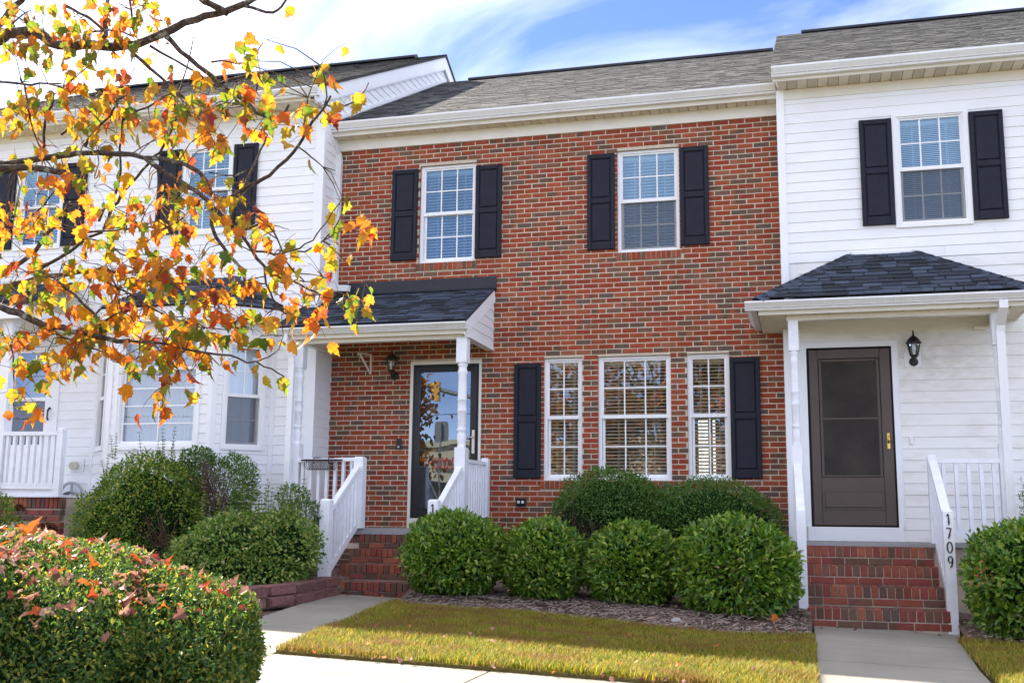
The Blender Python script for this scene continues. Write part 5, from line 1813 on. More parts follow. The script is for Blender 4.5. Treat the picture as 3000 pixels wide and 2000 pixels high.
def lobed_surface(lobes, n, r, depth=0.22, pw=2.0):
    """Points in the outer shell of the union of ellipsoids LOBES (cx, cy, cz, rx, ry, rz), with outward normals."""
    L = np.array(lobes, float)
    area = (L[:, 3] * L[:, 4] + L[:, 3] * L[:, 5] + L[:, 4] * L[:, 5])
    pick = r.choice(len(L), size=n, p=area / area.sum())
    d = rand_dirs(n, r)
    c, R3 = L[pick, :3], L[pick, 3:6]
    if pw != 2.0:
        d = d / (np.abs(d) ** pw).sum(1, keepdims=True) ** (1 / pw)
    bumps = 1 + 0.045 * np.sin(d[:, 0] * 7 + pick) * np.cos(d[:, 1] * 6 + 2 * pick) + 0.04 * np.sin(d[:, 2] * 9 + d[:, 0] * 5)
    rad = bumps * (1 + 0.04 * r.normal(size=n) - depth * r.random(n) ** 2)
    P = c + d * R3 * rad[:, None]
    N = d / R3
    N /= np.linalg.norm(N, axis=1, keepdims=True)
    keep = np.ones(n, bool)
    for i in range(len(L)):
        q = (((P - L[i, :3]) / L[i, 3:6]) ** 2).sum(1) if pw == 2.0 else (np.abs((P - L[i, :3]) / L[i, 3:6]) ** pw).sum(1)
        keep &= (pick == i) | (q > 0.62)
    return P[keep], N[keep]


def shrub(name, lobes, n, leaf, width, mat, label, seed, ground, group=None, stems=26, up=0.35, depth=0.22, core=0.80, bare=(), category='shrub', pw=2.0, sprigs=(), floor=0.0):
    r = np.random.default_rng(seed)
    P, N = lobed_surface(lobes, n, r, depth, pw)
    ok = P[:, 2] > ground + floor + 0.05 * r.random(len(P))
    for bx, by, bz, br in bare:                                  # thin places where the twigs show
        ok &= (((P - np.array([bx, by, bz])) ** 2).sum(1) > (br * (0.6 + 0.6 * r.random(len(P)))) ** 2) | (r.random(len(P)) < 0.12)
    P, N = P[ok], N[ok]
    m = len(P)
    D = N * 0.75 + rand_dirs(m, r) * 0.75 + np.array([0, 0, up])
    U = N * 0.6 + np.array([0, 0, 0.7]) + rand_dirs(m, r) * 0.5
    L = leaf * (0.65 + 0.6 * r.random(m))
    V, F = leaf_arrays(P, D, U, L, L * width * (0.8 + 0.4 * r.random(m)))
    cx, cy = np.mean([l[0] for l in lobes]), np.mean([l[1] for l in lobes])
    root = empty(name, (cx, cy, ground), label, category, group)
    sv, sf = [], []
    for (x, y, z), (tx, ty, tz) in sprigs:                       # upright shoots with paired leaves
        a, b = np.array((x, y, z)), np.array((tx, ty, tz))
        k = 9
        for i in range(k):
            t = (i + 0.5) / k
            q = a + (b - a) * t
            th = r.random() * 6.28
            for s in (0, 3.14):
                sv.append((q, np.array([math.cos(th + s), math.sin(th + s), 0.5]), leaf * (1.45 - 0.6 * t)))
    if sv:
        Ps, Ds, Ls = (np.array([q[i] for q in sv]) for i in range(3))
        V2, F2 = leaf_arrays(Ps, Ds, np.tile([[0, 0, 1.0]], (len(Ps), 1)), Ls, Ls * width)
        F = np.concatenate([F, F2 + len(V)])
        V = np.concatenate([V, V2])
    fo = link(bpy.data.objects.new('foliage', np_mesh('foliage', V, F, mat)), root)
    fo['kind'] = 'stuff'
    tw = MB()
    rr_ = random.Random(seed)
    for i in range(stems):
        lb = rr_.choice(lobes)
        d = Vector((rr_.gauss(0, 1), rr_.gauss(0, 1), abs(rr_.gauss(0, 1)) * 0.8)).normalized()
        e = Vector((lb[0] + d.x * lb[3] * 0.93, lb[1] + d.y * lb[4] * 0.93, lb[2] + d.z * lb[5] * 0.93))
        b = Vector((cx + rr_.uniform(-.09, .09) + (lb[0] - cx) * 0.5, cy + rr_.uniform(-.09, .09), ground - 0.02))
        mdl = b.lerp(e, 0.5) + Vector((rr_.uniform(-.05, .05), rr_.uniform(-.05, .05), rr_.uniform(-.03, .05)))
        tw.tube([b, mdl, e], [0.009, 0.006, 0.003], 5)
    for (bx, by, bz, br) in bare:
        for i in range(46):
            d = Vector((rr_.gauss(0, 1), rr_.gauss(0, 1), rr_.gauss(0, 1) + 0.4)).normalized()
            b = Vector((bx, by + 0.1, bz - 0.2)) + Vector((rr_.uniform(-.1, .1), rr_.uniform(-.05, .05), 0))
            e = Vector((bx, by, bz)) + d * br * rr_.uniform(.6, 1.15)
            tw.tube([b, b.lerp(e, .55) + Vector((rr_.uniform(-.04, .04), 0, rr_.uniform(-.03, .04))), e], [0.005, 0.0035, 0.0018], 4)
    for (a, b) in sprigs:
        tw.tube([a, b], [0.003, 0.0015], 4)
    tw.build('stems', MAT['twig'], root, kind='stuff')
    if core:  # dark solid added behind the leaves to give the shade between them
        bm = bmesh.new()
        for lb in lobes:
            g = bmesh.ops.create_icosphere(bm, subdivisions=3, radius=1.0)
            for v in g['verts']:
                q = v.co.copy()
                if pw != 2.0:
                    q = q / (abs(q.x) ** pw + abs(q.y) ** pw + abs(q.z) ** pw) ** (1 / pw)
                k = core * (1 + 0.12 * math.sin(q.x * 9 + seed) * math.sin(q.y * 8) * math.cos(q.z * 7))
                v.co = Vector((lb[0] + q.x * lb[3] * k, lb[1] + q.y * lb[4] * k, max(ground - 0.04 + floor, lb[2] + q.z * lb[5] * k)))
        me = bpy.data.meshes.new('shade_core')
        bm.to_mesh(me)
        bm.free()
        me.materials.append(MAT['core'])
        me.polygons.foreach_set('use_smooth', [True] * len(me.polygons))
        o = link(bpy.data.objects.new('shade_core', me), root)
    return root


def ball(cx, cy, zt, rx, zb, f=1.0):
    h = (zt - zb)
    return [(cx, cy, zb + h * 0.50, rx * 0.98, rx * 0.92, h * 0.50), (cx, cy, zb + h * 0.44, rx * 1.0, rx * 0.95, h * 0.40)]


G1 = 'clipped round hollies along the mulch bed'
shrub('holly_bush', ball(-3.49, -2.36, 0.185, 0.53, -0.70), 10500, 0.058, 0.48, MAT['holly'], 'clipped round holly nearest the left brick steps, in front of the short white railing', 1, -0.68, G1, pw=2.25)
shrub('holly_bush', ball(-2.51, -2.27, 0.112, 0.45, -0.745), 9000, 0.056, 0.48, MAT['holly'], 'second clipped round holly from the left steps, lowest under the narrow window', 2, -0.72, G1, pw=2.15)
shrub('holly_bush', ball(-1.55, -2.27, 0.085, 0.495, -0.765), 9500, 0.056, 0.48, MAT['holly'], 'third clipped round holly, beside the biggest one, with pale grey-tinged top', 3, -0.74, G1, pw=2.2)
shrub('holly_bush', ball(-0.48, -2.52, 0.150, 0.575, -0.86), 13500, 0.062, 0.48, MAT['holly'], 'largest clipped round holly, beside the newel post of the right steps', 4, -0.80, G1, pw=2.3)
shrub('holly_bush', [(2.335, -2.62, -0.35, 0.66, 0.60, 0.47), (2.40, -2.58, -0.5, 0.70, 0.60, 0.42)], 13500, 0.064, 0.48, MAT['holly'], 'squarish clipped holly right of the 1709 railing post, with a red tip', 5, -0.92, G1, pw=3.0)
G2 = 'loose shrubs against the brick wall'
shrub('shrub', [(-2.06, -1.0, 0.30, 0.60, 0.50, 0.42), (-2.35, -1.0, 0.12, 0.38, 0.42, 0.36), (-1.75, -0.95, 0.28, 0.34, 0.4, 0.38), (-2.05, -1.0, -0.15, 0.5, 0.4, 0.45)], 34000, 0.029, 0.5, MAT['boxwood'], 'loose shrub with bare grey twigs on its left, under the wide window', 6, -0.74, G2, core=0.66, bare=((-2.42, -1.32, 0.13, 0.22), (-2.15, -1.42, -0.02, 0.2)), depth=0.34)
shrub('shrub', [(-0.86, -1.0, 0.20, 0.70, 0.52, 0.42), (-0.45, -1.0, 0.08, 0.42, 0.42, 0.34), (-1.25, -1.0, 0.14, 0.40, 0.45, 0.36), (-0.85, -1.0, -0.25, 0.6, 0.4, 0.4)], 36000, 0.029, 0.5, MAT['boxwood'], 'wide dark green shrub below the right navy shutter', 7, -0.78, G2, core=0.66, bare=((-0.33, -1.28, 0.1, 0.16),), depth=0.34)
shrub('shrub', [(2.62, -1.25, 0.30, 0.24, 0.24, 0.46), (2.80, -1.2, -0.1, 0.30, 0.28, 0.6)], 2800, 0.034, 0.42, MAT['boxwood'], 'tall loose shrub behind the squarish holly beside the right downspout', 8, -0.85, depth=0.4, core=0.55)
rs = random.Random(77)
sp = [((-7.6 + rs.uniform(-.6, .5), -2.1 + rs.uniform(-.2, .2), 0.72 + rs.uniform(-.2, .1)),) for _ in range(26)]
sp = [(a[0], (a[0][0] + rs.uniform(-.08, .08), a[0][1], a[0][2] + rs.uniform(.16, .42))) for a in sp]
shrub('shrub', [(-7.55, -2.0, 0.26, 0.60, 0.62, 0.60), (-7.95, -2.05, 0.02, 0.46, 0.55, 0.52), (-7.30, -2.0, 0.16, 0.48, 0.5, 0.60), (-7.7, -2.1, -0.25, 0.62, 0.5, 0.4)], 32000, 0.036, 0.58, MAT['ivy_shrub'], 'big rounded shrub with yellow-green creeper in front of the bay window', 9, -0.62, core=0.62, bare=((-7.12, -2.42, -0.02, 0.33),), depth=0.34, sprigs=sp)
shrub('shrub', [(-6.95, -1.65, 0.45, 0.42, 0.38, 0.40), (-6.62, -1.6, 0.50, 0.30, 0.32, 0.38), (-6.9, -1.6, 0.0, 0.5, 0.4, 0.45), (-7.15, -1.6, 0.82, 0.22, 0.2, 0.16)], 20000, 0.034, 0.5, MAT['boxwood'], 'dark shrub with a bare twiggy middle right of the creeper-covered shrub', 10, -0.62, core=0, bare=((-6.82, -1.95, 0.60, 0.34), (-6.7, -1.9, 0.35, 0.25)), depth=0.6)
sp = [((-5.75 + rs.uniform(-.65, .65), -2.9 + rs.uniform(-.25, .25), 0.02 + rs.uniform(-.1, .08)),) for _ in range(46)]
sp = [(a[0], (a[0][0] + rs.uniform(-.10, .10), a[0][1], a[0][2] + rs.uniform(.2, .62))) for a in sp]
shrub('shrub', [(-5.75, -2.9, -0.22, 0.62, 0.55, 0.38), (-6.15, -2.9, -0.34, 0.42, 0.5, 0.32), (-5.30, -2.85, -0.22, 0.42, 0.45, 0.40), (-5.7, -3.0, -0.45, 0.72, 0.5, 0.25)], 15000, 0.042, 0.62, MAT['variegated'], 'sprawling pale-leaved shrub behind the red block edging', 11, -0.63, core=0.66, depth=0.28, sprigs=sp)
shrub('shrub', [(-5.55, -2.15, 0.36, 0.20, 0.18, 0.14), (-5.42, -2.15, 0.05, 0.22, 0.22, 0.3), (-5.28, -2.1, 0.18, 0.14, 0.14, 0.12), (-5.45, -2.2, -0.2, 0.26, 0.25, 0.35)], 5500, 0.032, 0.42, MAT['boxwood'], 'thin dark shrub against the left stair railing behind the sprawling one', 12, -0.60, core=0, depth=0.5)
shrub('shrub', [(-9.50, -2.55, 0.15, 0.40, 0.36, 0.26), (-9.25, -2.5, -0.15, 0.34, 0.32, 0.28)], 3600, 0.036, 0.55, MAT['ivy_shrub'], 'small shrub with bare brown lower twigs before the left entry stoop', 13, -0.60, core=0.5, bare=((-9.2, -2.75, -0.12, 0.3),), depth=0.4)
# weeds between the stoop and the creeper shrub
rw = np.random.default_rng(8)
nw = 2600
Pw = np.column_stack([rw.uniform(-9.3, -7.6, nw), rw.uniform(-3.2, -1.9, nw), np.full(nw, -0.60)])
Dw = np.column_stack([rw.normal(0, .5, nw), rw.normal(0, .5, nw), np.abs(rw.normal(0.8, .35, nw))])
Lw_ = rw.uniform(0.10, 0.36, nw)
Vw, Fw = leaf_arrays(Pw, Dw, rand_dirs(nw, rw), Lw_, np.full(nw, 0.022), 0.15, 0.25)
wd = link(bpy.data.objects.new('weeds', np_mesh('weeds', Vw, Fw, MAT['weed'])))
wd['kind'] = 'stuff'


def dried_flower(x, y, z, s, label, seed):
    r = np.random.default_rng(seed)
    root = empty('dried_flower', (x, y, -0.6), label, 'flower', 'dried flower heads by the stoop')
    d = rand_dirs(190, r)
    d[:, 2] = np.abs(d[:, 2]) * 0.8 - 0.15
    V, F = leaf_arrays(np.array([x, y, z]) + d * s * 0.75, d + rand_dirs(190, r) * .8, rand_dirs(190, r), np.full(190, s * 0.42), np.full(190, s * 0.3))
    o = link(bpy.data.objects.new('flower_head', np_mesh('flower_head', V, F, MAT['petal'])), root)
    o['kind'] = 'stuff'
    MB().tube([(x, y, -0.62), (x + 0.02, y, (z - 0.6) / 2), (x, y, z)], 0.006, 5).build('stem', MAT['twig'], root)


dried_flower(-9.53, -1.85, 0.19, 0.085, 'upper dried brown flower head before the brick stoop', 1)
dried_flower(-8.95, -2.0, -0.06, 0.115, 'lower dried brown flower head before the brick foundation', 2)

# red leaf sprig on the squarish holly
rp = np.random.default_rng(3)
root = empty('red_sprig', (1.72, -3.17, -0.42), 'small sprig of red leaves on the front of the squarish holly', 'sprig')
n_ = 16
P_ = np.array([1.70, -3.19, -0.33]) + rp.normal(0, 1, (n_, 3)) * np.array([0.035, 0.012, 0.065])
V, F = leaf_arrays(P_, rand_dirs(n_, rp) + np.array([0, -.4, 0]), rand_dirs(n_, rp), np.full(n_, 0.045), np.full(n_, 0.014))
MAT['red_leaf'] = leaf_material('red_leaf', [(0.0, (0.42, 0.05, 0.03)), (1.0, (0.55, 0.12, 0.06))])
o = link(bpy.data.objects.new('foliage', np_mesh('foliage', V, F, MAT['red_leaf'])), root)
o['kind'] = 'stuff'
MB().tube([(1.70, -3.12, -0.46), (1.70, -3.18, -0.36), (1.71, -3.19, -0.26)], 0.003, 5).build('stem', MAT['twig'], root)

# ------------------------------------------------------------------ the clipped hedge in front
HC, HR, HP = np.array([-5.45, -9.95, -0.49]), np.array([3.56, 0.82, 0.56]), 2.6


def hedge_point(d):
    """Surface point and normal of the hedge in direction D (array)."""
    k = 1.0 / (np.abs(d) ** HP).sum(1, keepdims=True) ** (1 / HP)
    e = d * k
    N = np.sign(e) * np.abs(e) ** (HP - 1) / HR
    N /= np.linalg.norm(N, axis=1, keepdims=True)
    lump = 1 + 0.016 * np.sin(e[:, :1] * 40 + e[:, 1:2] * 5) + 0.018 * np.sin(e[:, 1:2] * 9 + e[:, :1] * 23) * np.cos(e[:, 2:3] * 7)
    Q = HC + e * HR * lump
    Q[:, 2] += 0.16 * (Q[:, 1] - HC[1])                          # trimmed sloping towards the street
    return Q, N


rh = np.random.default_rng(21)
nh = 120000
d = rand_dirs(nh, rh)
d[:, 0] = np.where(rh.random(nh) < 0.9, np.abs(d[:, 0]) ** 0.6, d[:, 0])
d /= np.linalg.norm(d, axis=1, keepdims=True)
P, N = hedge_point(d)
ok = (P[:, 2] > gzv(P[:, 0]) + 0.0) & ((P[:, 0] > -4.6) | (rh.random(nh) < 0.25))
P, N = P[ok], N[ok]
m = len(P)
P = P - N * (0.12 * rh.random(m) ** 1.5)[:, None] + N * (0.02 * rh.random(m))[:, None]
stray = rh.random(m) < 0.012
P[stray] += N[stray] * (0.03 * rh.random(stray.sum()))[:, None]
D = N * 0.55 + rand_dirs(m, rh) * 0.8 + np.array([0, 0, 0.35])
Lh = 0.022 * (0.65 + 0.6 * rh.random(m))
V, F = leaf_arrays(P, D, N * 0.6 + np.array([0, 0, 0.6]) + rand_dirs(m, rh) * 0.5, Lh, Lh * 0.48)
hedge = empty('clipped_hedge', (-5.45, -9.95, -0.75), 'clipped green hedge in the foreground strewn with fallen maple leaves', 'hedge')
o = link(bpy.data.objects.new('foliage', np_mesh('foliage', V, F, MAT['hedge_leaf'])), hedge)
o['kind'] = 'stuff'
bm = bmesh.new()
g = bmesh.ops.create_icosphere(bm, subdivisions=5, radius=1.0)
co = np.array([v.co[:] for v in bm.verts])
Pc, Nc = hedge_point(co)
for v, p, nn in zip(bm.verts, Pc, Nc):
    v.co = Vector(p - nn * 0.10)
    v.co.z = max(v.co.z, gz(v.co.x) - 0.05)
me = bpy.data.meshes.new('shade_core')  # dark inner solid, added as painted shade under the hedge leaves
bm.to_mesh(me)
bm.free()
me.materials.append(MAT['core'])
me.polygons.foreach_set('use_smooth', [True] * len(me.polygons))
link(bpy.data.objects.new('shade_core', me), hedge)
tw = MB()
rr_ = random.Random(2)
for i in range(150):
    x = rr_.uniform(-4.2, -2.0)
    dd_ = np.array([[(x + 5.45) / 3.56, rr_.uniform(-1, 1), rr_.uniform(0.0, 1)]])
    pp, nn = hedge_point(dd_ / np.linalg.norm(dd_))
    p, q = Vector(pp[0] - nn[0] * 0.13), Vector(pp[0] + nn[0] * rr_.uniform(-0.01, 0.05))
    tw.tube([p, p.lerp(q, .6) + Vector((rr_.uniform(-.02, .02), 0, 0)), q], [0.003, 0.002, 0.001], 4)
tw.build('stems', MAT['twig'], hedge, kind='stuff')

# ------------------------------------------------------------------ maple leaves
OUT = [(0.0, 0.0), (0.16, 0.02), (0.30, 0.10), (0.27, 0.20), (0.46, 0.42), (0.36, 0.46), (0.40, 0.60), (0.22, 0.56), (0.18, 0.66), (0.16, 0.80), (0.08, 0.84), (0.0, 1.06)]


def maple_leaf_geo(r, curl=0.25, fold=0.25, stalk=0.45, narrow=1.0):
    """One leaf, base at the origin, tip along +y, unit size; returns vertices and faces."""
    jw = narrow * r.uniform(0.85, 1.12)
    V = []
    c1, c2 = curl * r.uniform(0.2, 1.2), curl * r.uniform(-0.5, 0.8)
    f_ = fold * r.uniform(0.3, 1.3)
    tw_ = r.uniform(-0.25, 0.25)

    def shape(x, y):
        x2 = x * jw
        z = abs(x2) * f_ - c1 * y * y - c2 * x2 * x2 * 2 + tw_ * x2 * y
        return (x2, y, z)
    right = [shape(x * r.uniform(.92, 1.08), y) for x, y in OUT]
    left = [shape(-x * r.uniform(.92, 1.08), y) for x, y in OUT[1:-1]]
    mid = [shape(0, 0.36), shape(0, 0.62)]
    V = right + left + mid
    nR = len(right)
    L = [0] + list(range(nR, nR + len(left))) + [nR - 1]
    Rr = list(range(nR))
    m0, m1 = nR + len(left), nR + len(left) + 1
    F = []
    for side, flip in ((Rr, False), (L, True)):
        for i in range(len(side) - 1):
            c = m0 if i < 6 else m1
            t = (side[i], side[i + 1], c)
            F.append(t[::-1] if flip else t)
        t = (m0, side[6], m1)
        F.append(t[::-1] if flip else t)
    b = len(V)
    s = stalk
    V += [(-0.012, 0, 0), (0.012, 0, 0), (0.008, -s, 0.10 * s), (-0.008, -s, 0.10 * s)]
    F.append((b, b + 3, b + 2, b + 1))
    return V, F


LEAF_GEO = [maple_leaf_geo(random.Random(i), 0.55, 0.55) for i in range(14)]
DRY_GEO = [maple_leaf_geo(random.Random(100 + i), 0.7, 0.75, 0.35, 0.9) for i in range(14)]
_leaf_me = {}


def leaf_mesh(i, mat, dry=False):
    k = (i, mat.name, dry)
    if k not in _leaf_me:
        V, F = (DRY_GEO if dry else LEAF_GEO)[i]
        _leaf_me[k] = MB().add(V, F).mesh('leaf', mat)
    return _leaf_me[k]


def leaf_matrix(p, tip, face, size):
    y = Vector(tip).normalized()
    z = Vector(face)
    z = (z - y * z.dot(y))
    z = z.normalized() if z.length > 1e-3 else y.orthogonal().normalized()
    x = y.cross(z)
    return Matrix(((x.x * size, y.x * size, z.x * size, p[0]), (x.y * size, y.y * size, z.y * size, p[1]), (x.z * size, y.z * size, z.z * size, p[2]), (0, 0, 0, 1)))
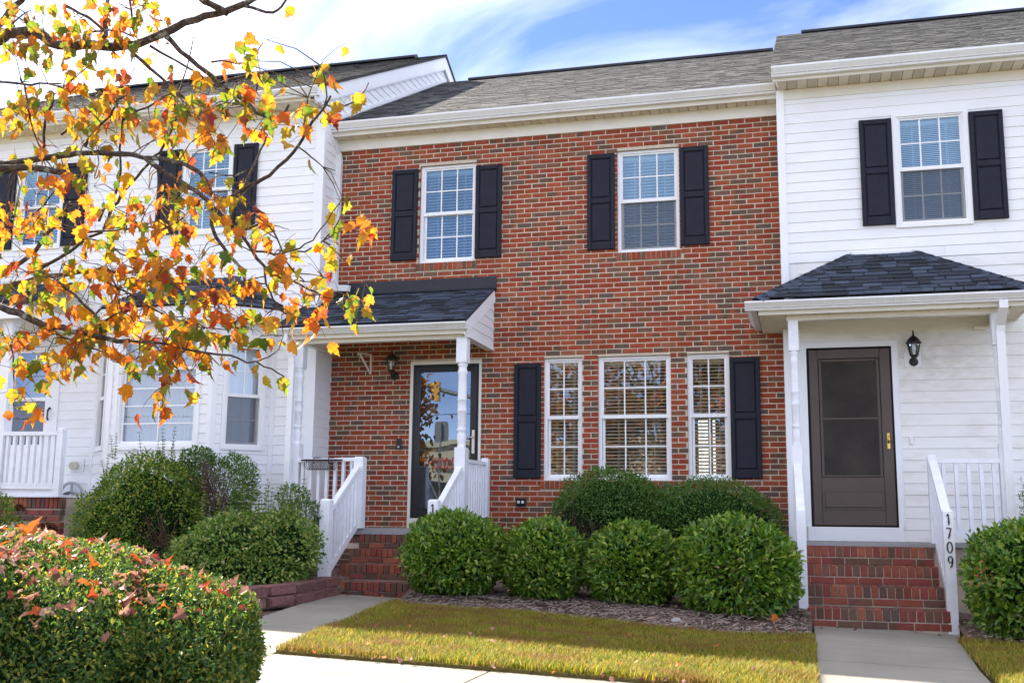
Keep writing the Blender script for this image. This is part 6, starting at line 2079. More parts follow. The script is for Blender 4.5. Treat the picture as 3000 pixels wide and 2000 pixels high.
# ------------------------------------------------------------------ the maple: limbs as (x, y, z, radius), and where its leaves hang
BRANCHES = [
    [(-3.392,-9.786,2.334,0.0276),(-3.288,-9.775,2.358,0.0265),(-3.208,-9.768,2.361,0.0255),(-3.162,-9.764,2.33,0.0245),(-3.12,-9.761,2.296,0.0234),(-3.068,-9.758,2.28,0.0224),(-2.951,-9.741,2.28,0.0214),(-2.82,-9.716,2.263,0.0204),(-2.704,-9.7,2.27,0.0194),(-2.588,-9.689,2.311,0.0184),(-2.472,-9.68,2.362,0.0174),(-2.373,-9.672,2.387,0.0164),(-2.266,-9.66,2.405,0.0154),(-2.175,-9.654,2.434,0.0144),(-2.092,-9.651,2.467,0.0134),(-1.962,-9.644,2.547,0.0125)],
    [(-2.267,-9.648,2.397,0.0173),(-2.296,-9.684,2.409,0.0165),(-2.343,-9.726,2.427,0.0156),(-2.373,-9.766,2.453,0.0147),(-2.432,-9.819,2.517,0.0139)],
    [(-2.189,-9.653,2.423,0.0078),(-2.105,-9.652,2.393,0.0072),(-2.033,-9.656,2.371,0.0065),(-1.983,-9.672,2.386,0.0059),(-1.951,-9.694,2.404,0.0052),(-1.932,-9.719,2.422,0.0046)],
    [(-2.914,-9.658,2.347,0.0114),(-2.936,-9.621,2.401,0.0106),(-2.96,-9.592,2.505,0.0099),(-2.978,-9.565,2.626,0.0092),(-2.993,-9.538,2.75,0.0084)],
    [(-2.707,-9.7,2.306,0.0064),(-2.743,-9.69,2.399,0.0059),(-2.771,-9.682,2.509,0.0054),(-2.795,-9.667,2.589,0.0049)],
    [(-2.781,-9.664,2.286,0.008),(-2.68,-9.673,2.193,0.0076),(-2.578,-9.683,2.105,0.0072),(-2.491,-9.698,2.026,0.0069),(-2.391,-9.71,1.945,0.0065),(-2.329,-9.736,1.89,0.0061)],
    [(-2.572,-9.664,2.31,0.0127),(-2.533,-9.683,2.277,0.0119),(-2.437,-9.676,2.186,0.0112),(-2.35,-9.675,2.112,0.0104),(-2.267,-9.675,2.038,0.0096),(-2.153,-9.666,1.962,0.0089),(-2.085,-9.671,1.893,0.0082),(-1.993,-9.673,1.852,0.0074),(-1.937,-9.695,1.862,0.0067),(-1.899,-9.725,1.89,0.006)],
    [(-2.272,-9.674,2.045,0.007),(-2.184,-9.693,2.055,0.0067),(-2.09,-9.71,2.055,0.0064),(-2.019,-9.732,2.051,0.0061)],
    [(-2.069,-9.695,2.064,0.0061),(-2.058,-9.728,1.967,0.0053),(-2.076,-9.772,1.886,0.0045)],
    [(-2.311,-9.691,2.147,0.0054),(-2.222,-9.737,2.125,0.0046),(-2.089,-9.768,2.087,0.0038),(-2.015,-9.822,2.094,0.003),(-1.952,-9.882,2.114,0.0022)],
    [(-2.647,-9.677,2.267,0.0064),(-2.535,-9.676,2.197,0.0058),(-2.446,-9.685,2.141,0.0053),(-2.326,-9.68,2.056,0.0048),(-2.207,-9.678,1.987,0.0043),(-2.124,-9.689,1.942,0.0038)],
    [(-2.494,-9.682,1.926,0.0055),(-2.448,-9.719,2.008,0.0044),(-2.393,-9.756,2.111,0.0033),(-2.345,-9.797,2.223,0.0023)],
    [(-3.094,-10.05,1.587,0.0163),(-2.955,-10.03,1.59,0.0153),(-2.868,-10.021,1.573,0.0142),(-2.791,-10.015,1.558,0.0132)],
    [(-3.199,-9.933,1.655,0.0153),(-3.107,-9.946,1.649,0.0146),(-2.964,-9.948,1.658,0.0139),(-2.861,-9.959,1.657,0.0133),(-2.773,-9.975,1.656,0.0126),(-2.66,-9.982,1.647,0.0119),(-2.537,-9.985,1.63,0.0113),(-2.452,-9.998,1.612,0.0107),(-2.387,-10.016,1.587,0.01)],
    [(-2.391,-10.017,1.591,0.01),(-2.324,-10.013,1.583,0.0098),(-2.249,-10.004,1.564,0.0096),(-2.21,-10.006,1.55,0.0093),(-2.148,-9.998,1.515,0.0091),(-2.112,-9.996,1.468,0.0089),(-2.089,-9.996,1.419,0.0087),(-2.058,-9.996,1.382,0.0084)],
    [(-2.398,-10.019,1.591,0.0115),(-2.327,-10.013,1.537,0.0109),(-2.256,-10.009,1.493,0.0104),(-2.201,-10.011,1.462,0.0098),(-2.148,-10.014,1.431,0.0093),(-2.084,-10.01,1.377,0.0087),(-2.033,-10.009,1.324,0.0082),(-1.98,-10.01,1.279,0.0076),(-1.929,-10.01,1.226,0.0071),(-1.88,-10.008,1.16,0.0066),(-1.835,-10.009,1.107,0.0061),(-1.802,-10.017,1.076,0.0055),(-1.747,-10.019,1.043,0.005),(-1.668,-10.016,1.017,0.0045),(-1.596,-10.013,0.982,0.004)],
    [(-2.061,-9.996,1.379,0.0098),(-1.986,-10.011,1.396,0.0092),(-1.924,-10.029,1.418,0.0086),(-1.86,-10.046,1.434,0.008),(-1.792,-10.062,1.455,0.0074),(-1.712,-10.081,1.507,0.0068),(-1.644,-10.104,1.563,0.0062),(-1.6,-10.13,1.606,0.0056),(-1.569,-10.157,1.626,0.005),(-1.515,-10.18,1.662,0.0045),(-1.472,-10.207,1.703,0.0039)],
    [(-1.518,-10.163,1.681,0.004),(-1.5,-10.181,1.711,0.0033),(-1.496,-10.204,1.75,0.0026),(-1.496,-10.228,1.79,0.002)],
    [(-1.511,-10.162,1.687,0.004),(-1.451,-10.181,1.662,0.0034),(-1.378,-10.202,1.671,0.0029),(-1.335,-10.232,1.683,0.0024),(-1.292,-10.265,1.715,0.0019)],
    [(-1.625,-10.123,1.585,0.0034),(-1.604,-10.152,1.636,0.0029),(-1.578,-10.185,1.715,0.0025),(-1.537,-10.211,1.776,0.002),(-1.507,-10.236,1.818,0.0016)],
    [(-1.663,-10.076,1.558,0.0034),(-1.596,-10.101,1.504,0.0029),(-1.531,-10.127,1.45,0.0024),(-1.465,-10.157,1.42,0.002)],
    [(-1.949,-9.977,1.444,0.007),(-1.93,-9.952,1.533,0.0059),(-1.913,-9.927,1.619,0.0047),(-1.902,-9.9,1.685,0.0036)],
    [(-1.95,-9.94,1.535,0.0043),(-1.998,-9.965,1.501,0.0038),(-2.038,-9.993,1.496,0.0033),(-2.089,-10.025,1.502,0.0028)],
    [(-2.088,-10.002,1.371,0.0084),(-2.085,-9.988,1.292,0.0079),(-2.068,-9.974,1.237,0.0074),(-2.033,-9.956,1.187,0.0069),(-1.987,-9.934,1.132,0.0064),(-1.969,-9.926,1.109,0.0059),(-1.961,-9.915,1.058,0.0054),(-1.965,-9.899,0.959,0.0049)],
    [(-1.871,-10.012,1.159,0.0048),(-1.77,-10.033,1.136,0.0043),(-1.677,-10.062,1.142,0.0038),(-1.608,-10.098,1.154,0.0033),(-1.539,-10.136,1.182,0.0028),(-1.478,-10.178,1.215,0.0024),(-1.41,-10.221,1.27,0.0019)],
    [(-1.772,-9.986,1.163,0.0041),(-1.649,-10.013,1.146,0.0037),(-1.575,-10.058,1.156,0.0032),(-1.509,-10.107,1.179,0.0028),(-1.451,-10.158,1.203,0.0023),(-1.4,-10.215,1.25,0.0019)],
    [(-1.953,-9.997,1.248,0.0056),(-1.855,-10.014,1.271,0.0048),(-1.802,-10.036,1.256,0.0041),(-1.75,-10.051,1.193,0.0034),(-1.718,-10.073,1.141,0.0027)],
    [(-1.837,-9.97,1.275,0.0031),(-1.786,-9.982,1.267,0.0022),(-1.734,-9.99,1.248,0.0014)],
    [(-1.763,-9.984,1.165,0.0041),(-1.734,-10.011,1.12,0.0037),(-1.678,-10.027,1.057,0.0032),(-1.626,-10.048,1.016,0.0028),(-1.54,-10.067,1.023,0.0024),(-1.494,-10.097,1.026,0.002)],
    [(-1.81,-10.036,1.086,0.0047),(-1.8,-10.035,1.019,0.0044),(-1.77,-10.029,0.956,0.004),(-1.731,-10.023,0.907,0.0037),(-1.702,-10.026,0.89,0.0034)],
    [(-1.596,-10.013,0.982,0.0027),(-1.549,-10.03,0.955,0.0023),(-1.491,-10.046,0.936,0.0019),(-1.419,-10.063,0.94,0.0016)],
    [(-2.936,-10.161,0.95,0.0154),(-2.851,-10.148,0.922,0.0144),(-2.753,-10.128,0.874,0.0134),(-2.662,-10.116,0.861,0.0123),(-2.578,-10.105,0.84,0.0113),(-2.503,-10.096,0.82,0.0103),(-2.42,-10.085,0.799,0.0092),(-2.367,-10.086,0.801,0.0082)],
    [(-2.508,-10.076,0.823,0.0069),(-2.518,-10.074,0.875,0.0063),(-2.558,-10.081,0.93,0.0056),(-2.625,-10.097,0.994,0.0049),(-2.706,-10.117,1.058,0.0042)],
    [(-2.509,-10.084,0.87,0.0049),(-2.438,-10.097,0.907,0.0038),(-2.393,-10.113,0.915,0.0027)],
    [(-2.717,-10.138,0.852,0.0056),(-2.647,-10.13,0.815,0.0046),(-2.534,-10.109,0.772,0.0037),(-2.474,-10.107,0.755,0.0027)],
    [(-2.367,-10.086,0.801,0.0062),(-2.267,-10.093,0.793,0.0058),(-2.19,-10.104,0.779,0.0053),(-2.094,-10.109,0.753,0.0049),(-2.005,-10.117,0.737,0.0045),(-1.928,-10.129,0.724,0.0041),(-1.843,-10.138,0.705,0.0037),(-1.765,-10.149,0.69,0.0033),(-1.694,-10.159,0.66,0.0029),(-1.632,-10.172,0.626,0.0026)],
    [(-1.782,-10.119,0.694,0.0029),(-1.735,-10.109,0.712,0.0026),(-1.695,-10.104,0.742,0.0022),(-1.677,-10.108,0.794,0.0019),(-1.68,-10.122,0.874,0.0016)],
    [(-3.288,-9.761,1.123,0.0156),(-3.19,-9.782,1.139,0.0141),(-3.06,-9.795,1.157,0.0127),(-2.925,-9.804,1.161,0.0113),(-2.799,-9.816,1.171,0.0099),(-2.7,-9.835,1.174,0.0085),(-2.594,-9.846,1.145,0.0072),(-2.479,-9.858,1.135,0.0059)],
    [(-3.326,-9.682,1.216,0.0111),(-3.238,-9.688,1.269,0.0105),(-3.14,-9.696,1.349,0.0098),(-3.077,-9.71,1.407,0.0091),(-3.021,-9.725,1.458,0.0085),(-2.975,-9.741,1.505,0.0078)],
    [(-3.135,-9.732,1.195,0.0094),(-3.066,-9.745,1.226,0.0085),(-2.942,-9.747,1.282,0.0077),(-2.877,-9.761,1.318,0.0069),(-2.767,-9.764,1.358,0.0061)],
    [(-2.945,-9.514,1.451,0.0081),(-2.881,-9.556,1.539,0.0076),(-2.805,-9.59,1.592,0.0071),(-2.708,-9.619,1.656,0.0066),(-2.635,-9.652,1.698,0.0061),(-2.554,-9.682,1.74,0.0056),(-2.474,-9.72,1.829,0.0051),(-2.425,-9.762,1.889,0.0046)],
    [(-2.966,-9.525,1.486,0.0065),(-2.876,-9.557,1.568,0.0061),(-2.821,-9.597,1.642,0.0057),(-2.786,-9.645,1.735,0.0054),(-2.752,-9.694,1.832,0.005),(-2.713,-9.741,1.923,0.0047)],
    [(-2.856,-9.786,1.342,0.0053),(-2.776,-9.828,1.343,0.0048),(-2.59,-9.839,1.34,0.0043),(-2.447,-9.863,1.334,0.0038),(-2.311,-9.89,1.34,0.0033),(-2.24,-9.936,1.355,0.0029)],
    [(-2.856,-9.783,1.327,0.0046),(-2.783,-9.814,1.313,0.0042),(-2.657,-9.823,1.262,0.0037),(-2.557,-9.841,1.214,0.0033),(-2.449,-9.858,1.178,0.0029)],
    [(-2.878,-10.175,0.814,0.0042),(-2.853,-10.174,0.775,0.0036),(-2.839,-10.171,0.698,0.0031),(-2.828,-10.169,0.629,0.0026),(-2.825,-10.164,0.528,0.0021)],
    [(-3.462,-9.709,2.39,0.005),(-3.365,-9.742,2.43,0.0041),(-3.272,-9.774,2.458,0.0032)],
    [(-3.53,-9.64,2.495,0.0168),(-3.443,-9.662,2.558,0.0156),(-3.382,-9.683,2.573,0.0144),(-3.31,-9.709,2.631,0.0132)],
    [(-3.147,-9.649,2.539,0.0074),(-3.07,-9.655,2.491,0.0071),(-2.995,-9.662,2.448,0.0068),(-2.916,-9.664,2.381,0.0065)],
    [(-3.008,-9.685,2.354,0.0057),(-2.93,-9.7,2.361,0.0051),(-2.851,-9.712,2.352,0.0045),(-2.733,-9.708,2.313,0.004)],
    [(-2.996,-9.801,1.82,0.0062),(-2.888,-9.818,1.891,0.0054),(-2.769,-9.827,1.928,0.0046),(-2.644,-9.834,1.962,0.0038)],
    [(-2.662,-9.82,1.853,0.0053),(-2.532,-9.828,1.9,0.0048),(-2.437,-9.844,1.937,0.0043),(-2.382,-9.864,1.941,0.0037)],
    [(-2.828,-9.845,1.734,0.0069),(-2.776,-9.873,1.776,0.0061),(-2.674,-9.893,1.848,0.0053),(-2.622,-9.921,1.894,0.0045)],
    [(-3.081,-9.806,1.719,0.0062),(-3.051,-9.848,1.808,0.0057),(-3.015,-9.887,1.885,0.0051),(-2.956,-9.92,1.969,0.0046)],
    [(-3.167,-9.89,2.072,0.0055),(-3.134,-9.9,2.032,0.0048),(-3.098,-9.892,1.887,0.0042),(-3.062,-9.892,1.793,0.0036),(-3.013,-9.893,1.717,0.0031)],
    [(-3.258,-9.912,2.056,0.0062),(-3.1,-9.899,2.029,0.0054),(-3.003,-9.907,2.024,0.0046),(-2.916,-9.913,1.992,0.0038)],
    [(-3.349,-9.731,1.467,0.0048),(-3.234,-9.731,1.443,0.0042),(-3.102,-9.742,1.513,0.0037),(-3.033,-9.767,1.566,0.0031)],
    [(-2.588,-9.984,1.083,0.0043),(-2.464,-9.966,1.022,0.0037),(-2.369,-9.957,0.962,0.0032),(-2.274,-9.949,0.916,0.0026),(-2.179,-9.946,0.892,0.0021)],
    [(-2.363,-10.029,1.091,0.0042),(-2.237,-10.022,1.043,0.0035),(-2.114,-10.011,0.969,0.0028),(-2.018,-10.013,0.93,0.0021)],
    [(-2.179,-9.946,0.892,0.0035),(-2.108,-9.957,0.866,0.0029),(-2.011,-9.963,0.854,0.0023),(-1.954,-9.983,0.856,0.0016)],
    [(-2.345,-9.977,0.814,0.0035),(-2.286,-9.989,0.768,0.0029),(-2.257,-10.001,0.681,0.0023),(-2.242,-10.022,0.623,0.0016)],
]
CLUSTERS = [
    (-3.23,-9.65,2.4), (-3.15,-9.57,2.43), (-3.5,-9.66,2.49), (-3.0,-9.91,2.21), (-3.2,-9.78,2.45), (-3.05,-9.91,2.43), (-3.35,-9.69,2.35), (-3.18,-9.95,2.24),
    (-2.97,-9.99,2.35), (-2.95,-9.88,2.39), (-2.94,-9.81,2.26), (-3.07,-9.67,2.42), (-3.35,-9.73,2.33), (-2.95,-9.81,2.26), (-3.1,-9.95,2.38), (-3.37,-9.8,2.45),
    (-3.3,-9.89,2.31), (-3.24,-9.8,2.31), (-3.31,-9.73,2.43), (-3.17,-10.0,2.18), (-2.93,-9.94,2.21), (-3.1,-9.73,2.43), (-3.24,-9.98,2.41), (-3.09,-9.65,2.51),
    (-2.98,-9.79,2.26), (-3.32,-9.69,2.44), (-3.0,-9.67,2.37), (-2.73,-9.56,2.55), (-2.96,-9.74,2.43), (-2.71,-9.55,2.49), (-2.71,-9.79,2.38), (-2.81,-9.89,2.4),
    (-2.63,-9.8,2.22), (-2.96,-9.75,2.28), (-2.83,-9.72,2.45), (-2.63,-9.72,2.37), (-2.83,-9.91,2.21), (-2.69,-9.84,2.24), (-2.72,-9.65,2.31), (-2.65,-9.73,2.44),
    (-2.86,-9.82,2.27), (-2.88,-9.6,2.33), (-2.59,-9.69,2.38), (-2.64,-9.78,2.34), (-2.78,-9.79,2.42), (-2.62,-9.62,2.31), (-2.68,-9.87,2.33), (-2.95,-9.63,2.38),
    (-3.25,-9.8,1.93), (-3.18,-9.79,1.97), (-3.08,-10.0,1.87), (-3.2,-9.82,1.92), (-3.22,-9.84,1.84), (-3.12,-9.93,2.2), (-3.17,-9.93,1.92), (-3.17,-9.77,1.99),
    (-3.24,-9.82,1.98), (-3.18,-9.77,2.12), (-3.22,-9.69,2.01), (-3.05,-9.88,1.99), (-3.35,-9.74,1.94), (-3.21,-9.82,1.96), (-3.17,-9.82,2.18), (-3.09,-9.93,1.91),
    (-3.15,-9.84,1.91), (-2.96,-10.07,2.11), (-3.04,-10.02,1.88), (-2.94,-10.08,1.85), (-2.75,-9.96,2.06), (-2.87,-9.94,2.06), (-2.92,-9.86,2.18), (-2.91,-9.78,2.04),
    (-2.8,-9.97,1.87), (-2.85,-9.85,2.11), (-2.93,-9.86,1.95), (-2.87,-9.96,1.96), (-2.86,-9.78,2.12), (-2.71,-9.78,1.96), (-2.74,-9.82,2.0), (-2.97,-9.8,2.04),
    (-2.76,-9.71,1.95), (-2.77,-9.96,1.88), (-2.99,-9.79,2.06), (-2.87,-9.64,1.99), (-2.61,-9.91,1.93), (-2.68,-9.83,1.79), (-2.6,-9.7,1.84), (-2.72,-9.78,1.8),
    (-2.83,-9.6,2.11), (-2.66,-9.81,2.02), (-2.74,-9.83,1.91), (-2.81,-9.65,1.93), (-2.71,-9.91,1.9), (-2.5,-9.85,1.82), (-2.86,-9.62,2.17), (-2.71,-9.8,1.92),
    (-2.71,-9.67,1.97), (-3.06,-10.03,1.5), (-2.94,-10.01,1.61), (-2.96,-9.98,1.58), (-2.8,-10.09,1.5), (-3.24,-9.78,1.67), (-2.75,-10.09,1.51), (-2.96,-9.88,1.63),
    (-2.95,-9.91,1.56), (-2.86,-9.94,1.61), (-2.85,-9.99,1.65), (-3.03,-9.78,1.77), (-2.89,-10.0,1.58), (-2.62,-9.96,1.31), (-2.79,-9.85,1.52), (-2.85,-9.85,1.71),
    (-2.63,-9.98,1.69), (-2.77,-9.74,1.43), (-3.06,-9.67,1.5), (-2.54,-10.0,1.39), (-2.75,-9.79,1.69), (-2.57,-9.96,1.39), (-2.73,-9.98,1.31), (-2.66,-9.99,1.53),
    (-2.63,-10.04,1.68), (-2.67,-10.07,1.66), (-2.89,-9.67,1.48), (-2.81,-9.96,1.54), (-2.9,-9.67,1.61), (-2.87,-9.81,1.77), (-2.87,-9.86,1.48), (-3.04,-9.83,1.37),
    (-3.04,-10.01,1.32), (-2.91,-10.04,1.32), (-3.21,-9.83,1.44), (-3.2,-9.85,1.33), (-3.01,-10.08,1.27), (-3.06,-10.03,1.31), (-2.95,-9.96,1.35), (-3.09,-9.82,1.54),
    (-3.32,-9.76,1.54), (-2.91,-10.06,1.4), (-3.1,-9.74,1.36), (-3.1,-9.98,1.31), (-3.17,-9.88,1.44), (-2.98,-10.07,1.36), (-3.12,-9.75,1.37), (-2.45,-9.8,1.78),
    (-2.46,-9.74,1.87), (-2.37,-9.95,1.91), (-2.55,-9.75,2.02), (-2.36,-9.93,1.74), (-2.46,-9.77,1.78), (-2.38,-9.92,1.83), (-2.48,-9.88,1.93), (-2.4,-9.89,1.73),
    (-2.42,-9.92,1.88), (-2.25,-9.81,1.98), (-2.33,-9.84,1.86), (-2.05,-9.7,1.93), (-2.14,-9.86,1.84), (-2.14,-9.73,1.99), (-2.06,-9.83,1.96), (-2.29,-9.92,1.94),
    (-2.2,-9.81,1.86), (-2.22,-9.85,1.92), (-2.06,-9.83,1.88), (-2.33,-9.71,1.95), (-2.19,-9.67,1.99), (-2.39,-9.78,2.03), (-2.21,-9.79,2.01), (-1.98,-9.82,1.75),
    (-2.4,-9.78,1.87), (-2.12,-9.94,1.65), (-2.26,-9.9,1.82), (-2.33,-9.91,1.79), (-2.18,-9.98,1.78), (-2.01,-9.79,1.81), (-2.16,-9.95,1.71), (-2.26,-9.85,1.82),
    (-2.08,-9.7,1.79), (-2.3,-9.86,1.84), (-2.17,-9.86,1.74), (-2.2,-9.71,1.77), (-2.31,-9.77,1.8), (-2.26,-9.92,1.8), (-2.39,-9.79,1.75), (-2.19,-9.97,1.77),
    (-2.39,-9.93,1.51), (-2.24,-10.03,1.41), (-2.25,-9.98,1.49), (-2.31,-10.02,1.38), (-2.43,-9.8,1.47), (-2.38,-9.79,1.27), (-2.29,-9.87,1.35), (-2.4,-9.69,1.38),
    (-2.26,-9.92,1.29), (-2.21,-9.98,1.38), (-2.39,-9.99,1.46), (-2.22,-10.02,1.4), (-2.2,-10.01,1.31), (-2.41,-9.96,1.48), (-2.32,-9.79,1.25), (-2.38,-9.93,1.39),
    (-2.61,-9.81,1.49), (-2.42,-9.93,1.25), (-2.61,-9.76,1.46), (-2.65,-9.7,1.26), (-2.73,-9.7,1.44), (-2.56,-9.84,1.36), (-2.54,-9.77,1.24), (-2.4,-9.92,1.28),
    (-2.41,-9.96,1.32), (-2.5,-9.79,1.48), (-2.87,-10.05,0.99), (-2.87,-10.17,1.09), (-2.97,-9.91,1.13), (-2.88,-10.14,1.08), (-2.88,-9.82,1.04), (-2.75,-10.16,1.06),
    (-2.65,-10.18,1.03), (-3.07,-9.96,1.18), (-2.88,-9.87,1.17), (-3.08,-9.87,1.08), (-2.83,-10.05,1.0), (-3.07,-10.02,1.08), (-2.92,-10.12,1.08), (-2.99,-10.1,1.1),
    (-2.87,-10.05,1.02), (-2.9,-9.79,1.06), (-2.86,-9.98,1.05), (-2.85,-9.96,1.11), (-2.47,-10.03,1.0), (-2.66,-10.07,1.13), (-2.61,-9.88,0.97), (-2.58,-10.04,0.89),
    (-2.57,-9.89,1.17), (-2.62,-9.8,0.92), (-2.58,-9.86,0.95), (-2.54,-9.97,1.11), (-2.56,-9.79,1.14), (-2.44,-10.14,1.02), (-2.64,-9.94,1.13), (-2.48,-9.88,0.92),
    (-2.65,-9.93,1.15), (-2.53,-10.0,0.96), (-2.41,-10.02,1.09), (-2.75,-9.85,1.02), (-2.75,-9.9,1.01), (-2.67,-9.99,1.16), (-2.53,-9.85,0.94), (-2.61,-9.97,1.05),
    (-2.4,-10.02,1.06), (-2.47,-10.05,0.87), (-2.73,-10.01,1.14), (-2.47,-10.08,1.09), (-2.59,-9.89,1.0), (-2.5,-9.98,1.15), (-2.44,-9.99,0.89), (-2.57,-9.79,1.02),
    (-2.75,-9.87,1.0), (-2.5,-10.09,1.11), (-2.29,-10.07,1.11), (-2.26,-9.88,1.14), (-2.25,-9.82,0.92), (-2.28,-9.78,0.9), (-2.16,-10.01,0.84), (-2.31,-10.06,1.12),
    (-2.32,-9.9,1.03), (-2.17,-9.96,1.13), (-2.18,-10.04,1.02), (-2.26,-9.89,1.06), (-2.34,-9.79,0.88), (-2.42,-9.9,0.94), (-2.31,-9.97,1.12), (-2.37,-9.82,0.95),
    (-2.29,-9.95,1.07), (-2.22,-9.89,0.92), (-2.37,-9.87,1.08), (-2.24,-9.98,1.14), (-2.26,-10.06,0.93), (-2.31,-9.98,1.13), (-2.11,-9.93,0.99), (-2.11,-9.96,1.12),
    (-2.21,-9.87,1.18), (-2.25,-10.03,1.14), (-2.27,-9.94,1.04), (-2.46,-9.86,1.12), (-2.2,-10.05,0.99), (-2.35,-9.88,0.87), (-2.23,-9.98,1.14), (-2.2,-9.89,1.03),
    (-2.17,-9.86,0.97), (-2.43,-9.92,1.17), (-2.34,-9.84,0.91), (-2.22,-9.78,1.07), (-1.91,-10.05,0.89), (-1.99,-9.92,1.0), (-1.9,-10.01,1.01), (-1.98,-10.05,0.96),
    (-1.92,-10.07,1.01), (-1.97,-10.04,1.03), (-1.9,-10.04,0.89), (-2.09,-9.94,0.93), (-1.94,-10.06,1.01), (-2.64,-10.24,0.71), (-2.8,-10.25,0.8), (-2.77,-10.14,0.83),
    (-2.91,-10.14,0.81), (-2.68,-10.26,0.86), (-2.73,-10.22,0.82), (-2.85,-10.12,0.8), (-2.79,-10.25,0.78), (-2.72,-10.25,0.75), (-2.71,-10.27,0.75), (-2.4,-10.09,0.79),
    (-2.4,-10.18,0.73), (-2.48,-10.15,0.84), (-2.53,-10.18,0.84), (-2.57,-10.05,0.77), (-2.57,-10.09,0.78), (-2.4,-9.98,0.74), (-2.63,-10.07,0.84), (-2.69,-10.12,0.79),
    (-2.54,-10.05,0.81), (-2.62,-10.08,0.78), (-2.63,-10.16,0.8), (-2.47,-10.13,0.82), (-2.64,-10.2,0.83), (-2.6,-10.18,0.71), (-2.61,-10.09,0.75), (-2.61,-10.11,0.74),
    (-2.51,-10.17,0.76), (-2.58,-10.14,0.73), (-2.31,-10.15,0.82), (-2.32,-10.08,0.75), (-2.37,-10.04,0.86), (-2.12,-10.15,0.72), (-2.18,-10.01,0.84), (-2.11,-10.11,0.76),
    (-1.99,-10.13,0.82), (-2.07,-10.15,0.82), (-2.25,-9.97,0.78), (-2.13,-10.02,0.85), (-2.11,-9.98,0.84), (-2.18,-10.19,0.79), (-2.16,-9.95,0.8), (-2.15,-10.13,0.82),
    (-2.21,-10.13,0.71), (-2.24,-10.18,0.78), (-2.22,-10.03,0.77), (-1.93,-10.09,0.9), (-1.83,-10.04,0.86), (-1.76,-10.09,0.89), (-1.91,-9.99,0.86), (-1.85,-10.07,0.83),
    (-1.79,-10.08,0.8), (-1.93,-10.12,0.88), (-1.79,-10.02,0.89), (-2.07,-10.08,1.32), (-2.05,-10.09,1.39), (-2.09,-10.04,1.35), (-2.14,-10.2,0.64), (-2.28,-10.03,0.59),
    (-2.14,-10.12,0.61), (-2.21,-10.07,0.53), (-2.15,-10.06,0.66), (-2.7,-10.28,0.51), (-2.74,-10.27,0.54), (-2.68,-10.27,0.57), (-2.68,-10.34,0.66), (-2.58,-10.32,0.66),
    (-2.7,-10.22,0.7), (-2.53,-10.23,0.68), (-2.54,-10.15,0.74), (-2.32,-10.25,0.69), (-2.26,-10.19,0.71), (-2.04,-10.15,0.66), (-2.07,-10.0,0.68), (-2.0,-10.01,0.7),
    (-2.15,-10.03,0.72), (-2.19,-10.13,0.7), (-1.79,-10.2,1.29), (-1.84,-10.14,1.26), (-1.84,-10.19,1.27), (-1.9,-10.25,1.3), (-2.06,-10.2,1.41), (-1.98,-10.22,1.35),
    (-1.89,-10.21,1.18), (-1.88,-10.14,1.32), (-1.64,-10.06,1.69), (-1.63,-10.07,1.84), (-1.54,-10.16,1.87), (-1.71,-10.29,1.92), (-1.82,-10.17,1.87), (-1.74,-10.28,1.84),
    (-1.78,-10.2,1.83), (-1.7,-10.27,1.78), (-1.78,-10.08,1.66), (-1.76,-10.17,1.72), (-1.6,-10.13,1.59), (-1.51,-10.15,1.65), (-1.67,-10.14,1.67), (-1.51,-9.95,1.35),
    (-1.43,-10.02,1.21), (-1.48,-10.07,1.15), (-1.49,-10.0,1.11), (-1.46,-9.93,1.25), (-1.51,-10.04,1.13), (-1.5,-10.02,1.34), (-1.6,-9.94,1.06), (-1.57,-10.05,1.05),
    (-1.67,-9.97,0.97), (-1.6,-10.01,0.96), (-1.62,-10.08,0.91), (-1.65,-10.1,0.88), (-1.72,-9.94,0.9), (-1.59,-10.01,0.93), (-1.49,-9.99,0.93), (-1.48,-9.89,0.97),
    (-1.43,-9.94,0.94), (-1.73,-10.07,1.11), (-1.73,-10.12,1.11), (-1.82,-10.06,1.2), (-1.83,-10.16,1.17), (-1.66,-10.06,1.13), (-1.71,-10.01,1.12), (-1.6,-9.97,0.86),
    (-1.84,-10.2,1.24), (-1.91,-10.19,1.14), (-1.87,-10.05,1.01), (-1.82,-10.03,1.01), (-1.68,-10.12,1.0), (-1.79,-9.96,0.99),
]
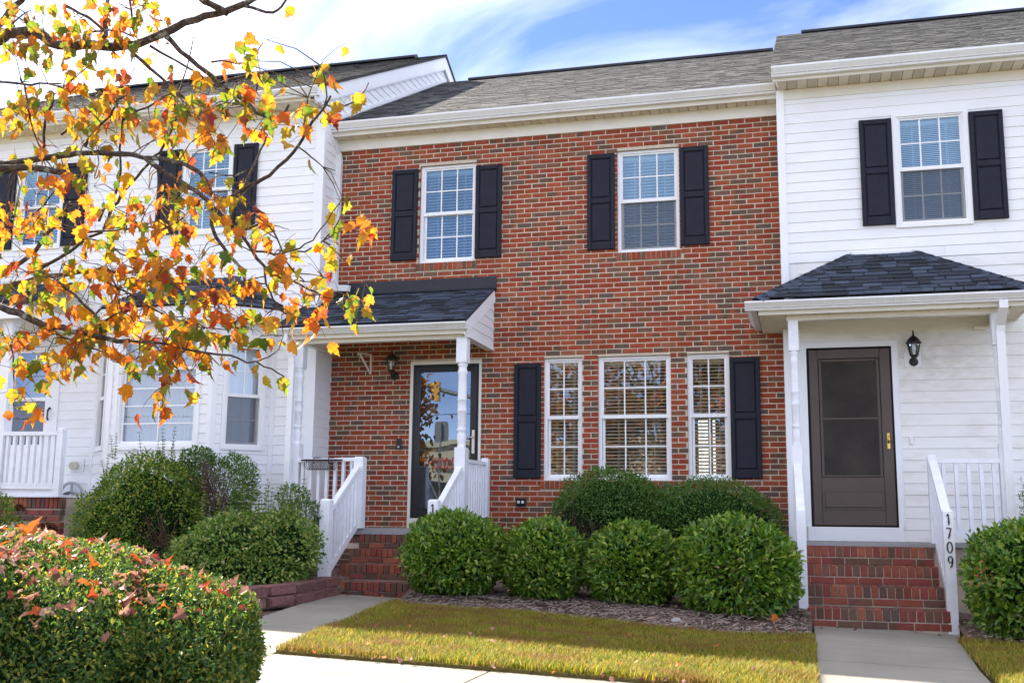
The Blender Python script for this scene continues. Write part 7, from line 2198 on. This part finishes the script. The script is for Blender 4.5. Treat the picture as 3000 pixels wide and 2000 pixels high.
# ------------------------------------------------------------------ the maple itself
tree = empty('maple_tree', (-4.75, -9.55, -0.75), 'maple with orange, yellow and green autumn leaves overhanging from the left', 'tree')
tk = [(-4.75, -9.55, -0.9), (-4.74, -9.56, -0.4), (-4.72, -9.58, 0.6), (-4.70, -9.6, 1.6), (-4.66, -9.62, 2.8), (-4.6, -9.62, 4.0), (-4.5, -9.6, 5.2), (-4.45, -9.6, 6.4)]
MB().tube(tk, [0.17, 0.125, 0.105, 0.098, 0.085, 0.065, 0.045, 0.02], 14).build('trunk', MAT['bark'], tree)
rt = random.Random(17)
twig_ends = []
for pts in BRANCHES:
    p = [Vector(q[:3]) for q in pts]
    rad = [q[3] for q in pts]
    d0 = p[0] - Vector(cam.matrix_world.translation)
    if rad[0] > 0.0115 and d0.dot(RX) / d0.dot(FW) < -0.455:                                          # heavy limbs run back to the trunk, out of the frame
        d = (p[0] - p[1]).normalized()
        j = Vector((-4.70, -9.6, max(0.6, p[0].z - 0.75)))
        ext = [j, j.lerp(p[0], 0.45) + Vector((0, 0, 0.10)), p[0] + d * 0.12]
        p = ext + p
        rad = [rad[0] * 1.9, rad[0] * 1.45, rad[0] * 1.1] + rad
    # a little bark irregularity between the given points
    q, rr2 = [p[0]], [rad[0]]
    for a, b, ra, rb in zip(p, p[1:], rad, rad[1:]):
        L = (b - a).length
        k = 2 if L > 0.05 else 1
        for i in range(1, k + 1):
            t = i / k
            c = a.lerp(b, t)
            if i < k:
                c += Vector((rt.gauss(0, 1), rt.gauss(0, 1), rt.gauss(0, 1))) * min(0.006, 0.04 * L)
            q.append(c)
            rr2.append((ra + (rb - ra) * t) * rt.uniform(0.93, 1.08))
    MB().tube(q, rr2, 8 if rad[0] > 0.006 else 5).build('branch', MAT['bark'], tree)
    for a, ra in zip(q[1:], rr2[1:]):
        twig_ends.append((a, ra))

leaves = []
tw = MB()
pts_all = [t[0] for t in twig_ends]
for cx, cy, cz in CLUSTERS:
    c = Vector((cx, cy, cz))
    near = min(pts_all, key=lambda t: (t - c).length_squared + max(0, (c.z - t.z)) * 0.1)
    # a twig reaches from the nearest branch to the cluster
    L = (c - near).length
    if L > 0.03:
        m1 = near.lerp(c, 0.45) + Vector((rt.gauss(0, .03), rt.gauss(0, .03), abs(rt.gauss(0, .04)))) * min(1, L * 3)
        if L < 0.75:
            tw.tube([near, m1, c], [0.0028, 0.0021, 0.0014], 4)
        else:
            s0 = c + (near - c).normalized() * 0.3
            tw.tube([s0 + Vector((0, 0, .05)), s0.lerp(c, .5) + Vector((0, 0, .03)), c], [0.0022, 0.0018, 0.0012], 4)
    for i in range(rt.choice((2, 2, 3, 3, 3))):
        size = rt.uniform(0.042, 0.078)
        o = c + Vector((rt.gauss(0, .045), rt.gauss(0, .06), rt.gauss(0, .04)))
        tip = Vector((rt.gauss(0, .45), rt.gauss(0, .45), -1.0 + rt.gauss(0, .3)))
        face = Vector((rt.gauss(0, .9), -0.7 + rt.gauss(0, .6), 0.45 + rt.gauss(0, .6)))
        leaves.append((o, tip, face, size))
        st = o - tip.normalized() * size * 0.45
        tw.tube([c, c.lerp(st, 0.6) + Vector((0, 0, .008)), st], [0.0013, 0.001, 0.0008], 3)
# single leaves along the finer branches
for p, ra in twig_ends:
    if ra < 0.0055 and rt.random() < 0.26:
        size = rt.uniform(0.045, 0.075)
        o = p + Vector((rt.gauss(0, .035), rt.gauss(0, .04), -abs(rt.gauss(0, .03))))
        tip = Vector((rt.gauss(0, .5), rt.gauss(0, .5), -1.0 + rt.gauss(0, .35)))
        leaves.append((o, tip, Vector((rt.gauss(0, .6), -0.8, 0.45 + rt.gauss(0, .5))), size))
tw.build('twigs', MAT['twig'], tree, kind='stuff')
eye = Vector(cam.matrix_world.translation)


def in_view(p):
    d = p - eye
    w = d.dot(FW)
    return w > 0.5 and abs(d.dot(RX) / w) < 0.475 and abs(d.dot(UP) / w) < 0.32


vis = sorted([q for q in leaves if in_view(q[0])], key=lambda q: (q[0] - eye).length / q[3])
solo, bulk = vis[:300], vis[300:] + [q for q in leaves if not in_view(q[0])]
for p, tip, face, size in solo:
    inst('leaf', leaf_mesh(rt.randrange(14), MAT['maple']), tree, leaf_matrix(p, tip, face, size))
# the crown goes on above and to the left of the frame
crown_br = MB()
for i in range(26):
    a = Vector((-4.6, -9.6, rt.uniform(1.6, 5.6)))
    th = rt.uniform(math.pi * 1.0, math.pi * 1.75)
    e = a + Vector((math.cos(th) * rt.uniform(1.0, 2.2), math.sin(th) * rt.uniform(0.6, 1.8), rt.uniform(0.2, 1.2)))
    if in_view(e) or in_view(a.lerp(e, 0.7)):
        continue
    mdl = a.lerp(e, 0.5) + Vector((0, 0, 0.12))
    crown_br.tube([a, mdl, e], [0.03, 0.018, 0.006], 6)
    for j in range(26):
        c = a.lerp(e, rt.uniform(0.35, 1.05)) + Vector((rt.gauss(0, .22), rt.gauss(0, .22), rt.gauss(0, .18)))
        if not in_view(c):
            bulk.append((c, Vector((rt.gauss(0, .45), rt.gauss(0, .45), -1)), Vector((rt.gauss(0, .6), -.8, .4)), rt.uniform(.055, .085)))
crown_br.build('crown_branches', MAT['bark'], tree, kind='stuff')
bl = MB()
for p, tip, face, size in bulk:
    M_ = leaf_matrix(p, tip, face, size)
    V, F = LEAF_GEO[rt.randrange(14)]
    bl.add([M_ @ Vector(v) for v in V], F)
bl.build('leaves', MAT['maple'], tree, kind='stuff')

# ------------------------------------------------------------------ fallen leaves, each its own
TONES = [('pink', [(0.0, (0.50, 0.27, 0.20)), (1.0, (0.42, 0.20, 0.14))], 'faded pinkish tan maple leaf lying curled on the hedge top'),
         ('orange', [(0.0, (0.62, 0.20, 0.03)), (1.0, (0.52, 0.10, 0.02))], 'bright orange maple leaf lying on the hedge top'),
         ('red', [(0.0, (0.42, 0.035, 0.022)), (1.0, (0.30, 0.03, 0.03))], 'deep red maple leaf lying on the hedge top'),
         ('brown', [(0.0, (0.20, 0.075, 0.06)), (1.0, (0.28, 0.12, 0.085))], 'dull purplish brown maple leaf lying on the hedge top')]
for nm, st, lb in TONES:
    MAT['dry_' + nm] = leaf_material('dry_leaf_' + nm, st, 0.6, 0.3, 0.3, None, 1.2)
rf_ = random.Random(31)
nr = np.random.default_rng(31)
cnt = 0
loose = MB()
while cnt < 560:
    x = rf_.uniform(-3.9, -1.98)
    yq = rf_.uniform(-0.92, 0.9)
    e = np.array([(x - HC[0]) / HR[0], yq, 0.0])
    s = 1 - abs(e[0]) ** HP - abs(e[1]) ** HP
    if s <= 0:
        continue
    e[2] = s ** (1 / HP)
    if e[1] < -0.6 and rf_.random() < 0.75 or e[2] < 0.35 or (x > -2.2 and rf_.random() < 0.5):
        continue
    p, nn = hedge_point(e[None, :])
    p, nn = Vector(p[0]), Vector(nn[0])
    nm, st, lb = rf_.choices(TONES, (0.52, 0.13, 0.07, 0.28))[0]
    t = Vector((rf_.gauss(0, 1), rf_.gauss(0, 1), rf_.gauss(0, .18)))
    face = nn * rf_.choice((1, 1, -1)) + Vector((rf_.gauss(0, .45), rf_.gauss(0, .45), 0))
    size = rf_.uniform(0.032, 0.066)
    M_ = leaf_matrix(p + nn * rf_.uniform(0.008, 0.028) - t.normalized() * size * 0.4, t, face, size)
    if cnt < 170:
        o = inst('fallen_leaf', leaf_mesh(rf_.randrange(14), MAT['dry_' + nm], True), None, M_)
        tag(o, lb, 'leaf', 'fallen leaves on the hedge')
    else:
        V, F = DRY_GEO[rf_.randrange(14)]
        loose.add([M_ @ Vector(v) for v in V], F)
    cnt += 1
loose.build('fallen_leaves', MAT['fallen'], None, kind='stuff')
LT = [(0, 'pale curled fallen leaf lying on the lawn'), (1, 'orange fallen leaf lying on the lawn'), (3, 'dark brown fallen leaf lying on the lawn')]


def drop(x, y, z, tone, label, group, smin=0.028, smax=0.055):
    t = Vector((rf_.gauss(0, 1), rf_.gauss(0, 1), rf_.gauss(0, .2)))
    face = Vector((rf_.gauss(0, .4), rf_.gauss(0, .4), rf_.choice((1, -1))))
    o = inst('fallen_leaf', leaf_mesh(rf_.randrange(14), MAT['dry_' + TONES[tone][0]], True), None, leaf_matrix((x, y, z), t, face, rf_.uniform(smin, smax)))
    tag(o, label, 'leaf', group)


la = np.array([[p[0], p[1]] for p in LAWN])
k = 0
while k < 54:
    x, y = rf_.uniform(-3.6, 0.2), rf_.uniform(-6.9, -3.2)
    if in_poly(np.array([[x, y]]), LAWN)[0]:
        tn, lb = rf_.choice(LT)
        drop(x, y, gz(x) + 0.085, tn, lb, 'fallen leaves on the lawn')
        k += 1
for k in range(34):
    x = rf_.uniform(-3.1, 0.2)
    tn, lb = rf_.choices(LT, (1, 2, 3))[0]
    drop(x, -6.97 + rf_.uniform(-.05, .05), gz(x) + 0.03, tn, lb.replace('on the lawn', 'along the edge of the sidewalk'), 'fallen leaves along the sidewalk edge', 0.03, 0.06)
for k in range(26):
    x, y = rf_.choice(((rf_.uniform(-4.9, -4.3), rf_.uniform(-2.2, -2.06)), (rf_.uniform(0.3, 1.6), rf_.uniform(-2.5, -2.2)), (rf_.uniform(1.5, 2.0), rf_.uniform(-3.0, -2.7)), (rf_.uniform(-3.9, 0.0), rf_.uniform(-3.2, -2.6))))
    on_bed = -3.95 < x < 0.1
    tn = rf_.choice((1, 2, 3, 3, 0))
    drop(x, y, gz(x) + (0.065 if on_bed else 0.015 if x < 1.5 else 0.05), tn,
         TONES[tn][2].split(' maple')[0] + (' fallen leaf lying on the mulch under the hollies' if on_bed else ' fallen leaf at the foot of the left brick steps' if x < -4 else ' fallen leaf at the foot of the right brick steps'),
         'fallen leaves on the mulch' if on_bed else 'fallen leaves at the foot of the steps', 0.03, 0.055)
o = inst('fallen_leaf', leaf_mesh(3, MAT['dry_orange'], True), None, leaf_matrix((-0.10, -3.45, gz(0) + 0.19), (0.25, 0, -1), (0.4, -1, 0), 0.085))
tag(o, 'tan curled leaf standing on edge in front of the largest holly', 'leaf')
o = inst('fallen_leaf', leaf_mesh(5, MAT['dry_orange'], True), None, leaf_matrix((-3.15, -9.62, -0.015), (0.25, 0.1, 1), (0.1, -1, 0.2), 0.12))
tag(o, 'big orange maple leaf standing upright on the back of the hedge', 'leaf')
# ------------------------------------------------------------------ wall lanterns, basket, brackets, hose hanger
def lantern(x, y, z, label, plate=None, back=0.13):
    """Carriage lantern; Y is the wall face, Z the height of the arm's wall plate."""
    root = empty('wall_lantern', (x, y, z), label, 'lantern', 'carriage lanterns beside the doors')
    if plate:
        MB().bbox(x + plate[0], x + plate[1], y - 0.024, y - 0.014, plate[2], plate[3], 0.006).build('mounting_block', MAT['trim'], root)
    M0 = T(x, y, z)
    cy = -back
    b = MB()
    b.tube([(0, -0.012, 0), (0, -0.028, 0)], [0.062, 0.05], 16)
    b.tube([(0, -0.028, 0), (0, -0.045, 0)], [0.035, 0.02], 12)
    b.build('wall_plate', MAT['black_metal'], root, M0)
    MB().tube([(0, -0.04, 0.0), (0, -0.075, -0.02), (0, cy + 0.01, -0.012), (0, cy, 0.02), (0, cy, 0.05)], [0.013, 0.013, 0.012, 0.013, 0.02], 10).build('arm', MAT['black_metal'], root, M0)
    c = MB()
    c.lathe([(0.012, 0.03), (0.03, 0.035), (0.046, 0.055), (0.05, 0.06), (0.045, 0.066)], 0, cy, 16)
    c.build('cup', MAT['black_metal'], root, M0)
    gp = [(0.044, 0.062), (0.052, 0.10), (0.062, 0.15), (0.068, 0.185), (0.066, 0.208)]
    MB().lathe([(r_ * 0.95, z_) for r_, z_ in gp], 0, cy, 6, smooth=False).build('glass', MAT['lamp_glass'], root, M0)
    for i in range(6):
        a = i * math.pi / 3
        MB().tube([(math.cos(a) * r_, cy + math.sin(a) * r_, z_) for r_, z_ in gp], 0.0048, 5).build('rib', MAT['black_metal'], root, M0)
    MB().lathe([(0.013, 0.07), (0.013, 0.11), (0.022, 0.12), (0.026, 0.145), (0.018, 0.175), (0.004, 0.185)], 0, cy, 12).build('bulb', MAT['trim'], root, M0)
    rf__ = MB()
    rf__.lathe([(0.066, 0.204), (0.088, 0.203), (0.09, 0.212), (0.076, 0.226), (0.062, 0.252), (0.044, 0.272), (0.026, 0.287), (0.014, 0.298), (0.010, 0.312), (0.014, 0.318), (0.008, 0.332), (0.012, 0.338), (0.004, 0.362), (0.0, 0.366)], 0, cy, 20)
    rf__.build('lantern_roof', MAT['black_metal'], root, M0)
    return root


lantern(1.482, -0.3, 2.005, 'black carriage lantern on the white siding beside the brown door', (-0.10, 0.082, 1.945, 2.125))
lantern(-5.165, 0.0, 2.04, 'black carriage lantern on the brick left of the black door')

root = empty('plant_bracket', (-5.53, 0.0, 2.2), 'white triangular hanging bracket on the brick left of the lantern', 'bracket')
MB().bar((-5.515, -0.012, 2.35), (-5.515, -0.012, 2.07), 0.022, 0.02, up=(0, 1, 0)).build('back_bar', MAT['fascia'], root)
MB().bar((-5.515, -0.02, 2.34), (-5.585, -0.26, 2.325), 0.02, 0.02).build('arm', MAT['fascia'], root)
MB().bar((-5.515, -0.02, 2.08), (-5.580, -0.245, 2.315), 0.02, 0.018).build('brace', MAT['fascia'], root)
MB().tube([(-5.585, -0.26, 2.325), (-5.592, -0.285, 2.325), (-5.592, -0.285, 2.295)], 0.011, 6).build('hook', MAT['fascia'], root)

# wire trough on the porch rail
root = empty('wire_planter', (-5.63, -1.2, 0.72), 'empty rusty wire trough hooked over the white porch rail', 'planter')
z1, z0, xa, xb = 0.835, 0.715, -5.905, -5.372
fr = MB()
top = [(xa, -1.165, z1), (xb, -1.165, z1), (xb - 0.03, -1.30, z1 - 0.004), (xa + 0.03, -1.30, z1 - 0.004), (xa, -1.165, z1)]
fr.tube(top, 0.0085, 6)
bt = [(xa + 0.09, -1.185, z0), (xb - 0.09, -1.185, z0), (xb - 0.10, -1.265, z0), (xa + 0.10, -1.265, z0), (xa + 0.09, -1.185, z0)]
fr.tube(bt, 0.0045, 5)
fr.build('frame', MAT['rust_wire'], root)
ms = MB()
n = 12
for i in range(n + 1):
    for sgn in (1, -1):
        for (ya, yb_) in ((-1.30, -1.265), (-1.165, -1.185)):
            t0 = i / n
            t1 = min(1, max(0, t0 + sgn * 0.13))
            tm = (t0 + t1) / 2
            A = Vector((xa + 0.03 + (xb - xa - 0.06) * t0, ya, z1))
            B = Vector((xa + 0.10 + (xb - xa - 0.2) * t1, yb_, z0))
            C_ = A.lerp(B, 0.5) + Vector((0.012 * sgn, 0, -0.01))
            ms.tube([A, C_, B], 0.0022, 4)
ms.build('wire_mesh', MAT['rust_wire'], root, kind='stuff')
for hx in (-5.70, -5.50):
    MB().tube([(hx, -1.30, z1 - 0.05), (hx, -1.30, z1 + 0.022), (hx, -1.15, z1 + 0.03), (hx, -1.06, z1 + 0.027), (hx, -1.055, z1 - 0.02)], 0.007, 6).build('hook', MAT['rust_wire'], root)

# grey hose hanger low on the left house
root = empty('hose_hanger', (-9.71, -0.52, 0.31), 'grey plastic hose hanger low on the white siding behind the shrub', 'hose hanger')
hx, hz, hy = -9.715, 0.315, -0.53
arch = [(hx + math.cos(a) * 0.175, hy - 0.04 - 0.02 * math.sin(a), hz + 0.09 + math.sin(a) * 0.165) for a in [math.pi * i / 14 for i in range(15)]]
MB().tube([(hx + 0.165, hy - 0.04, hz)] + arch + [(hx - 0.165, hy - 0.04, hz)], 0.021, 8).build('arch', MAT['grey_plastic'], root)
MB().tube([(hx - 0.165, hy - 0.04, hz), (hx - 0.10, hy - 0.10, hz - 0.012), (hx, hy - 0.12, hz - 0.015), (hx + 0.10, hy - 0.10, hz - 0.012), (hx + 0.165, hy - 0.04, hz)], 0.018, 8).build('lip', MAT['grey_plastic'], root)
sd = [(hx + math.cos(a) * 0.12, hz + 0.02 + math.sin(a) * 0.11) for a in [math.pi * i / 12 for i in range(13)]]
dm = MB()
m = len(sd)
dm.add([(x, y, z) for y in (hy - 0.115, hy - 0.005) for x, z in sd], [(i, i + 1, m + i + 1, m + i) for i in range(m - 1)], 0, True)
dm.add([(x * 0.93 + hx * 0.07, y, z - 0.012) for y in (hy - 0.115, hy - 0.005) for x, z in sd], [(i + 1, i, m + i, m + i + 1) for i in range(m - 1)], 0, True)
dm.build('saddle', MAT['grey_plastic'], root)
MB().bar((hx, hy - 0.05, hz + 0.13), (hx, hy - 0.05, hz + 0.245), 0.03, 0.02, up=(0, 1, 0)).build('strut', MAT['grey_plastic'], root)
MB().tube([(hx + 0.165, hy - 0.05, hz + 0.03), (hx + 0.23, hy - 0.08, hz + 0.02), (hx + 0.27, hy - 0.08, hz + 0.035)], [0.045, 0.035, 0.018], 8).build('spout', MAT['grey_plastic'], root)

# ------------------------------------------------------------------ across the street: what the glass of the doors and windows mirrors
st = empty('store_building', (-22, -57, -0.4), 'low beige store across the street, mirrored in the black storm door', 'store')
MAT['stucco'] = simple('beige_stucco', (0.42, 0.36, 0.27), 0.9, 0.06, 2)
MB().box(-40, -4, -66, -55, -0.9, 5.0).build('wall', MAT['stucco'], st)
MB().box(-40.2, -3.8, -66.2, -54.8, 5.0, 5.3).build('parapet', MAT['stucco'], st)
for k in range(8):
    MB().box(-38 + k * 4.2, -35.2 + k * 4.2, -55.02, -54.9, -0.4, 2.6).build('window', MAT['dark'], st)
MAT['sign_red'] = simple('red_sign_letters', (0.55, 0.02, 0.02), 0.5, 0.05)
for txt, zz, sz in (("PLATO'S", 3.9, 0.62), ('CLOSET', 3.4, 0.42)):
    cu = bpy.data.curves.new('lettering', 'FONT')
    cu.body = txt
    cu.size = sz
    cu.extrude = 0.05
    cu.align_x = 'CENTER'
    tmp = bpy.data.objects.new('tmp', cu)
    col.objects.link(tmp)
    dg_ = bpy.context.evaluated_depsgraph_get()
    me = bpy.data.meshes.new_from_object(tmp.evaluated_get(dg_))
    bpy.data.objects.remove(tmp)
    me.materials.clear()
    me.materials.append(MAT['sign_red'])
    o = inst('lettering', me, st, T(-23.0, -54.85, zz) @ Matrix.Rotation(math.pi, 4, 'Z') @ Matrix.Rotation(math.pi / 2, 4, 'X'))
    o['kind'] = 'stuff'
MAT['signal_yellow'] = simple('signal_yellow', (0.70, 0.30, 0.02), 0.4, 0.05)
MAT['galv'] = simple('galvanized_steel', (0.20, 0.20, 0.21), 0.45, 0.1, 8, 0, 60, 0.5, 0.6)
sg = empty('traffic_signal', (-8.5, -34, -0.9), 'orange traffic signal on a mast arm, mirrored in the black storm door', 'traffic light')
MB().tube([(-8.5, -34, -1.1), (-8.5, -34, 4.8)], [0.16, 0.13], 12).build('pole', MAT['galv'], sg)
MB().tube([(-8.5, -34, 4.3), (-14, -34, 5.55), (-17.5, -34, 6.45), (-20, -34, 6.9)], [0.12, 0.10, 0.08, 0.05], 10).build('mast_arm', MAT['galv'], sg)
MB().box(-16.52, -16.20, -34.15, -33.85, 5.62, 6.50).build('housing', MAT['signal_yellow'], sg)
for k in range(3):
    MB().tube([(-16.52, -34, 5.78 + 0.28 * k), (-16.72, -34, 5.77 + 0.28 * k)], 0.12, 12).build('visor', MAT['signal_yellow'], sg)
rs_ = empty('road_sign', (-14.72, -30, -0.9), 'back of a rectangular road sign on a post, mirrored in the black storm door', 'road sign')
MB().box(-15.02, -14.43, -30.01, -30.0, 3.38, 4.18).build('sign_panel', MAT['galv'], rs_)
MB().box(-14.75, -14.69, -29.995, -29.94, -1.0, 4.1).build('post', MAT['galv'], rs_)
for zz, dz in ((7.6, 0.3), (7.0, 0.35), (4.9, 0.25)):
    wr = MB()
    wr.tube([(-40 + 6 * i, -32.5, zz - dz * math.sin(math.pi * (i % 5) / 5)) for i in range(12)], 0.018, 4)
    tag(wr.build('overhead_wire', MAT['black_door']), 'black overhead cable sagging across the sky at %s height, mirrored in the black storm door' % {7.6: 'greatest', 7.0: 'middle', 4.9: 'lowest'}[zz], 'cable')


def far_tree(x, y, h, rx, seed, label, n=2600):
    r = np.random.default_rng(seed)
    g0 = gz(x) - 0.1
    root = empty('street_tree', (x, y, g0), label, 'tree', 'autumn trees across the street')
    MB().tube([(x, y, g0), (x + 0.1, y, g0 + h * 0.35), (x - 0.05, y, g0 + h * 0.9)], [0.2, 0.14, 0.03], 8).build('trunk', MAT['bark'], root)
    lb = MB()
    rr = random.Random(seed)
    cl = []
    for i in range(34):
        a = rr.uniform(0, 6.28)
        hh = rr.uniform(0.22, 0.98)
        k = math.sin(math.pi * min(1, hh * 0.9)) ** 0.7 * rr.uniform(0.35, 1)
        e = (x + math.cos(a) * rx * k, y + math.sin(a) * rx * k, g0 + h * hh)
        lb.tube([(x, y, g0 + h * hh * 0.6), e], [0.05, 0.015], 5)
        cl.append(e)
    lb.build('limbs', MAT['bark'], root, kind='stuff')
    c = np.array(cl)[r.integers(0, len(cl), n)]
    P = c + r.normal(0, 1, (n, 3)) * np.array([0.55, 0.55, 0.4])
    V, F = leaf_arrays(P, rand_dirs(n, r) + np.array([0, 0, -.5]), rand_dirs(n, r), np.full(n, 0.26), np.full(n, 0.17))
    o = link(bpy.data.objects.new('crown', np_mesh('crown', V, F, MAT['far_leaf'])), root)
    o['kind'] = 'stuff'


for i, (x, y, h, rx, lb) in enumerate([(-9.4, -33.2, 9.0, 2.6, 'orange-brown street tree mirrored in the narrow left window beside the shutter'), (-5.6, -31.8, 10.0, 2.9, 'broad orange-brown street tree mirrored in the wide middle window'),
                                       (-2.2, -33.0, 9.0, 2.6, 'orange-brown street tree mirrored in the narrow right window'), (-14.75, -24.8, 6.4, 0.55, 'slender red-brown street tree mirrored at the left edge of the black door'), (2.2, -32.5, 8.5, 2.4, 'dark street tree mirrored faintly in the brown screen door')]):
    far_tree(x, y, h, rx, 50 + i, lb, 3200)
